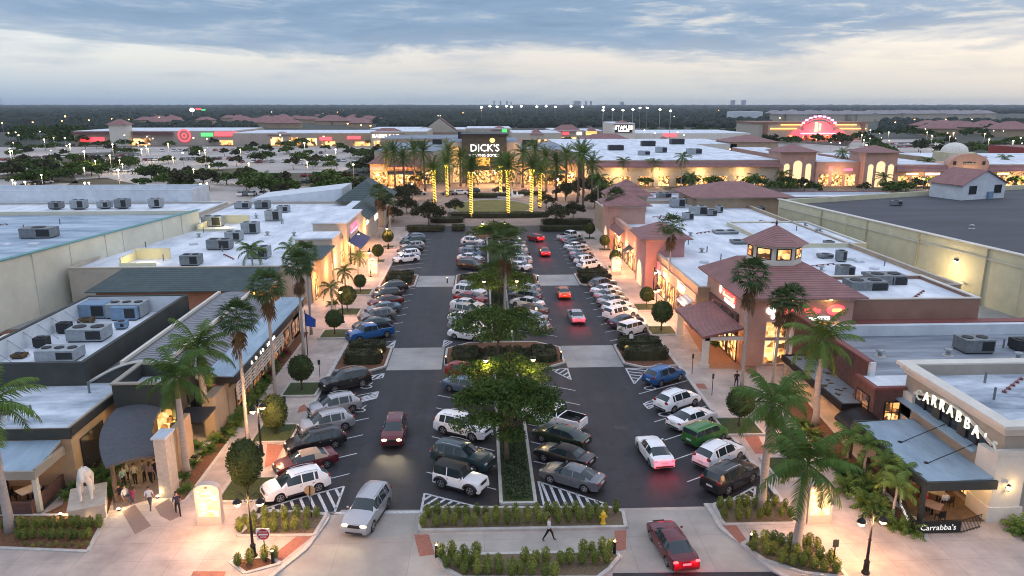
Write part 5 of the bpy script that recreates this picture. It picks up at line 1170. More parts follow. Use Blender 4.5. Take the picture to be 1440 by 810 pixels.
# patio tables
def table(x,y,label,cloth=None,group='patio tables'):
    t=thing('patio_table',label,'table',(x,y,.12),random.random(),group); m=MB(); m.box(-.55,-.55,.72,.55,.55,.77); part('table_top',m,cloth or brickgrey,t); m=MB(); m.lathe([(.3,0),(.06,.05),(.05,.72)],(0,0,0),8); part('pedestal',m,blackm,t)
def chair(x,y,rz,label,group='patio chairs'):
    t=thing('patio_chair',label,'chair',(x,y,.12),rz,group); m=MB(); m.box(-.22,-.22,.43,.22,.22,.47); part('seat',m,blackm,t); m=MB(); m.box(-.22,.2,.47,.22,.24,.9); part('backrest',m,blackm,t)
    for a,b in((-.2,-.2),(.2,-.2),(-.2,.2),(.2,.2)): m=MB(); m.box(a-.02,b-.02,0,a+.02,b+.02,.43); part('leg',m,blackm,t)
random.seed(6)
for i,(x,y) in enumerate(((30.2,42.9),(31.6,44.6),(30,46.),(31.4,47.7),(30.2,49.4),(31.6,51))):
    table(x,y,f'{ORD[i]} table from the front under the Carrabba\'s patio canopy',beige if i%2 else None)
    for k in range(2): a=k*math.pi+.4*i; chair(x+.85*math.sin(a),y-.85*math.cos(a),a+math.pi,f'{("near","far")[k]} chair at the {ORD[i]} patio table from the front, right restaurant')
# ---- left brown restaurant
r=thing('brown_restaurant','brown restaurant with barrel metal roof, dark parapets and curved entrance canopy','building')
m=MB(); m.box(-46,49.6,0,-29.6,50.,4.4); m.box(-30.,50.,0,-29.6,57,4.4); m.box(-46,50,0,-45.7,60,4.4); part('wall',m,tan,r)
m=MB(); m.box(-45.7,50.,3.9,-30.,60.4,4.25); part('flat_roof',m,W_blue,r)
m=MB(); m.box(-46,49.45,3.75,-29.5,49.6,4.55); m.box(-29.6,49.6,3.9,-29.45,57,4.55); part('roof_edge',m,darkgreen,r)
# mechanical yard parapet
a0,b0,a1,b1=-44.,58.6,-33.,81.; h=6.3
m=MB(); m.box(a0,b0,3.,a1,b0+.35,h); m.box(a1-.35,b0+.35,3.,a1,b1,h); m.box(a0,b1-.35,0,a1-.35,b1,h); m.box(a0,b0+.35,0,a0+.35,b1-.35,h); part('parapet',m,darkgreen,r)
m=MB(); m.box(a0+.36,b0+.36,4.,a1-.36,b1-.36,4.4); part('yard_roof',m,W_white,r)
m=MB(); m.box(a0+.355,b0+.37,4.41,a0+.40,b1-.37,h-.1); m.box(a0+.41,b1-.40,4.41,a1-.4,b1-.355,h-.1); part('yard_lining',m,whitew,r)
m=MB()
for i in range(9): y=b0+2.5+i*2.4; m.tube([(a0+.4,y,h-.3),(a0+2.1,y+.2,4.45)],.04,5)
part('parapet_braces',m,galv,r)
# barrel roof
def arcpts(xc,w,z0,rise,n=16): return [(xc-w/2+w*k/n,z0+rise*math.sin(math.pi*k/n)) for k in range(n+1)]
m=MB(); ap=arcpts(-28.4,9.2,4.4,1.7); n=16
v=[(x,59.2,z) for x,z in ap]+[(x,83.,z) for x,z in ap]; m.add(v,[(k,k+1,k+18,k+17) for k in range(n)]); part('barrel_roof',m,seam,r)
m=MB(); m.add([(x,59.19,z) for x,z in ap]+[(-23.8,59.19,3.6),(-33.,59.19,3.6)],[tuple(range(19))]); part('barrel_end',m,darkgreen,r)
m=MB(); m.tube([(x,59.15,z) for x,z in ap],.13,5); m.tube([(-30.2,59.2,6.0),(-30.2,83,6.0)],.2,4); m.tube([(-26.6,59.2,6.0),(-26.6,83,6.0)],.2,4); part('barrel_edge',m,lbeige,r)
# street wing with slatted screen and small lit letters
m=MB(); m.box(-29,60.4,0,-22.1,60.7,4.1); m.box(-22.4,60.7,0,-22.1,86,3.); m.box(-33,83.1,0,-22.1,86.,4.1); part('wing_wall',m,tan,r)
m=MB(); m.prism([(-24.2,60.),(-21.3,60.),(-21.3,86.4),(-24.2,86.4)],lambda x,y:4.15+(x+24.2)*-.06,lambda x,y:4.5+(x+24.2)*-.06); part('wing_roof',m,canm,r)
m=MB(); m.box(-21.3,59.9,3.75,-21.15,86.5,4.42); m.box(-24.2,59.85,3.75,-21.15,59.99,4.3); fa=part('wing_fascia',m,charcoal,r)
m=MB()
for i in range(5): z=3.3-i*.32; m.box(-21.5,60.7,z,-21.4,76.,z+.09)
for y in(61,64.7,68.4,72.2,75.9): m.box(-21.55,y-.06,1.8,-21.38,y+.06,3.75)
part('slat_screen',m,lbeige,r)
text('THE  GRILLE' if False else '\u2022  \u2022\u2022 \u2022\u2022\u2022\u2022\u2022',.9,whiteg,(-21.05,68.4,4.05),EAST,r,'lit_lettering',.05) if False else None
g=MB(); random.seed(2)
for i,y in enumerate((64.2,65.5,67.,67.7,69.3,69.9,70.5,71.1,71.7)): g.box(-21.14,y,3.9,-21.08,y+.34,4.02+.1*(i%2)); g.box(-21.14,y,4.06,-21.08,y+.12,4.22)
part('lit_lettering',g,whiteg,r)
win(r,'S',-25.5,-24.,1.2,2.7,60.4,glassd,tan); win(r,'S',-25,-22.6,3.3,3.95,60.4,emi('red_window',(.6,.05,.08),.5),charcoal,3)
for i,(a,b) in enumerate(((62,66),(67,71),(72,76),(77,81),(82,85.5))): win(r,'E',a,b,.5,2.4,-22.1,litdim,charcoal,2,1)
# tower box and entrance
BX0,BX1,BY0,BY1=-28.7,-24.2,54.3,59.1
m=MB(); m.box(BX0,BY0,3.9,BX1,BY0+.3,5.95); m.box(BX0,BY0+.3,3.,BX0+.3,BY1,5.95); m.box(BX1-.3,BY0+.3,3.,BX1,BY1,5.95); m.box(BX0+.3,BY1-.3,3.,BX1-.3,BY1,5.95); eb=part('entrance_box',m,darkgreen,r)
m=MB(); m.box(BX0+.31,BY0+.31,4.7,BX1-.31,BY1-.31,4.9); part('box_roof',m,W_white,eb); m=MB(); m.box(BX0-.1,BY0-.1,5.95,BX1+.1,BY0+.3,6.08); m.box(BX0-.1,BY0+.3,5.95,BX0+.3,BY1+.1,6.08); m.box(BX1-.3,BY0+.3,5.95,BX1+.1,BY1+.1,6.08); m.box(BX0+.3,BY1-.3,5.95,BX1-.3,BY1+.1,6.08); part('box_coping',m,greige,eb)
m=MB(); m.box(-29.58,50.6,.1,-29.5,53.9,3.2); part('dark_opening',m,glassd,r); m=MB(); m.box(-29.4,57.,0,-24.2,57.3,3.9); part('porch_back_wall',m,tan,r)
# curved canopy: sweeps down and out like a sail
m=MB(); nx,ny=10,12; v=[]
for j in range(ny+1):
    t=j/ny; xl=-28.5*(1-t)**2+2*t*(1-t)*-28.7+t*t*-25.7; xr=-25.0*(1-t)**2+2*t*(1-t)*-25.1+t*t*-22.9
    for i in range(nx+1):
        s=i/nx; yl=54.2-7.8*t; yr=54.2-6.*t
        v.append((xl+(xr-xl)*s,yl+(yr-yl)*s,4.05-.55*t-.4*t*t+.3*math.sin(s*math.pi)*(1-.5*t)))
q=(nx+1)*(ny+1); w_=nx+1
m.add(v+[(x,y,z-.2) for x,y,z in v],[(j*w_+i,(j+1)*w_+i,(j+1)*w_+i+1,j*w_+i+1) for j in range(ny) for i in range(nx)]+[(q+j*w_+i,q+j*w_+i+1,q+(j+1)*w_+i+1,q+(j+1)*w_+i) for j in range(ny) for i in range(nx)]+[(j*w_,q+j*w_,q+(j+1)*w_,(j+1)*w_) for j in range(ny)]+[((j+1)*w_+nx,q+(j+1)*w_+nx,q+j*w_+nx,j*w_+nx) for j in range(ny)]+[(ny*w_+i,q+ny*w_+i,q+ny*w_+i+1,ny*w_+i+1) for i in range(nx)])
part('entrance_canopy',m,awn,r,smooth=False)
for x,y in((-25.6,47.0),(-27.3,50.2)): m=MB(); m.tube([(x,y,0),(x,y,3.05)],.16,10); part('canopy_column',m,trunkB,r)
m=MB(); m.box(-22.75,47.3,0,-21.95,48.7,4.6); part('entrance_pillar',m,plinthm,r); m=MB(); m.box(-22.85,47.2,4.6,-21.85,48.8,4.74); part('pillar_cap',m,W_white,r)
m=MB(); m.box(-23.,50.5,0,-22.6,53.4,3.9); part('side_wall',m,tan,r); m=MB(); m.box(-24.1,53.5,2.9,-21.8,56.5,3.1); part('side_canopy',m,charcoal,r)
m=MB(); m.box(-23.,57.,0,-22.2,60.35,3.6); part('return_wall',m,tan,r)
m=MB(); m.box(-26.8,56.9,.15,-25.,56.98,2.7); part('entrance_door',m,litshop,r); light('side_entry_light',(-22.9,54.5,2.6),110,(1,.7,.3),.15,parent=r)
for x,y,e in((-25,51,140),(-24.3,54,90),(-24.3,48.5,60)): light('canopy_light',(x,y,3.1),e,(1,.68,.18),.3,parent=r)
# patio lean-to at far left
m=MB(); m.prism([(-46,45.9),(-30.2,45.9),(-30.2,49.44),(-46,49.44)],lambda x,y:2.95+(y-45.9)*.17,lambda x,y:3.1+(y-45.9)*.17); part('patio_roof',m,canm,r)
m=MB(); m.box(-46,45.7,2.6,-30.,45.88,3.2); m.box(-30.18,45.88,2.65,-30.,49.4,3.3); part('patio_fascia',m,greige,r)
for x in(-30.3,-36,-41): m=MB(); m.box(x-.15,45.95,.0,x+.15,46.25,2.7); part('patio_post',m,lbeige,r)
m=MB(); m.box(-46,45.5,0,-30.6,45.65,1.0); m.box(-30.6,45.5,0,-30.45,49.5,1.); part('patio_wall',m,darkbrick,r)
win(r,'S',-37,-34.5,.1,2.5,49.6,glassd,plastic,1,1,'patio_door'); 
for x in(-33,-38): light('patio_light',(x,47.4,2.5),55,(1,.5,.18),.2,parent=r)
for i,x in enumerate((-31.9,-34.3,-36.8,-39)):
    table(x,47.5,f'{ORD[i]} table from the corner post under the left metal patio roof',lbeige if i==0 else None)
    for k in range(2): chair(x+(.85 if k else -.85),47.5,R(-90 if k else 90),f'{("left","right")[k]} chair at the {ORD[i]} table from the corner post, left patio')
# yard units
for i,(px,py,w,d,h,mm,f,l) in enumerate([(86,505,4.6,2.6,1.1,galv,3,'nearest long condenser inside the left parapet yard'),(127,477,4.6,2.8,1.3,galv,2,'middle condenser inside the left parapet yard'),(205,430,5,3,1.6,galv,3,'far condenser with four fans inside the left parapet yard'),(138,443,4.2,2.6,1.6,bluebox,0,'wide blue-grey duct box inside the left parapet yard'),(180,448,3.6,2.4,1.5,bluebox,0,'blue-grey box beside the far condenser'),(60,488,1.6,1.2,1.,fanm,1,'dark exhaust hood near the left end of the parapet yard'),(92,468,1.6,1.2,1.1,fanm,1,'pair-shaped dark exhaust hood in the middle of the parapet yard'),(122,455,1.8,1.4,.6,skirt,1,'rusty low fan between the duct boxes'),(28,503,1.5,1.2,.4,skirt,1,'rusty curb unit at the near left of the parapet yard'),(172,462,1.4,1.2,.8,bluebox,1,'small blue box by the right parapet')]):
    X,Y=G(px,py,4.4); unit(min(max(X,-42.5),-34.6),min(Y,79),4.41,w*.75,d*.8,h,l,mm,f)
# ---- left warehouse
r=thing('warehouse','long cream warehouse with pale blue stained roof on the left','building')
q0,q1=(-61.,78.),(-51.3,134.)
m=MB(); m.wall(q0,q1,.5,-.05,8.4); m.wall(q1,(-130,134),.5,-.05,8.38); m.wall((-61,78),(-130,78),.5,-.05,8.36); part('wall',m,cream,r)
m=MB(); m.prism([(-130,78.3),(-61.4,78.3),(-51.8,133.6),(-130,133.6)],7.4,7.7); part('roof',m,W_steel,r)
m=MB(); m.wall((-61.05,77.6),(-51.2,134.4),.8,8.41,8.55); part('coping',m,mat('teal_coping',(.12,.30,.30),.6,0,.1,2),r)
m=MB()
for t in(.15,.42,.62,.8): x=q0[0]+(q1[0]-q0[0])*t+.27; y=q0[1]+(q1[1]-q0[1])*t; m.box(x,y-.03,0,x+.02,y+.03,8.4)
part('panel_joint',m,kerbm,r)
for i,t in enumerate((.3,.55,.9)):
    x=q0[0]+(q1[0]-q0[0])*t+.3; y=q0[1]+(q1[1]-q0[1])*t; m=MB(); m.tube([(x,y,8.2),(x,y,.1)],.07,6); m.box(x-.1,y-.15,8.,x+.15,y+.15,8.25); part('downpipe',m,cream,r)
unit(-66,111,7.71,4.5,2.6,1.5,'green-grey unit standing alone on the warehouse roof',galvd,1)
for i,(px,py) in enumerate(((40,330),(75,325),(10,345))):
    X,Y=G(px,py,7.7); g=MB(); g.lathe([(.5,0),(.5,.2),(.1,.3)],(0,0,0),10); o=g.build('roof_vent',W_white); o.location=(X,Y,7.7); tag(o,f'{("middle","farthest","nearest")[i]} low pale vent on the warehouse roof','vent')
# tank and bollards in the alley
r=thing('service_tank','long pale compactor tank with rusty open end in the left alley','tank',(-50.,72,0),R(95)); m=MB(); m.lathe([(1.3,-5.),(1.6,-4.8),(1.6,4.8),(1.3,5.)],(0,0,1.7),16,'y'); m.v=[(y,x,z) for x,y,z in m.v]; part('drum',m,lbeige,r,smooth=True,ang=40,fix=True); m=MB(); m.box(5.,-1.2,.4,6.6,1.2,3.2); part('open_end',m,mat('rusty_metal',(.12,.06,.03),.9,.1,.5,2),r)
for i,(px,py) in enumerate(((28,455),(58,443),(62,437))):
    X,Y=G(px,py); g=MB(); g.lathe([(.12,0),(.12,1.2),(.05,1.28)],(0,0,0),10); o=g.build('bollard',mat('yellow_paint',(.65,.42,.03),.6,0,.1,3)); o.location=(X,Y,0); tag(o,f'{("nearest","middle","farthest")[i]} yellow bollard beside the compactor tank','bollard','yellow bollards in the left alley')
# ---- left shop rows
r=flat_building('terracotta_shop','terracotta shop wall with green-grey shingle eave behind the restaurant',-50,94.,-27.9,99.,3.6,orangest,W_white,.1,lbeige)
m=MB(); m.add([(-51,93.2,3.6),(-27.5,93.2,3.6),(-27.5,99,5.4),(-48.6,99,5.4),(-51,93.2,3.45),(-27.5,93.2,3.45)],[(0,1,2,3),(4,5,1,0)]); part('shingle_eave',m,tileG,r)
light('eave_light',(-29.6,92.6,3.),160,(1,.42,.1),.15,parent=r); MB().ball((-29.6,93.4,3.2),(.14,.14,.2),8).build('eave_lamp',emi('orange_flame',(1,.35,.05),14),r)
r=flat_building('left_shop_row','left shop row with white roof and orange-lit street front',-56.,99.2,-23.6,168.,5.4,beige,W_white,.35,beige)
m=MB(); m.box(-23.6,99.3,0,-23.45,128,5.3); part('street_wall',m,tan,r)
for i in range(7): a=101+i*3.9; win(r,'E',a,a+3.2,.15,3.,-23.45,litshop2,charcoal,3,1,'shopfront')
for i in range(9): a=129.5+i*4.1; win(r,'E',a,a+3.3,.15,3.,-23.6,litshop2,charcoal,3,1,'shopfront')
# yellow light wells seen in the roof
for a in((-50.5,-45.5,102,107),(-50.6,-44,131,140)):
    m=MB(); x0,x1,y0,y1=a; m.box(x0,y0,5.06,x1,y0+.2,5.5); m.box(x0,y1,5.06,x1,y1+.2,6.6); m.box(x0,y0+.2,5.06,x0+.2,y1,6.2); part('light_well',m,creamy,r); light('well_light',((x0+x1)/2,(y0+y1)/2-1,5.9),260,(1,.75,.25),.3,parent=r)
# false fronts on the street side
def ffront(x0,y0,x1,y1,h,label,wm=beige,rm=None,z0=0):
    b=thing('false_front',label,'building'); m=MB(); m.box(x0,y0,z0,x1,y1,h); part('wall',m,wm,b); m=MB(); m.box(x0-.2,y0-.2,h,x1+.2,y1+.2,h+.2); part('cap',m,W_white,b); return b
ffront(-29,113.5,-23.2,119.5,6.6,'beige false front with grey slate gable on the left street side',beige)
b=ffront(-28.5,124,-22.8,140.,7.4,'tall beige false front with the pink sign on the left street side',beige)
sign(b,131,5.9,7,1.1,pinkg,-22.8,'pink_sign',bars=9,bm_=redg,face='E'); sign(b,131,5.2,7,.18,purpg,-22.8,'blue_strip',face='E')
m=MB(); m.prism([(-22.8,124.5),(-20.6,124.5),(-20.6,135.5),(-22.8,135.5)],lambda x,y:4.1-(x+22.8)*.55,lambda x,y:4.2-(x+22.8)*.55); part('awning',m,blueaw,b)
b=ffront(-28,140.2,-23.,162.,6.2,'slate-roofed front with the green sign at the far end of the left row',beige)
m=MB(); m.prism([(-24.6,140.5),(-21.6,140.5),(-21.6,161.8),(-24.6,161.8)],lambda x,y:5.4-(x+21.6)*.75,lambda x,y:5.5-(x+21.6)*.75); part('slate_skirt',m,tileGx,b)
sign(b,150,4.7,4,1.,whiteg,-21.5,'green_sign',bars=4,bm_=greeng,face='E'); sign(b,141.5,4.,.8,2.6,greeng,-22.6,'green_blade_sign',face='E'); sign(b,144,4.6,3,.7,whiteg,-22.4,'white_sign',face='E')
b=thing('gabled_shop','slate gabled shop front over the tan street wall','building'); m=MB(); m.box(-27,103,0,-23.2,112,5.6); part('wall',m,tan,b); m=MB(); m.prism([(-27.4,102.6),(-22.6,102.6),(-22.6,112.4),(-27.4,112.4)],5.6,lambda x,y:5.7+max(0,2.2-abs(y-107.5)*.42)); part('roof',m,tileGx,b)
b=thing('end_pavilion','grey-green hipped pavilion at the far end of the left white roof','building'); m=MB(); m.box(-31,166,0,-22.,180,6.); part('wall',m,beige,b); m=MB(); m.hip(-32.5,164,-20.5,182,6.,4.2); part('roof',m,tileG,b)
m=MB(); m.prism([(-52,168),(-31.5,168),(-31.5,181),(-52,181)],0,lambda x,y:6.2+(x+52)*.11); part('white_wing',m,whitew,b)
r=flat_building('rear_white_block','white parapet block across the back of the left roofs',-118,165,-64.,176,8.6,whitew,W_white,2.6,whitew)
flat_building('rear_white_block','flat white-roofed block between the warehouse and the rear parapet',-110,134.4,-56.2,164.8,6.0,beige,W_white,.3,whitew)
random.seed(31)
ADJ=['squat','tall','boxy','wide','narrow','pale','dark','dented','low','large','small','plain','double','single-fan','weathered','square']
for i,(px,py,z) in enumerate([(80,293,5.9),(112,293,5.9),(148,292,5.9),(173,292,5.9),(220,291,5.9),(342,293,5.06),(370,293,5.06),(385,310,5.06),(399,298,5.06),(310,350,5.06),(330,338,5.06),(353,328,5.06),(270,372,5.06),(365,362,5.06),(300,318,5.06)]):
    X,Y=G(px,py,z); unit(X,Y,z+.01,random.uniform(2.2,3.6),2.2,random.uniform(1.3,2.),f'{ADJ[i]} grey rooftop unit on the white roofs at left, {ORD[i]} of the scatter',galv if i%3 else galvd,2)
for y,e in((101,260),(108,260),(115,260),(122,260),(129,240),(136,240),(144,240)): light('soffit_light',(-22.1,y,3.0),e*3.2,(1,.42,.13),.3,parent=bpy.data.objects['left_shop_row'])
for y,e in((86.5,170),(92,200),(98,200),(114,220),(119,220),(124,220),(131,220)): light('soffit_light',(24.8 if y<105 else 24.4,y,3.2),e*3.,(1,.42,.17),.3,parent=bpy.data.objects['right_shop_row'])
random.seed(61)
def pipe(x,y,z,k,where):
    r=thing('roof_vent',f'{["thin vent pipe","mushroom vent","low curb hatch","skinny gas pipe on blocks"][k]} {where}','roof vent',(x,y,z),random.random()*6,f'{["vent pipes","mushroom vents","curb hatches","gas pipes"][k]} {where}'); m=MB()
    if k==0: m.lathe([(.09,0),(.09,.9),(.05,.95)],(0,0,0),8)
    elif k==1: m.lathe([(.3,0),(.2,.1),(.2,.45),(.42,.5),(.36,.65),(.05,.75)],(0,0,0),12)
    elif k==2: m.box(-.6,-.5,0,.6,.5,.3)
    else:
        m.tube([(0,0,.18),(4,0,.18)],.05,6)
        for q in range(5): m.box(q-.08,-.15,0,q+.08,.15,.13)
    part('body',m,[galvd,galv,whitew,capred][k],r)
    if k in(1,2): m=MB(); m.lathe([(.55,.0),(.5,.04)],(0,0,0),12); part('flashing',m,kerbm,r)
for (x0,x1,y0,y1,z,n,wh) in((28,44,88,150,5.06,22,'on the right white roof'),(44,57,86,106,5.06,8,'on the right white roof by the alley'),(47,60,112,133,5.41,5,'on the alley block roof'),(-54,-26,102,150,5.06,22,'on the left white roof'),(-100,-62,82,128,7.71,12,'on the blue warehouse roof'),(75,140,80,140,6.91,9,'on the big dark roof'),(36,62,58,70,3.51,7,'on the streaked roof'),(37,58,44.5,52,6.11,6,'on the Carrabba\'s roof'),(-44,-31,51,57,4.26,5,'on the low left restaurant roof'),(38,52,75,83,6.56,4,'on the corner shop roof')):
    for i in range(n): pipe(random.uniform(x0,x1),random.uniform(y0,y1),z,random.choice((0,0,1,1,2,3)),wh)
# blue flag banner
r=thing('banner_pole','blue flag hanging from a pole on the left walk','flag',(*G(433,500,.12),.12)); m=MB(); m.tube([(0,0,0),(0,0,5.2)],.05,8); part('pole',m,blackm,r); m=MB(); m.add([(0,0,4.9),(1.1,.1,4.1),(1.0,.15,3.2),(.05,0,3.4)],[(0,1,2,3)]); m.add([(0,.03,4.9),(1.1,.13,4.1),(1.0,.18,3.2),(.05,.03,3.4)],[(3,2,1,0)]); part('flag_cloth',m,mat('blue_cloth',(.01,.06,.35),.7,0,.1,3),r)
# ---------------------------------------------------------------- street furniture
def lamp_post(x,y,h,span,label,z=.12,double=True,rz=0,e=200,col=(1,.62,.28),group='ornate lamp posts'):
    r=thing('street_lamp',label,'street lamp',(x,y,z),rz,group)
    m=MB(); m.lathe([(.24,0),(.24,.12),(.17,.2),(.15,.75),(.18,.8),(.09,.95),(.075,h*.55),(.10,h*.56),(.065,h*.6),(.05,h-.1),(.09,h),(.03,h+.3)],(0,0,0),12); part('pole',m,blackm,r,smooth=True,ang=40)
    for s in ((1,-1) if double else (1,)):
        m=MB(); a=span/2; m.tube([(0,0,h-.35),(s*a*.35,0,h-.1),(s*a*.7,0,h+.12),(s*a,0,h),(s*a,0,h-.2)],.03,6); m.tube([(s*a*.2+.12*math.cos(t),0,h-.35+.12*math.sin(t)) for t in[k*.7 for k in range(9)]],.02,5); part('arm',m,blackm,r)
        m=MB(); m.lathe([(.04,h-.2),(.1,h-.26),(.25,h-.42),(.28,h-.5)],(s*a,0,0),12); hd=part('shade',m,blackm,r,smooth=True,ang=50)
        m=MB(); m.ball((s*a,0,h-.55),(.21,.21,.2),12); m.build('globe',lampglow,hd,True)
        light('lamp_light',(s*a,0,h-.82),e,col,.18,parent=r)
    return r
for (px,py,py2,sp,lb,rz) in ((357,783,696,1.35,'nearest left double lamp with scrolled arms beside the no entry sign',0),(1217,806,722,1.35,'nearest right double lamp standing on the walk before the patio',.1),(368,640,566,.9,'double lamp on the left walk between two topiaries',.9)):
    x,y=G(px,py,.12); h=hgt(x,y,py2)-.12; lamp_post(x,y,h,sp,lb,rz=rz,e=680,col=(1,.50,.22))
for (px,py,lb) in ((720,508,'near the first island'),(700,397,'in the second block'),(693,315,'in the far block')):
    x,y=G(px,py,4.9); lamp_post(2.4,y,5.5,4.2,f'wide-armed double lamp in the median {lb}',e=420,col=(1,.66,.2),group='double lamps in the median')
for i,(px,py,e) in enumerate(((1107,558,150),(924,409,160),(920,384,160),(886,342,160),(869,351,120),(864,328,140))):
    x,y=G(px,py,4.0); lamp_post(max(x,KR+.8),y,4.5,.8,f'{ORD[i]} black lamp from the camera along the right walk',double=i in(1,),e=e*5,rz=.8,col=(1,.45,.22))
for i,(px,py,e) in enumerate(((480,412,160),(520,356,160),(545,322,150),(492,340,150),(505,330,120))):
    x,y=G(px,py,4.0); lamp_post(min(x,KL-.8),y,4.5,.8,f'{ORD[i]} small black lamp from the camera along the left walk',double=False,e=e*5,rz=2.,col=(1,.45,.22))
for i,(px,py) in enumerate(((384,792),(614,783),(864,778),(1055,768),(627,512),(789,505),(537,505),(880,500),(629,398),(756,395))):
    x,y=G(px,py,.15); r=thing('bollard_light',f'black bollard light, {["by the no entry sign","at the left end of the centre walk","at the right end of the centre walk","by the lower right bed","left corner of the near median island","right corner of the near median island","corner of the near left kerb island","corner of the near right kerb island","left corner of the far median island","right corner of the far median island"][i]}','bollard light',(x,y,.15),0,'bollard lights at the kerbs')
    m=MB(); m.lathe([(.12,0),(.1,.05),(.085,.8),(.085,.82)],(0,0,0),12); part('post',m,blackm,r); m=MB(); m.lathe([(.07,.82),(.07,.95)],(0,0,0),12); part('lens',m,lampglow,r); m=MB(); m.lathe([(.11,.95),(.11,.98),(.03,1.05)],(0,0,0),12); part('cap',m,blackm,r); light('bollard_glow',(0,-.1,1.12),22,(1,.6,.25),.06,parent=r)
# directories
def postermat():
    n='backlit_posters'
    if n in M: return M[n]
    m=bpy.data.materials.new(n); m.use_nodes=True; nt=m.node_tree; N=nt.nodes; L=nt.links; b=N['Principled BSDF']; tc=N.new('ShaderNodeTexCoord')
    br=N.new('ShaderNodeTexBrick'); br.offset=.3; br.inputs['Scale'].default_value=2.2; br.inputs['Brick Width'].default_value=.8; br.inputs['Row Height'].default_value=.34; br.inputs['Mortar Size'].default_value=.03
    br.inputs['Color1'].default_value=(1,.88,.5,1); br.inputs['Color2'].default_value=(.8,.30,.05,1); br.inputs['Mortar'].default_value=(.9,.6,.25,1)
    mp=N.new('ShaderNodeMapping'); mp.inputs['Rotation'].default_value=(R(90),0,0); L.new(tc.outputs['Object'],mp.inputs[0]); L.new(mp.outputs[0],br.inputs['Vector']); L.new(br.outputs['Color'],b.inputs['Emission Color']); b.inputs['Base Color'].default_value=(.1,.1,.1,1); b.inputs['Emission Strength'].default_value=2.2; M[n]=m; return m
def kiosk(px,py,lb,s=1.):
    x,y=G(px,py,.12); r=thing('directory_kiosk',lb,'directory kiosk',(x,y,.12),0,'lit directory kiosks'); r.scale=(s,s,s)
    m=MB(); m.box(-.8,-.3,0,.8,.3,.6); m.box(-.8,-.26,.6,-.66,.26,2.5); m.box(.66,-.26,.6,.8,.26,2.5); part('cabinet',m,mat('pale_pink_enamel',(.55,.45,.40),.5,0,.05,3),r)
    m=MB(); n=10; pts=[(-.8,2.5),(.8,2.5)]+[(.8*math.cos(math.pi*k/n),2.5+.42*math.sin(math.pi*k/n)) for k in range(n+1)]; k_=len(pts)
    m.add([(p,-.27,q) for p,q in pts]+[(p,.27,q) for p,q in pts],[tuple(range(k_)),tuple(range(2*k_-1,k_-1,-1))]+[((i+1)%k_,i,i+k_,(i+1)%k_+k_) for i in range(k_)]); part('arched_top',m,M['pale_pink_enamel'],r,fix=True)
    m=MB(); m.box(-.66,-.22,.6,.66,-.18,2.5); part('poster_panel',m,postermat(),r)
    m=MB(); m.box(-.66,.18,.6,.66,.22,2.5); part('rear_panel',m,postermat(),r)
    m=MB(); m.ball((0,-.28,2.7),(.12,.02,.06),8); part('badge',m,capred,r)
    light('kiosk_glow',(0,-1.6,1.9),330,(1,.50,.25),.7,parent=r); light('kiosk_glow',(0,1.6,1.9),260,(1,.50,.25),.7,parent=r)
kiosk(297,735,'glowing directory kiosk on the left walk near the restaurant entrance'); kiosk(1149,733,'glowing directory kiosk behind the lower right royal palm'); kiosk(525,389,'small glowing directory kiosk far up the left walk'); kiosk(866,386,'small glowing directory kiosk far up the right walk')
# signs
def post_sign(px,py,h,lb,cat='sign',name='road_sign'):
    x,y=G(px,py,.15); r=thing(name,lb,cat,(x,y,.15)); m=MB(); m.tube([(0,0,0),(0,0,h)],.035,6); part('post',m,blackm,r); return r
r=post_sign(374,790,2.3,'red and white DO NOT ENTER sign on a black post')
m=MB(); m.box(-.4,-.05,1.5,.4,-.036,2.3); b=part('backing_plate',m,mat('sign_white',(.7,.7,.7),.5,0,.03,3),r); m=MB(); n=24; m.add([(.36*math.cos(6.283*k/n),-.056,1.9+.36*math.sin(6.283*k/n)) for k in range(n)],[tuple(range(n))]); part('red_disc',m,mat('sign_red',(.42,.01,.02),.5,0,.05,4),r); m=MB(); m.box(-.27,-.064,1.84,.27,-.058,1.94); part('white_bar',m,M['sign_white'],r)
text('DO NOT',.13,M['sign_white'],(0,-.064,2.07),SOUTH,r,'sign_text',.003); text('ENTER',.13,M['sign_white'],(0,-.064,1.72),SOUTH,r,'sign_text',.003)
r=post_sign(438,727,2.3,'back of an octagonal stop sign on a post before the white SUV')
m=MB(); m.add([(.38*math.cos(6.283*(k+.5)/8),.04,1.95+.38*math.sin(6.283*(k+.5)/8)) for k in range(8)]+[(.38*math.cos(6.283*(k+.5)/8),.06,1.95+.38*math.sin(6.283*(k+.5)/8)) for k in range(8)],[tuple(range(8)),tuple(range(15,7,-1))]+[((k+1)%8,k,k+8,(k+1)%8+8) for k in range(8)]); part('octagon_back',m,mat('sign_back',(.28,.22,.15),.5,.2,.1,3),r)
for i,(px,py,h,w,c) in enumerate(((402,590,2.2,.28,'sign_back2'),(450,531,1.9,.26,'sign_back2'),(973,526,2.2,.2,'sign_back2'),(1001,556,2.2,.2,'sign_back2'),(1171,798,1.9,.35,'sign_back2'),(707,461,0,0,''))[:5]):
    r=post_sign(px,py,h,['dark narrow post sign by the oblong topiary on the left walk','dark narrow post sign beside the near left kerb island','dark post sign between the right hedge island and the porch','dark post sign at the kerb by the white SUV, right row','small dark green sign on a post in the lower right bed'][i]); m=MB(); m.box(-w/2,-.05,h-.5,w/2,-.02,h); part('plate',m,mat('dark_sign',(.03,.04,.035),.5,0,.1,3),r)
r=post_sign(887,492,1.9,'small white sign standing before the near right hedge'); m=MB(); m.box(-.22,-.05,1.35,.22,-.036,1.9); part('plate',m,M['sign_white'],r)
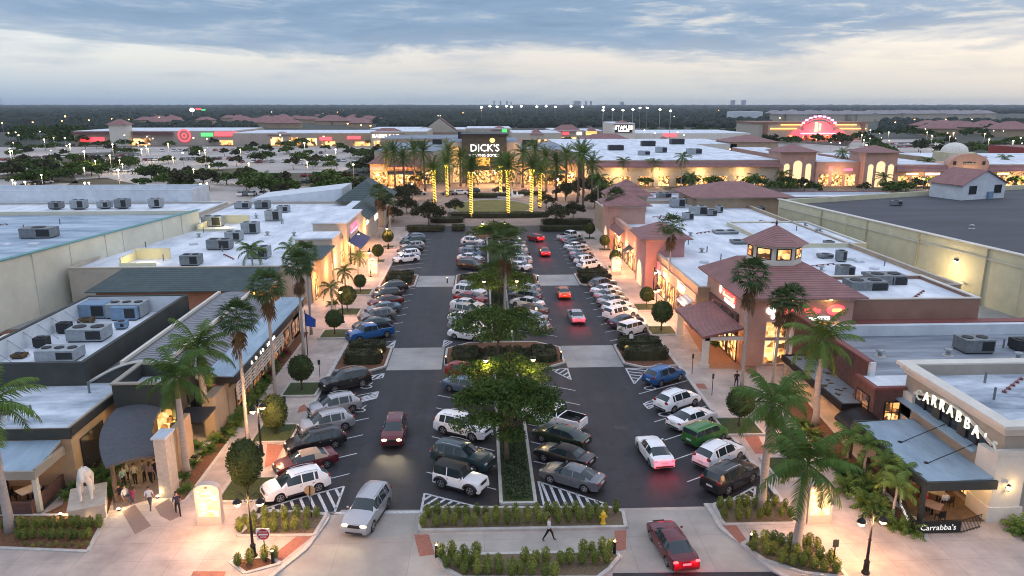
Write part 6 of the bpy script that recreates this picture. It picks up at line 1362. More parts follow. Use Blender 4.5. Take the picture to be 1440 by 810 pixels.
r=thing('fire_hydrant','yellow fire hydrant at the right end of the front centre bed','hydrant',(*G(848,736,.16),.16)); m=MB(); m.lathe([(.2,0),(.2,.06),(.14,.1),(.14,.62),(.19,.64),(.19,.7),(.15,.78),(.05,.88),(.05,.95)],(0,0,0),12); part('barrel',m,mat('hydrant_yellow',(.7,.45,.03),.5,0,.1,4),r,smooth=True,ang=40)
for s in(-1,1): m=MB(); m.tube([(0,0,.5),(s*.26,0,.5)],.08,8); part('nozzle',m,M['hydrant_yellow'],r)
for i,(px,py,lb) in enumerate(((879,470,'tan pot with plant beside the third right topiary'),(386,700,'white bin beside the left kerb'),(858,335,'dark bin by the second pink tower'),(469,436,'tan urn on the left walk'))):
    x,y=G(px,py,.12); r=thing('plant_pot' if i in(0,3) else 'litter_bin',lb,'pot' if i in(0,3) else 'bin',(x,y,.12)); m=MB(); m.lathe([(.3,0),(.42,.7),(.45,.75),(.38,.76)],(0,0,0),12); part('tub',m,[stone,whitew,charcoal,stone][i],r)
    if i in(0,3): o=bpy.data.objects.new('potted_leaves',bm[1]); C.objects.link(o); o.parent=r; o.location=(0,0,.7)
x,y=G(616,471); g=MB(); gx,gy=G(613,683); 
for i,(px,py) in enumerate(((873,602),(598,443),(600,375))):
    X,Y=G(px,py); g=MB(); g.box(-.55,-.4,0,.55,.4,.012)
    for k in range(7): g.box(-.5+k*.16,-.35,.013,-.42+k*.16,.35,.022)
    o=g.build('storm_drain',mat('iron_grate',(.08,.075,.07),.7,.5,.3,6)); o.location=(X,Y,.004); tag(o,['iron drain grate in the right lane near the white sedan','iron drain grate in the left lane of the middle block','iron drain grate in the left lane of the far block'][i],'drain')
# up-lights by the statue and entrance
for i,(px,py) in enumerate(((85,725),(127,732),(167,718),(222,700))):
    x,y=G(px,py,.15); r=thing('ground_spotlight',['ground spotlight in the bed left of the stone horse','ground spotlight before the plinth of the stone horse','ground spotlight at the foot of the canopy column','ground spotlight in the paving before the entrance pier'][i],'spotlight',(x,y,.15)); m=MB(); m.lathe([(.1,0),(.13,.12)],(0,0,0),10); part('can',m,blackm,r); m=MB(); m.ball((0,0,.14),(.11,.11,.05),8); part('lens',m,bulbw,r); light('spot_glow',(.1,-.1,.5),[45,150,45,45][i],(1,.66,.3),.08,parent=r)
# ---------------------------------------------------------------- horse statue
def skinned(verts,edges,rad,name,sub=2):
    me=bpy.data.meshes.new(name); me.from_pydata(verts,edges,[]); o=bpy.data.objects.new(name,me); C.objects.link(o)
    md=o.modifiers.new('skin','SKIN'); md.use_smooth_shade=True
    for i,v in enumerate(me.skin_vertices[0].data): v.radius=rad[i] if isinstance(rad[i],tuple) else (rad[i],rad[i]); v.use_root=(i==0)
    s=o.modifiers.new('sub','SUBSURF'); s.levels=s.render_levels=sub
    dg=bpy.context.evaluated_depsgraph_get(); m2=bpy.data.meshes.new_from_object(o.evaluated_get(dg)); bpy.data.objects.remove(o); m2.name=name; return m2
r=thing('horse_statue','pale stone horse on a square plinth, lit from the ground','statue',(*G(126,722,.15),.14),R(24))
V=[(0,1.0,1.75),(0,.55,1.72),(0,.1,1.8),(0,-.25,1.95),(0,-.5,2.35),(0,-.72,2.55),(0,-.98,2.2),(0,-1.08,1.85)]; E_=[(i,i+1) for i in range(7)]; Rr=[.36,.40,.40,.36,.26,.2,.19,.12]
for sx in(1,-1):
    b=len(V); V+=[(sx*.28,-.2,1.4),(sx*.3,-.25,.8),(sx*.3,-.22,.25),(sx*.3,-.3,.06)]; E_+=[(3,b),(b,b+1),(b+1,b+2),(b+2,b+3)]; Rr+=[.2,.14,.1,.13]
    b=len(V); V+=[(sx*.28,1.1,1.3),(sx*.3,1.0,.9),(sx*.3,1.25,.6),(sx*.3,1.15,.2),(sx*.3,1.08,.06)]; E_+=[(0,b)]+[(b+k,b+k+1) for k in range(4)]; Rr+=[.24,.15,.1,.09,.12]
    b=len(V); V+=[(sx*.1,-.72,2.78)]; E_+=[(5,b)]; Rr+=[.05]
b=len(V); V+=[(0,1.45,1.8),(0,1.6,1.2)]; E_+=[(0,b),(b,b+1)]; Rr+=[.1,.09]
V=[(x*1.05,y,z*.95) for x,y,z in V]
ho=bpy.data.objects.new('horse',skinned(V,E_,Rr,'horse_mesh')); ho.data.materials.append(stone); C.objects.link(ho); ho.parent=r; ho.location=(0,-.15,1.12)
m=MB(); m.box(-1.05,-1.2,0,1.05,1.9,1.0); m.box(-1.12,-1.27,1.0,1.12,1.97,1.12); part('plinth',m,plinthm,r)
m=MB()
for k in range(14): t=k/13; m.ball((0,-.02-.55*t if t<.7 else -.4-.5*t,3.0+.55*math.sin(t*2.2)),(.06,.13,.16),6,.3,k)
part('mane',m,stone,r)
# ---------------------------------------------------------------- people
skinm=mat('skin',(.42,.24,.16),.6,0,.05,5); hairm=mat('hair',(.03,.02,.015),.7,0,.2,9)
def cloth(n,c): return mat('cloth_'+n,c,.85,0,.08,8)
def person(x,y,rz,lab,shirt,trou,pose='stand',z=.13,s=1.,long_hair=False,skirt_=False):
    st=R({'walk':27,'stand':4,'sit':0}[pose]); H0=.93 if pose!='sit' else .50
    V=[(0,0,H0),(0,0,H0+.2),(.0,0,H0+.42),(.01,0,H0+.54),(.015,0,H0+.64),(.03,0,H0+.74)]; Rr=[(.16,.11),(.145,.10),(.18,.115),(.06,.06),(.085,.095),(.075,.085)]; E_=[(0,1),(1,2),(2,3),(3,4),(4,5)]
    for sy,sg in((1,1),(-1,-1)):
        b=len(V); hx=.09
        if pose=='sit': V+=[(.06,sy*.1,H0-.03),(.42,sy*.11,H0-.02),(.44,sy*.11,.09),(.58,sy*.11,.04)]
        else:
            a=sg*st; kx=.44*math.sin(a); ax=kx+.42*math.sin(a*.6-(.25 if a<0 and pose=='walk' else 0)); V+=[(0,sy*.09,H0-.06),(kx,sy*.09,H0-.45),(ax,sy*.09,.08),(ax+.14,sy*.09,.04)]
        Rr+=[.1,.068,.045,.04]; E_+=[(0,b),(b,b+1),(b+1,b+2),(b+2,b+3)]
        b=len(V); a=-sg*st*.9; ex=.26*math.sin(a)-.02; wx=ex+.12+.2*math.sin(a*.8); 
        V+=[(0,sy*.2,H0+.42),(ex,sy*.25,H0+.16),(wx,sy*.25,H0-.07),(wx+.02,sy*.25,H0-.15)]; Rr+=[.06,.045,.032,.034]; E_+=[(2,b),(b,b+1),(b+1,b+2),(b+2,b+3)]
        for f in range(4): c=len(V); o=(f-1.5)*.02; V+=[(wx+.02+o,sy*.245,H0-.19),(wx+.035+o,sy*.235,H0-.19-(.055,.07,.066,.05)[f])]; Rr+=[.011,.008]; E_+=[(b+3,c),(c,c+1)]
        c=len(V); V+=[(wx+.065,sy*.24,H0-.15),(wx+.075,sy*.235,H0-.19)]; Rr+=[.012,.009]; E_+=[(b+3,c),(c,c+1)]
    V.append((.13,0,H0+.68)); Rr.append(.014); E_.append((5,len(V)-1))
    me=skinned(V,E_,Rr,'person_body',1)
    for mm in(skinm,cloth(*shirt),cloth(*trou),plastic): me.materials.append(mm)
    for p in me.polygons:
        c=p.center
        if c.z<.09: k=3
        elif pose!='sit' and c.z<H0+.02 and abs(c.y)<.215: k=2 if not(skirt_ and c.z<H0-.45) else 0
        elif pose=='sit' and (c.z<H0+.08): k=2 if abs(c.y)<.2 else 0
        elif c.z>H0+.5 : k=0
        elif c.z<H0+.18 and abs(c.y)>.2: k=0
        else: k=1
        p.material_index=k
    o=bpy.data.objects.new('person',me); C.objects.link(o); o.location=(x,y,z); o.rotation_euler=(0,0,rz); o.scale=(s,s,s); tag(o,lab,'person')
    h=MB(); h.ball((-.01,0,H0+.745),(.105,.1,.10),10); 
    if long_hair: h.ball((-.06,0,H0+.6),(.07,.09,.17),8)
    h.build('hair',hairm,o,True)
    for sy in(1,-1): e=MB(); e.ball((.105,sy*.033,H0+.71),.012,6); e.build('eye',plastic,o)
    return o
def at(px,py,z=.12): return G(px,py,z)
person(*G(772,760,.02),R(-8),'man in white shirt and black trousers striding along the centre walk',('white',(.6,.62,.66)),('black',(.01,.01,.012)),'walk',z=.02)
person(*at(212,716),R(100),'man in white shirt and grey trousers walking towards the restaurant entrance',('white',(.6,.62,.66)),('grey',(.08,.08,.1)),'walk')
person(*at(251,724),R(-60),'person in dark clothes with light brown hair at the tip of the facade bed',('navy',(.02,.02,.05)),('black',(.01,.01,.012)),'walk',long_hair=True)
person(*at(187,702),R(80),'child in a pink skirt under the entrance canopy',('brownc',(.07,.04,.03)),('pink',(.55,.04,.25)),'stand',s=.72,long_hair=True)
person(*at(177,706),R(-20),'man in white shirt sitting beside the canopy column',('white',(.6,.62,.66)),('grey',(.08,.08,.1)),'sit')
person(*at(169,704),R(150),'person in black sitting behind the canopy column',('black',(.01,.01,.012)),('black',(.01,.01,.012)),'sit')
person(*at(175,687),R(-30),'woman in pale green top standing at the left of the entrance group',('palegreen',(.35,.5,.42)),('black',(.01,.01,.012)),'stand',long_hair=True)
person(*at(181,679),R(40),'man in cream shirt at the back left of the entrance group',('cream',(.6,.52,.36)),('black',(.01,.01,.012)),'stand')
person(*at(191,682),R(100),'man in beige shirt seen from behind in the entrance group',('beige',(.45,.40,.30)),('black',(.01,.01,.012)),'stand')
person(*at(204,678),R(190),'person in grey top facing the black-clad one in the entrance group',('greyt',(.12,.12,.12)),('black',(.01,.01,.012)),'stand')
person(*at(213,680),R(80),'woman in mauve top in the middle of the entrance group',('mauve',(.25,.15,.17)),('black',(.01,.01,.012)),'stand',long_hair=True)
person(*at(220,676),R(150),'tall person in black at the right of the entrance group',('black',(.01,.01,.012)),('navy',(.02,.02,.05)),'stand')
person(*at(1035,545,.12),R(-100),'person in dark clothes walking before the red-lettered corner shop',('black',(.01,.01,.012)),('navy',(.02,.02,.05)),'walk',z=.12)
for i,(x,y,a,c) in enumerate(((-31.05,47.5,180,('white',(.6,.62,.66))),(-33.45,47.5,180,('redshirt',(.35,.02,.02))),(-35.15,47.5,0,('black',(.01,.01,.012))))): person(x,y,R(a),f'diner in {["white","red","black"][i]} shirt sitting under the left metal patio roof',c,('navy',(.02,.02,.05)),'sit',z=.1)
for i,(x,y,a,c) in enumerate(((30.2,43.8,-90,('redshirt',(.35,.02,.02))),(31.6,43.75,90,('white',(.6,.62,.66))),(30.,46.9,-90,('black',(.01,.01,.012))),(31.4,46.85,90,('cream',(.6,.52,.36))))): person(x,y,R(a),f'diner in {["red","white","black","cream"][i]} top sitting under the Carrabba\'s canopy',c,('navy',(.02,.02,.05)),'sit',z=.1)
# bench
x,y=G(262,650,.1); r=thing('bench','low dark bench on the side path right of the entrance','bench',(x,y,.12),.2); m=MB(); m.box(-.9,-.22,.4,.9,.22,.46); part('seat',m,blackm,r); 
for s in(-.7,.7): m=MB(); m.box(s-.05,-.2,0,s+.05,.2,.4); part('leg',m,blackm,r)
# ---------------------------------------------------------------- plaza stores
r=thing('sports_store','tall dark sports store front with white lit DICK\'S lettering','building')
m=MB(); m.box(-6.4,259,0,9.2,274,16.8); part('tower',m,darkgreen,r); m=MB(); m.box(-6.8,258.6,16.3,9.6,259-.01,16.9); m.box(-6.8,259,16.8,9.6,274,17.1); part('tower_cap',m,charcoal,r)
text("DICK'S",3.5,whiteg,(1.6,258.8,12.2),SOUTH,r,'store_name',.15,sx=.98); text('SPORTING GOODS',1.35,whiteg,(1.3,258.8,9.7),SOUTH,r,'store_name',.1,sx=.92)
m=MB(); m.ball((4.2,258.7,14.9),(.9,.2,.8),10); part('basketball_mark',m,orgg,r)
m=MB(); m.box(-1.6,258.7,6.2,3.4,258.95,9.); part('lit_picture',m,litmat('sport_picture',(1,.5,.1),(.5,.2,.02),2.,.5),r)
m=MB(); m.box(-5.8,258.6,5.,8.6,258.95,6.0); part('canopy_band',m,blackm,r)
win(r,'S',-4.8,7.8,.2,4.6,258.95,litshop2,charcoal,6,1,'entrance_glazing'); win(r,'S',-9.8,-7.4,.3,13,260.5,litshop,beige,2,7,'side_glazing'); win(r,'S',10.2,12.2,.3,9,260.5,litshop,beige,2,5,'side_glazing')
m=MB(); m.box(-11.5,260.5,0,-6.41,300,14); m.box(9.21,260.5,0,14,300,14); m.box(-38,268,0,-11.51,330,10.5); m.box(14.01,275,0,33,330,10.5); part('main_block',m,beige,r)
m=MB(); m.box(-38,268.5,10.5,-11.6,330,10.7); m.box(14.1,275.5,10.5,33,330,10.7); m.box(-11.4,262,14.01,14,300,14.15); part('main_roof',m,mat('grey_blue_roofing',(.22,.25,.30),.8,0,.25,.1),r)
for i,(X,Y,w,d,h) in enumerate(((-6,290,5,4,2.5),(4,286,4,3,2),(20,300,6,4,2.4),(-25,300,5,4,2.),(-18,315,4,3,2))): unit(X,Y,14.16 if i<2 else 10.71,w,d,h,f'{["left","right"][i] if i<2 else ORD[i]} dark plant unit on the roofs behind the sports store',charcoal,2)
for (x0,x1,ypx,lab,sc_,sy) in ((-38,-16,0,'left plaza store with maroon gable, lit windows and red signs',redg,0),(14,34,0,'right plaza store with hip roof and glowing orange arches',orgg,0)):
    r=thing('plaza_store',lab,'building'); yy=256 if x0<0 else 257
    m=MB(); m.box(x0,yy,0,x1,yy+11,7.2); m.box(x0+7,yy-3,0,x1-5,yy-.01,6.4); part('wall',m,tan,r)
    m=MB(); m.hip(x0-1,yy-1,x1+1,yy+12,7.2,4.); m.hip(x0+6,yy-4.2,x1-4,yy+3,6.4,3.); part('roof',m,tileR,r)
    for k in range(4): a=x0+7.6+k*(x1-x0-13)/4; win(r,'S',a,a+(x1-x0-13)/4-.5,.2,4.3,yy-3,litshop2,beige,2,2,'shopfront')
    win(r,'S',x0+.8,x0+5.8,.2,4.5,yy,litshop2,beige,3,1,'shopfront'); win(r,'S',x1-4.3,x1-.5,.2,4.5,yy,litshop2,beige,3,1,'shopfront')
    m=MB(); m.prism([(x0+6,yy-6.),(x1-4,yy-6.),(x1-4,yy-3.2),(x0+6,yy-3.2)],lambda x,y:3.9+(y-yy+6)*.3,lambda x,y:4.05+(y-yy+6)*.3); part('awning',m,tileG,r)
    if x0<0: sign(r,x0+2.2,5.6,4.4,1.3,redg,yy,'red_sign',face='S'); sign(r,-27,6.2,5,1.1,redg,yy-3,'red_sign',face='S'); light('store_glow',(x0+2,yy-4,3),900,(1,.6,.2),.5,parent=r)
    for k in range(3): light('store_glow',((x0+x1)/2-6+6*k,yy-7.5,3.2),3200,(1,.50,.16),.6,parent=r)
for (x,y,e) in((-2,252,1200),(5,252,1200),(16,235,700),(24,228,700),(22,212,500),(-18,238,600),(-20,215,400),(30,240,700)):
    r=thing('plaza_lamp',f'slim plaza lamp at {["the store doors, left","the store doors, right","the right kerb by the fountain","the right palm clump","the right walk of the lawn","the left lit palms","the left walk of the lawn","the right plaza store"][[(-2,252),(5,252),(16,235),(24,228),(22,212),(-18,238),(-20,215),(30,240)].index((x,y))]}','street lamp',(x,y,0),0,'slim plaza lamps'); m=MB(); m.tube([(0,0,0),(0,0,4.2)],.07,8); part('pole',m,blackm,r); m=MB(); m.ball((0,0,4.4),.3,8); part('globe',m,bulbw,r); light('plaza_light',(0,-.4,4.),e*3.6,(1,.52,.18),.3,parent=r)
r=thing('fountain','low fountain with white jets between lawn and store','fountain',(8,221,0)); m=MB(); m.lathe([(5,0),(5,.5),(4.7,.5),(4.6,.3)],(0,0,0),24); part('basin',m,stone,r)
for k in range(5): m=MB(); m.lathe([(.35,.3),(.25,1.1+.3*(k%2)),(.05,1.6+.3*(k%2))],(-3+1.5*k,0,0),8); part('water_jet',m,mat('white_water',(.8,.85,.9),.3,0,.05,5),r)
for i,(px,py,a,k,c) in enumerate(((590,272,10,'sedan','silver'),(630,272,0,'sedan','grey'),(648,271,5,'wagon','white'),(665,269,0,'suv','dark_blue'),(740,270,0,'sedan','red'),(702,267,0,'suv','black'))):
    x,y=G(px,py,.5); car(x,y,R(a+180*(i%2)),k,c,f'{c.replace("_"," ")} {CAREXP[k]} rounding the plaza, {ORD[i]} from the left' if i<4 else f'{c.replace("_"," ")} {CAREXP[k]} passing in front of the sports store','cars in the plaza',skip=('rim',))
archl=emi('arch_window_light',(1,.60,.26),1.25)
# ---------------------------------------------------------------- the long strip to the right
def fbox(name,label,x0,x1,y0,y1,h,wm,rm,rh=None,tile=None,cat='building'):
    r=thing(name,label,cat); m=MB(); m.box(x0,y0,-.05,x1,y1,h); part('wall',m,wm,r); m=MB(); m.box(x0+.3,y0+.3,h+.01,x1-.3,y1-.3,h+.12); part('roof',m,rm,r)
    if tile: m=MB(); m.prism([(x0-.5,y0-1.6),(x1+.5,y0-1.6),(x1+.5,y0-.01),(x0-.5,y0-.01)],lambda x,y:h-2.3+(y-y0+1.6)*1.2,lambda x,y:h-2.1+(y-y0+1.6)*1.2); part('tile_skirt',m,tile,r)
    return r
yS=246.
r=fbox('long_store','long cream store with maroon tile skirt behind the right tower',36,101,yS,400,8.8,beige,W_white,tile=tileR)
for i in range(9): a=40+i*6.6; win(r,'S',a,a+4.,.2,3.6,yS,litshop2 if i%2 else litshop,beige,3,1,'shopfront')
for i in range(4): light('wall_wash',(46+i*14,yS-2.5,4.5),1100,(1,.62,.24),.4,parent=r)
for i,(X,Y,w,d,h) in enumerate(((55,300,6,4,2),(60,270,4,3,1.5),(75,330,6,4,2.2),(80,275,5,4,2),(92,345,6,5,2.4),(70,285,4,3,2))): unit(X,Y,8.95,w,d,h,f'{["broad","small","tall dark","grey","twin-topped","lone pale"][i]} unit on the long cream store roof',charcoal if i%2==0 else galv,2)
tower('strip_tower','tan strip tower with three lit arched windows, left of the two',101.,245,113,256,11.5,2.2,pinkst,tileR,1.2,arch=[('S',105.5,108.5,8.6,archl),('S',102.3,104.2,7.6,archl),('S',109.8,111.7,7.6,archl)])
tower('strip_tower','tan strip tower with three lit arched windows, right of the two',128.,241,139,252,11.5,2.2,pinkst,tileR,1.2,arch=[('S',132,135,8.6,archl),('S',129.2,131,7.6,archl),('S',136,138,7.6,archl)])
r=fbox('strip_shops','rose strip of shops with lit arches between the two strip towers',113.1,127.9,244,330,8.2,pinkst,W_white); sign(r,118,6,1.6,1.5,redg,244,'red_roundel',face='S'); sign(r,124,5.6,3,.8,pinkg,244,'purple_sign',face='S')
for i in range(3): win(r,'S',114+i*4.6,117.6+i*4.6,.2,4.2,244,litshop2,beige,2,1,'shopfront')
light('wall_wash',(120,241,4),1200,(1,.55,.25),.4,parent=r)
for k,(a,b,h,lab,wm) in enumerate(((139.1,156,7.4,'maroon-skirted shops left of the big arched gable',pinkst),(170.2,190,7.4,'maroon-skirted shops right of the big arched gable',tan),(190.1,240,7.2,'farthest right run of maroon-skirted shops',tan))):
    r=fbox('strip_shops',lab,a,b,241-k*.5,300,h,wm,W_white,tile=tileR); n=int((b-a)/5)
    for i in range(n): win(r,'S',a+.6+i*5,a+4.6+i*5,.2,3.8,241-k*.5,litshop2,beige,2,2,'shopfront')
    sign(r,a+4,4.6,4,.6,yelg,238.5,'shop_sign',face='S',bars=6,bm_=whiteg); sign(r,b-6,4.6,5,.7,whiteg,238.5,'shop_sign',face='S'); light('wall_wash',((a+b)/2,237,3.6),1100,(1,.66,.3),.5,parent=r)
r=thing('gabled_shop','strip shop with big curved gable and dark awning','building'); m=MB(); m.box(156.1,240,0,170.,255,7.5); pts=[(156.1,7.5),(170.,7.5)]+[(163.05+6.9*math.cos(math.pi*k/12),7.5+3.6*math.sin(math.pi*k/12)) for k in range(13)]; n=len(pts)
m.add([(p,240,q) for p,q in pts]+[(p,243,q) for p,q in pts],[tuple(range(n)),tuple(range(2*n-1,n-1,-1))]+[((i+1)%n,i,i+n,(i+1)%n+n) for i in range(n)]); part('wall',m,pinkst,r,fix=True)
win(r,'S',158,168,.2,3.4,240,litshop2,beige,4,1,'shopfront'); m=MB(); m.box(158.5,238.4,3.6,167.5,240-.02,4.4); part('awning',m,blackm,r); sign(r,163,8,4,.7,charcoal,240,face='S',bars=7,bm_=lbeige)
for xx in(158,168): m=MB(); m.box(xx-.5,239.9,7.4,xx+.5,239.99,8.6); part('vent_window',m,plastic,r)
light('wall_wash',(163,236.5,3.6),1100,(1,.7,.32),.5,parent=r)
r=thing('domed_block','cream block with pale dome behind the strip gable','building'); m=MB(); m.box(170,262,0,180,272,10); part('wall',m,creamy,r); m=MB(); m.lathe([(4.6,10)]+[(4.6*math.cos(R(a)),10+3.4*math.sin(R(a))) for a in range(10,90,15)]+[(.1,13.4)],(175,267,0),16); part('dome',m,stone,r)
fbox('red_roofed_hall','red-fronted hall with glowing red sign far right',232,262,300,330,9,mat('red_wall',(.3,.06,.05),.9,0,.1,.5),tileR); r=fbox('pale_hall','pale hall with white front right of the red one',264,290,285,310,11,lbeige,W_white)
g=bpy.data.objects.get('red_roofed_hall'); sign(g,247,6,16,1.6,redg,300,face='S',bars=9,bm_=orgg); light('sign_glow',(247,294,5),2500,(1,.25,.1),.5,parent=g)
# ---------------------------------------------------------------- far stores
farw=mat('far_store_wall',(.46,.38,.33),.9,0,.12,.1)
def farstore(label,x0,x1,y,h,d=60,wm=beige,signs=(),lit=(),peak=None,roofm=None,name='far_store'):
    r=thing(name,label,'building'); m=MB(); m.box(x0,y,-.05,x1,y+d,h); part('wall',m,wm,r); m=MB(); m.box(x0+.5,y+.5,h,x1-.5,y+d-.5,h+.3); part('roof',m,roofm or W_white,r)
    for (a,b,z0,z1,mm) in lit: m=MB(); m.box(a,y-.3,z0,b,y-.05,z1); part('lit_front',m,mm,r)
    for (a,b,z,hh,mm) in signs: m=MB(); m.box(a,y-.5,z-hh/2,b,y-.05,z+hh/2); part('sign',m,mm,r)
    if peak:
        for (a,b,hh,kind) in peak:
            m=MB(); 
            if kind=='gable': m.add([(a,y-1,h-2),(b,y-1,h-2),((a+b)/2,y-1,h+hh),(a,y+14,h-2),(b,y+14,h-2),((a+b)/2,y+14,h+hh)],[(0,1,2),(5,4,3),(0,2,5,3),(1,4,5,2)])
            else: m.hip(a,y-1,b,y+14,h-1,hh)
            part('roof_peak',m,tileR if kind!='gable' else beige,r)
            if kind=='gable': q=MB(); q.add([(a-1,y-1.3,h-2),((a+b)/2,y-1.3,h+hh+.9),((a+b)/2,y+14,h+hh+.9),(a-1,y+14,h-2)],[(0,1,2,3)]); q.add([(b+1,y-1.3,h-2),((a+b)/2,y-1.3,h+hh+.9),((a+b)/2,y+14,h+hh+.9),(b+1,y+14,h-2)],[(3,2,1,0)]); part('gable_roof',q,tileR,r)
    return r
r=farstore('far left discount store with red ring sign and tower',-272,-166,512,9.5,70,farw,signs=((-188,-180,7.2,2.4,greeng),(-179,-164,7.6,3,redg),(-268,-252,4.2,2.6,redg)),lit=((-248,-222,.3,4.6,litfar),(-176,-166,.3,3.4,litfar)))
m=MB()
for rr,q in((4.4,3.3),(1.9,.9)):
    n=24
    for k in range(n): a,b=6.283*k/n,6.283*(k+1)/n; m.add([(-199+rr*math.cos(a),511.3,6.6+rr*math.sin(a)),(-199+q*math.cos(a),511.3,6.6+q*math.sin(a)),(-199+q*math.cos(b),511.3,6.6+q*math.sin(b)),(-199+rr*math.cos(b),511.3,6.6+rr*math.sin(b))],[(0,1,2,3)])
m.k=0; part('ring_sign',m,redg,r)
m=MB(); m.box(-245,505,0,-234,514,14); part('tower',m,lbeige,r); m=MB(); m.hip(-246.5,503.5,-232.5,515.5,14,3.6); part('tower_roof',m,tileR,r)
m=MB(); m.box(-272,509.6,7.6,-246,511.4,9.4); part('tile_band',m,tileR,r); m=MB(); m.box(-232,509.6,7.2,-206,511.4,9.2); part('tile_band',m,tileR,r)
def X(px,py): return G(px,py)[0]
farstore('far store run with arched yellow windows right of the ring-signed store',-165,-108,505,8.2,60,farw,lit=((-140,-132,.3,5.5,litfar),(-128,-120,.3,5.5,litfar),(-116,-109,.3,5.,litfar)),peak=((-142,-126,2,'hip'),))
farstore('far store run with two small red signs',-107.9,-70,498,8.4,60,tan,signs=((-106,-98,5,2.2,redg),(-88,-79,5.6,2,redg)),lit=((-105,-96,.2,3.2,litfar),(-84,-72,.2,3,litfar)))
r=farstore('far store with bright white lettering and gold lit front',-69.9,-34,480,10,60,beige,lit=((-68,-50,.2,4.4,litfar),),peak=((-71,-48,3.2,'hip'),)); text('BABIES R US',3.2,whiteg,(-60,477.8,7.4),SOUTH,r,'store_name',.2)
for i,(px0,px1,py,h,lab,sg,pk) in enumerate([(520,590,196,8,'plain cream far store behind the left plaza palms',(),()),
 (590,655,200,9,'far store with big red gable and red roundels',((601,607,8,redg),(625,634,9,redg)),(('gable',592,645,8),)),
 (655,720,199,9.5,'far store with curved parapet and lit niches',((706,713,8,greeng),),(('hip',690,716,3),)),
 (720,790,204,8.,'far low store left of the red-signed hip roofs',(),(('hip',745,765,4),)),
 (775,822,200,8.5,'far store with two red signs under a wide maroon hip',((779,788,6.5,redg),(791,800,6.5,redg),(811,818,6.5,whiteg)),(('hip',776,820,5),)),
 (822,850,200,8,'far store with orange sign',((824,839,6.5,orgg),),(('hip',824,842,4),))]):
    a,b=G(px0,py)[0],G(px1,py)[0]; Y=G(px0,py)[1]; f=lambda p:G(p,py)[0]
    farstore(lab,a,b-.1,Y,h,50,beige,signs=[(f(p),f(q),z,2.4,mm) for p,q,z,mm in sg],lit=[(a+4,b-6,.2,3.6,litfar)] if i else [],peak=[(f(p),f(q),hh,k) for k,p,q,hh in pk])
Y=G(875,204)[1]; a,b=G(860,204)[0],G(892,204)[0]
r=farstore('office supply store with tall arched front and white STAPLES lettering',a,b,Y,14.5,40,lbeige,lit=((a+3,b-3,.3,4.5,litfar),),peak=((a,b,3,'hip'),)); m=MB(); m.box(a+2,Y-.6,8.4,b-2,Y-.1,13.8); part('sign_board',m,blackm,r); text('STAPLES',3.6,emi('bright_white_sign',(1,.97,.92),4),((a+b)/2,Y-.8,11.6),SOUTH,r,'store_name',.2,sx=.92); m=MB(); m.box(a+4,Y-.9,9.,b-4,Y-.65,9.9); part('sign_underline',m,whiteg,r)
farstore('long low store with one red sign right of the office supply store',b+.5,G(1060,204)[0],Y+4,7.5,70,lbeige,signs=((G(935,204)[0],G(954,204)[0],6.6,2.4,redg),),lit=((G(915,204)[0],G(932,204)[0],.2,3.4,litfar),(G(975,204)[0],G(990,204)[0],.2,3.2,litfar)))
# cinema with neon crown
x0,y0=G(1065,197); x1=G(1222,197)[0]; xc,yc=G(1150,197)
r=thing('neon_cinema','cinema with pink neon arch, red glow and orange bars','cinema'); m=MB(); m.box(x0,y0,0,x1,y0+50,12.5); part('wall',m,beige,r); m=MB(); m.box(x0-1,y0-.8,12.5,x1+1,y0+50,13.6); part('roof_band',m,brownst,r)
for t,(ra,rb,mm,nm) in enumerate(((16,14.8,magg,'neon_arch'),(13.5,12.6,redg,'inner_arch'))):
    m=MB(); n=26
    for k in range(n): p,q=math.pi*(.12+.76*k/n),math.pi*(.12+.76*(k+1)/n); m.prism([(0,0),(1,0),(1,1),(0,1)],0,0) if False else m.add([(xc+c*math.cos(a),y0-1.2-t*.3,6+c*.78*math.sin(a)) for a in(p,q) for c in(rb,ra)],[(0,1,3,2)])
    part(nm,m,mm,r)
m=MB(); m.ball((xc,y0-1.0,7.5),(12,.3,7),20); part('glowing_fan',m,emi('red_fan',(.9,.005,.05),.75),r)
for k in range(9):
    a=math.pi*(.2+.6*k/8); m=MB(); m.box(xc+15.4*math.cos(a)-1.1,y0-1.9,6+15.4*.78*math.sin(a)-.7,xc+15.4*math.cos(a)+1.1,y0-1.4,6+15.4*.78*math.sin(a)+.8); part('arch_letter',m,emi('pink_white',(1,.35,.65),2.6),r)
for s in(-1,1):
    for z,l0,l1 in((11.6,13,30),(8.6,17,38)): m=MB(); m.box(min(xc+s*l0,xc+s*l1),y0-1.3,z-.35,max(xc+s*l0,xc+s*l1),y0-1.,z+.35); part('orange_bar',m,orgg,r)
    m=MB(); m.ball((xc+s*16,y0-1.2,3.5),(6,.3,4.6),14); part('side_fan',m,emi('red_fan2',(1,.01,.03),1.3),r)
m=MB(); m.box(xc-3,y0-1.8,6.5,xc-1,y0-1.5,13.5); m.box(xc+.2,y0-1.8,7.5,xc+1.6,y0-1.5,12.5); part('yellow_blades',m,yelg,r); m=MB(); m.box(xc-14,y0-1.9,4.6,xc+14,y0-1.6,5.3); part('pink_bar',m,emi('pink_white',(1,.35,.65),2.6),r)
m=MB(); m.box(xc-24,y0-1.4,.2,xc+30,y0-1.1,3.6); part('lit_front',m,litmat('red_lobby',(1,.45,.15),(1,.1,.04),3,.2),r); light('neon_glow',(xc,y0-8,5),9000,(1,.15,.1),2,parent=r)
for xx in(x0+4,x1-6): m=MB(); m.box(xx,y0-1.5,0,xx+3,y0-.1,13.8); part('brown_pylon',m,brownst,r)
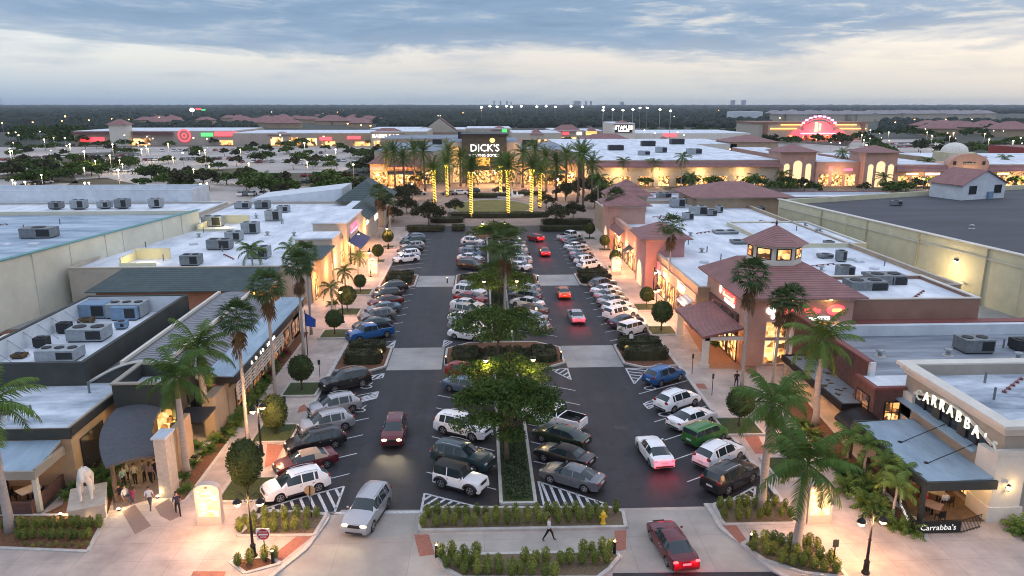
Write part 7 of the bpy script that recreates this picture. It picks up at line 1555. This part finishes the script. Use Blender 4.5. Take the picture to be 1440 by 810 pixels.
# mid zone roofs between the plaza and the far stores
for i,(px0,px1,py,zh,d,mm,rm) in enumerate([(830,1085,222,6,60,lbeige,W_white),(845,925,226,8,14,whitew,tileR),(1035,1105,214,7,25,tan,tileR),(955,970,220,6.5,10,tan,tileR),(525,650,217,8.5,50,tan,mat('grey_blue_roofing',(.22,.25,.3)))]):
    x0,y0=G(px0,py+6); x1=G(px1,py+6)[0]; y0=max(y0,401) if i<4 else y0+30
    r=thing('mid_store',['broad white-roofed store beyond the long cream one','blue-grey hall with maroon roof behind the white roof','red-brown hall with two small towers','small maroon-roofed kiosk building on the far roofline','grey-roofed wing behind the left plaza store'][i],'building'); m=MB(); m.box(x0,y0,0,x1,y0+d,zh); part('wall',m,mm,r); m=MB()
    if rm is tileR: m.hip(x0-1,y0-1,x1+1,y0+d+1,zh,3.5)
    else: m.box(x0+.3,y0+.3,zh,x1-.3,y0+d-.3,zh+.2)
    part('roof',m,rm,r)
# ---------------------------------------------------------------- far cars, trees, lamps, houses
random.seed(77)
k_=KIND['sedan']; ms=[]
def small_car():
    b=MB(); b.box(-2.3,-.9,.3,2.3,.9,.95); b.v=[(x,y*(1 if z<.9 else .94),z) for x,y,z in b.v]; o=b; c=MB(); v=[(-1.7,-.82,.95),(1.1,-.82,.95),(1.1,.82,.95),(-1.7,.82,.95),(-1.0,-.66,1.45),(.4,-.66,1.45),(.4,.66,1.45),(-1.0,.66,1.45)]; c.add(v,[(0,1,5,4),(1,2,6,5),(2,3,7,6),(3,0,4,7)]); t=MB(); t.add([v[4],v[5],v[6],v[7]],[(0,1,2,3)]); w=MB()
    for sx in(-1.4,1.4):
        for sy in(-.88,.88): w.lathe([(.33,-.08),(.33,.08)],(sx,sy,.33),10,'y')
    return o.mesh('small_body',BODY),c.mesh('small_glass',carglass),t.mesh('small_top',BODY),w.mesh('small_wheels',tyre)
SC=small_car(); FC={}
def smallcar(x,y,rz,col,lab,grp):
    r=thing('distant_car',lab,'car',(x,y,.0),rz,grp)
    for n,me in zip(('body','windows','roof_panel','wheels'),SC):
        if n=='wheels' : pass
        o=bpy.data.objects.new(n,me); C.objects.link(o); o.parent=r
        if n in('body','roof_panel'): o.material_slots[0].link='OBJECT'; o.material_slots[0].material=PAINT[col]
cols=['white','silver','black','dark_blue','white','grey','maroon','silver','red','white']
def lotrow(p0,p1,n,rz,where,fill=.8):
    (ax,ay),(bx,by)=G(*p0),G(*p1)
    for i in range(n):
        if random.random()>fill: continue
        t=i/(n-1); c=random.choice(cols); smallcar(ax+(bx-ax)*t,ay+(by-ay)*t,rz+random.uniform(-.03,.03),c,f'{c.replace("_"," ")} car parked {where}',f'{c} cars parked {where}')
lotrow((360,258),(515,256),17,R(90),'in the lot behind the left roofs',.75); lotrow((385,249),(500,247),12,R(90),'in the second row behind the left roofs',.6)
lotrow((340,275),(400,274),9,R(90),'along the road behind the left roofs',.8)
lotrow((2,232),(75,226),12,R(80),'far left by the lit trees',.8); lotrow((5,226),(80,221),11,R(80),'in the back row far left',.7)
lotrow((95,243),(200,241),16,R(90),'in the first far left row',.7); lotrow((70,222),(200,219),20,R(90),'in the second far left row',.75); lotrow((205,226),(330,224),18,R(90),'in the third far left row',.7); lotrow((340,229),(500,227),20,R(90),'in the third left centre row',.6); lotrow((220,213),(360,212),18,R(90),'in the fourth far left row',.7); lotrow((330,217),(470,216),16,R(90),'in the fourth left centre row',.5)
lotrow((240,247),(300,245),9,R(90),'by the white van road at left centre',.6)
lotrow((1232,204),(1300,202),14,R(90),'in the lot left of the red hall',.85); lotrow((1238,208),(1310,206),13,R(90),'in the near row left of the red hall',.8)
lotrow((40,262),(65,258),3,R(30),'on the road at far left',1)
lotrow((1265,276),(1400,274),8,R(0),'between the strip and the right white roofs',.5)
# tree kinds for the distance
FT=[]
for k,(rx,rz_,h,nc,nl) in enumerate(((4.2,2.6,3.6,12,520),(3.6,3.6,4.2,12,520),(5.2,2.2,3.4,14,560))):
    a,b=tree_mb(rx,rz_,h,nc,nl,.62,40+k,.75,False); FT.append((a.mesh(f'far_trunk_{k}',trunkB),b.mesh(f'far_crown_{k}',[leafm,leaf2,leafm][k]),b))
KN=['round dark','tall olive','broad flat']
FW=MB(); ftn=[0]
def ftree(px,py,s,where):
    k=random.randrange(3); x,y=G(px,py); s*=.72; ftn[0]+=1
    if ftn[0]>290:
        s*=random.uniform(.8,1.2); a=random.random()*6; c,q=math.cos(a)*s,math.sin(a)*s; b=FT[k][2]; n=len(b.v)//2//4*4; FW.add([(x+u*c-v*q,y+u*q+v*c,w*s) for u,v,w in b.v],b.f); return
    tree(x,y,*FT[k][:2],f'{KN[k]} tree {where}','tree',f'{KN[k]} trees {where}',s*random.uniform(.8,1.2),random.random()*6,name='distant_tree')
random.seed(9)
for (n,x0,x1,y0,y1,s,wh) in sorted(((42,0,330,207,242,1.0,'on the islands of the far left lot'),(38,330,540,205,240,1.,'on the islands of the left centre lot'),(30,0,200,238,262,1.2,'by the roads behind the warehouse'),(22,200,360,252,268,1.2,'behind the white rear parapet'),(18,500,590,222,250,1.25,'left of the plaza stores'),
    (10,440,520,258,285,1.1,'behind the end pavilion'),(26,1225,1440,196,222,1.3,'around the lot left of the red hall'),(16,1000,1070,250,268,.9,'before the long strip shops'),(22,1080,1440,262,274,.85,'along the front of the right strip'),(10,900,1000,256,266,.9,'before the long cream store'),(20,1230,1440,184,196,1.6,'beyond the red hall'),(24,1060,1225,198,206,1.3,'in front of the neon cinema'),(12,880,1000,196,202,1.1,'before the far stores'),
    (40,0,130,186,206,1.9,'left of the ring-signed store'),(34,130,560,196,207,1.2,'before the far stores on the left'),(16,560,1000,197,204,1.1,'before the far central stores'),(16,900,1060,184,192,1.5,'behind the long low store'),(14,360,530,262,284,1.2,'behind the left end pavilion')),key=lambda q:-q[4]):
    for i in range(n): ftree(random.uniform(x0,x1),random.uniform(y0,y1),s,wh)
tag(FW.build('far_wood',leafm),kind='stuff')
# lot lamps
poleme=MB().tube([(0,0,0),(0,0,8)],.12,5).mesh('lot_pole',galv); headme=MB().ball((0,0,8.1),(.42,.42,.3),8).mesh('lot_head',emi('lot_glow',(1,.82,.5),9)); headme2=MB().ball((0,0,8.1),(.6,.6,.4),8).mesh('lot_head_orange',emi('sodium_lamp',(1,.42,.1),18))
def lotlamp(px,py,wh,s=1.,orange=False,z=8.1,e=0):
    x,y=G(px,py,z*s); r=thing('lot_lamp',f'{"orange" if orange else "white"} lot lamp {wh}','street lamp',(x,y,0),0,f'{"orange" if orange else "white"} lot lamps {wh}'); r.scale=(s,s,s)
    for n,me in(('pole',poleme),('lamp_head',headme2 if orange else headme)): o=bpy.data.objects.new(n,me); C.objects.link(o); o.parent=r
    if e: light('lot_light',(0,-1,7.),e,(1,.7,.35) if not orange else (1,.45,.12),.5,parent=r)
for px,py in ((12,187),(26,190),(56,185),(62,196),(110,186),(118,213),(91,194),(98,203),(199,210),(236,202),(205,205),(272,194),(291,195),(288,211),(166,239),(158,203),(175,190),(394,190),(444,197),(428,201),(472,210),(455,192),(14,213),(22,186)): lotlamp(px,py,'over the far left lots',e=900 if py>195 else 0)
for px,py in ((118,236),(119,257),(58,246),(17,253),(21,257),(35,256),(125,257),(282,259),(291,258),(294,234),(272,238),(46,270),(60,266),(172,231)): lotlamp(px,py,'along the road behind the warehouse',.7,e=500)
for px,py in ((1212,190),(1215,197),(1224,183),(1304,186),(1311,191),(1385,188),(1391,196),(1341,187),(1336,192),(1425,198),(1250,186)): lotlamp(px,py,'over the lot left of the red hall',e=700)
random.seed(88)
for i in range(26): lotlamp(random.uniform(0,540),random.uniform(186,232),'scattered over the left distance',random.uniform(.6,.9),e=700 if i%2 else 0)
for i in range(14): lotlamp(random.uniform(1080,1440),random.uniform(172,205),'scattered over the right distance',random.uniform(.6,1.))
for i in range(16): lotlamp(random.uniform(820,1440),random.uniform(176,262),'among the right shop roofs',.55,random.random()<.5)
for i in range(16): lotlamp(random.uniform(60,1400),random.uniform(153,166),'in the far woods',1.3,random.random()<.5)
for px,py in ((906,183),(921,187),(953,186),(962,190)): lotlamp(px,py,'before the office supply store')
for px,py in ((3,173),(46,172),(87,170),(125,169),(157,167),(181,168),(224,165),(489,174),(508,176),(521,177),(1259,172),(1286,168),(1330,168),(1367,168)): lotlamp(px,py,'among the far houses',1.1,True)
for i,(px,py) in enumerate(((755,151),(768,150),(781,151),(803,150),(819,151),(849,152),(862,156),(876,157),(890,156),(900,153),(910,153),(928,156),(943,158),(677,152),(689,150),(699,151),(712,150),(719,151),(733,150),(848,157))):
    x,y=G(px,py,22); y=min(y,2600); x=x*1.0; r=thing('floodlight_mast','tall white floodlight mast near the horizon','floodlight',(x,y,0),0,'floodlight masts near the horizon'); m=MB(); m.tube([(0,0,0),(0,0,22)],.18,5); part('mast',m,galv,r); m=MB(); q=y/1000; m.ball((0,0,23),(1.5*q,1.5*q,1.*q),8); part('lamp_head',m,emi('flood_glow',(1,.92,.75),22),r)
for px in (57,62,66,85,165,178,188,210,232,300,523,537,131,50,24): 
    x,y=G(px,149.6,9); r=thing('horizon_lamp','tiny white light on the left horizon','street lamp',(x,y,0),0,'tiny lights on the left horizon'); m=MB(); m.tube([(0,0,0),(0,0,12)],.8,4); part('mast',m,galv,r); m=MB(); m.ball((0,0,13),(5,5,4),6); part('lamp_head',m,bulbw,r)
# bright sign pair far left
r=thing('lit_pylon','bright white and red lit pylon beyond the ring-signed store','sign',(*G(272,170),0)); m=MB(); m.box(-.5,-.5,0,.5,.5,18); part('mast',m,galv,r); m=MB(); m.ball((0,-1,18),(4,1,3.),8); part('white_glow',m,bulbw,r); m=MB(); m.box(6,-1,18,15,-.5,21); part('red_panel',m,redg,r); m=MB(); m.box(15.5,-1,17,22,-.5,19); part('green_panel',m,greeng,r)
# houses: wall and roof
random.seed(14)
hw=MB().box(-9,-6,0,9,6,4.2).mesh('house_wall',tan); hw2=MB().box(-9,-6,0,9,6,7).mesh('house_wall_tall',beige)
hr=MB().hip(-10,-7,10,7,4.2,3.4).mesh('house_roof',tileR); hr2=MB().hip(-10,-7,10,7,7,3.4).mesh('house_roof_tall',mat('grey_tile',(.28,.26,.27),.8,0,.2,.3))
def house(px,py,tall,wh,s=1.3):
    x,y=G(px,py); r=thing('house',f'{"two-storey pale house with grey roof" if tall else "low house with red hip roof"} {wh}','house',(x,y,0),random.uniform(-.4,.4),f'{"pale" if tall else "red-roofed"} houses {wh}'); r.scale=(s,)*3
    for n,me in(('wall',hw2 if tall else hw),('roof',hr2 if tall else hr)): o=bpy.data.objects.new(n,me); C.objects.link(o); o.parent=r
for i in range(34): house(random.uniform(355,530),random.uniform(168,180),False,'beyond the far left stores')
for i in range(16): house(random.uniform(180,350),random.uniform(166,178),False,'behind the ring-signed store')
for i in range(40): house(1090+i*7.6+random.uniform(-2,2),random.uniform(165,171),True,'in the far right estate',1.6)
for i in range(8): house(random.uniform(1300,1440),random.uniform(182,192),False,'beyond the red hall',1.5)
r=farstore('white pavilion roofs far beyond the office supply store',G(1030,172)[0],G(1072,172)[0],G(1050,172)[1],16,30,whitew,name='far_hall')
# towers on the horizon
for i,(px,w,t) in enumerate(((1031,34,140.5),(1046,34,140.5),(812,60,142),(824,16,142),(831,18,142),(875,32,143),(695,14,142),(704,14,142),(713,14,142),(719,12,143))):
    x,y=G(px,149.9); s=y/5200; h=hgt(x,y,t); r=thing('high_rise',f'grey high-rise on the horizon, {["left of the right-hand pair","right of the right-hand pair","the wide one at centre","the slim one right of the wide one","the second slim one right of the wide one","the low one right of centre","the first of the four left of centre","the second of the four left of centre","the third of the four left of centre","the last of the four left of centre"][i]}','high-rise',(x,y,0)); w*=y/5200*.75
    m=MB(); m.box(-w/2,0,0,w/2,w,h-h*.03); part('shaft',m,mat('far_concrete',(.30,.34,.40),.9,0,.1,.02),r)
    m=MB()
    for k in range(8): m.box(-w/2*.9,-.8,h*(.45+.06*k),w/2*.9,-.1,h*(.475+.06*k))
    part('window_bands',m,mat('far_glass',(.15,.18,.22),.5,0,.1,.02),r); m=MB(); m.box(-w*.4,w*.1,h*.97,w*.4,w*.9,h); part('penthouse',m,M['far_concrete'],r)
for i,(px,t,lb) in enumerate(((3,118,'lattice mast at the left edge of the horizon'),(120,139,'thin mast at left of the horizon'),(983,126,'thin pale mast left of the twin towers'),(546,139,'thin mast near the centre of the horizon'))):
    x,y=G(px,151); h=hgt(x,y,t); r=thing('radio_mast',lb,'mast',(x,y,0)); w=5 if i==0 else 1.5; m=MB()
    for a in range(3): m.tube([(w*math.cos(a*2.1),w*math.sin(a*2.1),0),(w*.3*math.cos(a*2.1),w*.3*math.sin(a*2.1),h)],w*.13,4)
    for k in range(14 if i==0 else 5): z=h*k/(14 if i==0 else 5); q=w*(1-.7*z/h); m.tube([(q*math.cos(a*2.1),q*math.sin(a*2.1),z) for a in range(4)],w*.1,3)
    part('lattice',m,galvd,r)
# forest to the horizon: one mass
random.seed(50)
g=MB(); ico=[]
def blob(x,y,r,h,z=0):
    n=7; vs=[]; o=random.random()*6
    for lv,(q,zz_) in enumerate(((1.,0),(1.0,.45),(.72,.82),(.25,1.))):
        for k in range(n): a=o+6.283*k/n; j=random.uniform(.8,1.2); vs.append((x+r*q*j*math.cos(a),y+r*q*j*math.sin(a),z+h*zz_*random.uniform(.9,1.1)))
    fs=[(l*n+k,l*n+(k+1)%n,(l+1)*n+(k+1)%n,(l+1)*n+k) for l in range(3) for k in range(n)]+[tuple(range(21,28))]
    g.add(vs,fs)
def fz(n,px0,px1,py0,py1,r0,h0):
    for i in range(n):
        py=py0+(py1-py0)*random.random()**1.0; x,y=G(random.uniform(px0,px1),py); s=max(1,y/900)**.75; blob(x,y,r0*s*random.uniform(.7,1.3),h0*(1+.25*(s-1))*random.uniform(.7,1.2))
fz(5200,-60,1500,150.3,160,7,8.5); fz(2600,-60,1500,150,152.5,9,10)
fz(2400,-40,1080,160,170,6,8.5); fz(500,-40,180,168,186,5.5,7); fz(700,530,1080,168,180,6,8); fz(300,-30,360,176,184,5,6.5); fz(260,1240,1480,172,186,5.5,7)
tag(g.build('far_forest',mat('forest_canopy',(.018,.030,.020),.95,0,.5,.02,var2=(.010,.017,.014))),kind='stuff')
# text curves become meshes so that each has a mask of its own
dg=bpy.context.evaluated_depsgraph_get()
for o in [o for o in bpy.data.objects if o.type=='FONT']:
    me=bpy.data.meshes.new_from_object(o.evaluated_get(dg)); n=bpy.data.objects.new(o.name.split('.')[0]+'',me); p=o.parent; mw=(o.location.copy(),o.rotation_euler.copy(),o.scale.copy()); C.objects.link(n); n.parent=p; n.location,n.rotation_euler,n.scale=mw; bpy.data.objects.remove(o)
# evening air between here and the horizon
g=MB(); g.box(-5600,-40,-1.5,5600,9800,75); hz=tag(g.build('haze',bpy.data.materials.new('haze_air')),kind='stuff')
m=hz.data.materials[0]; m.use_nodes=True; N=m.node_tree.nodes; N.clear(); o_=N.new('ShaderNodeOutputMaterial'); v_=N.new('ShaderNodeVolumePrincipled'); v_.inputs['Color'].default_value=(.80,.88,1,1); v_.inputs['Density'].default_value=.00007; v_.inputs['Anisotropy'].default_value=.2
m.node_tree.links.new(v_.outputs[0],o_.inputs['Volume'])
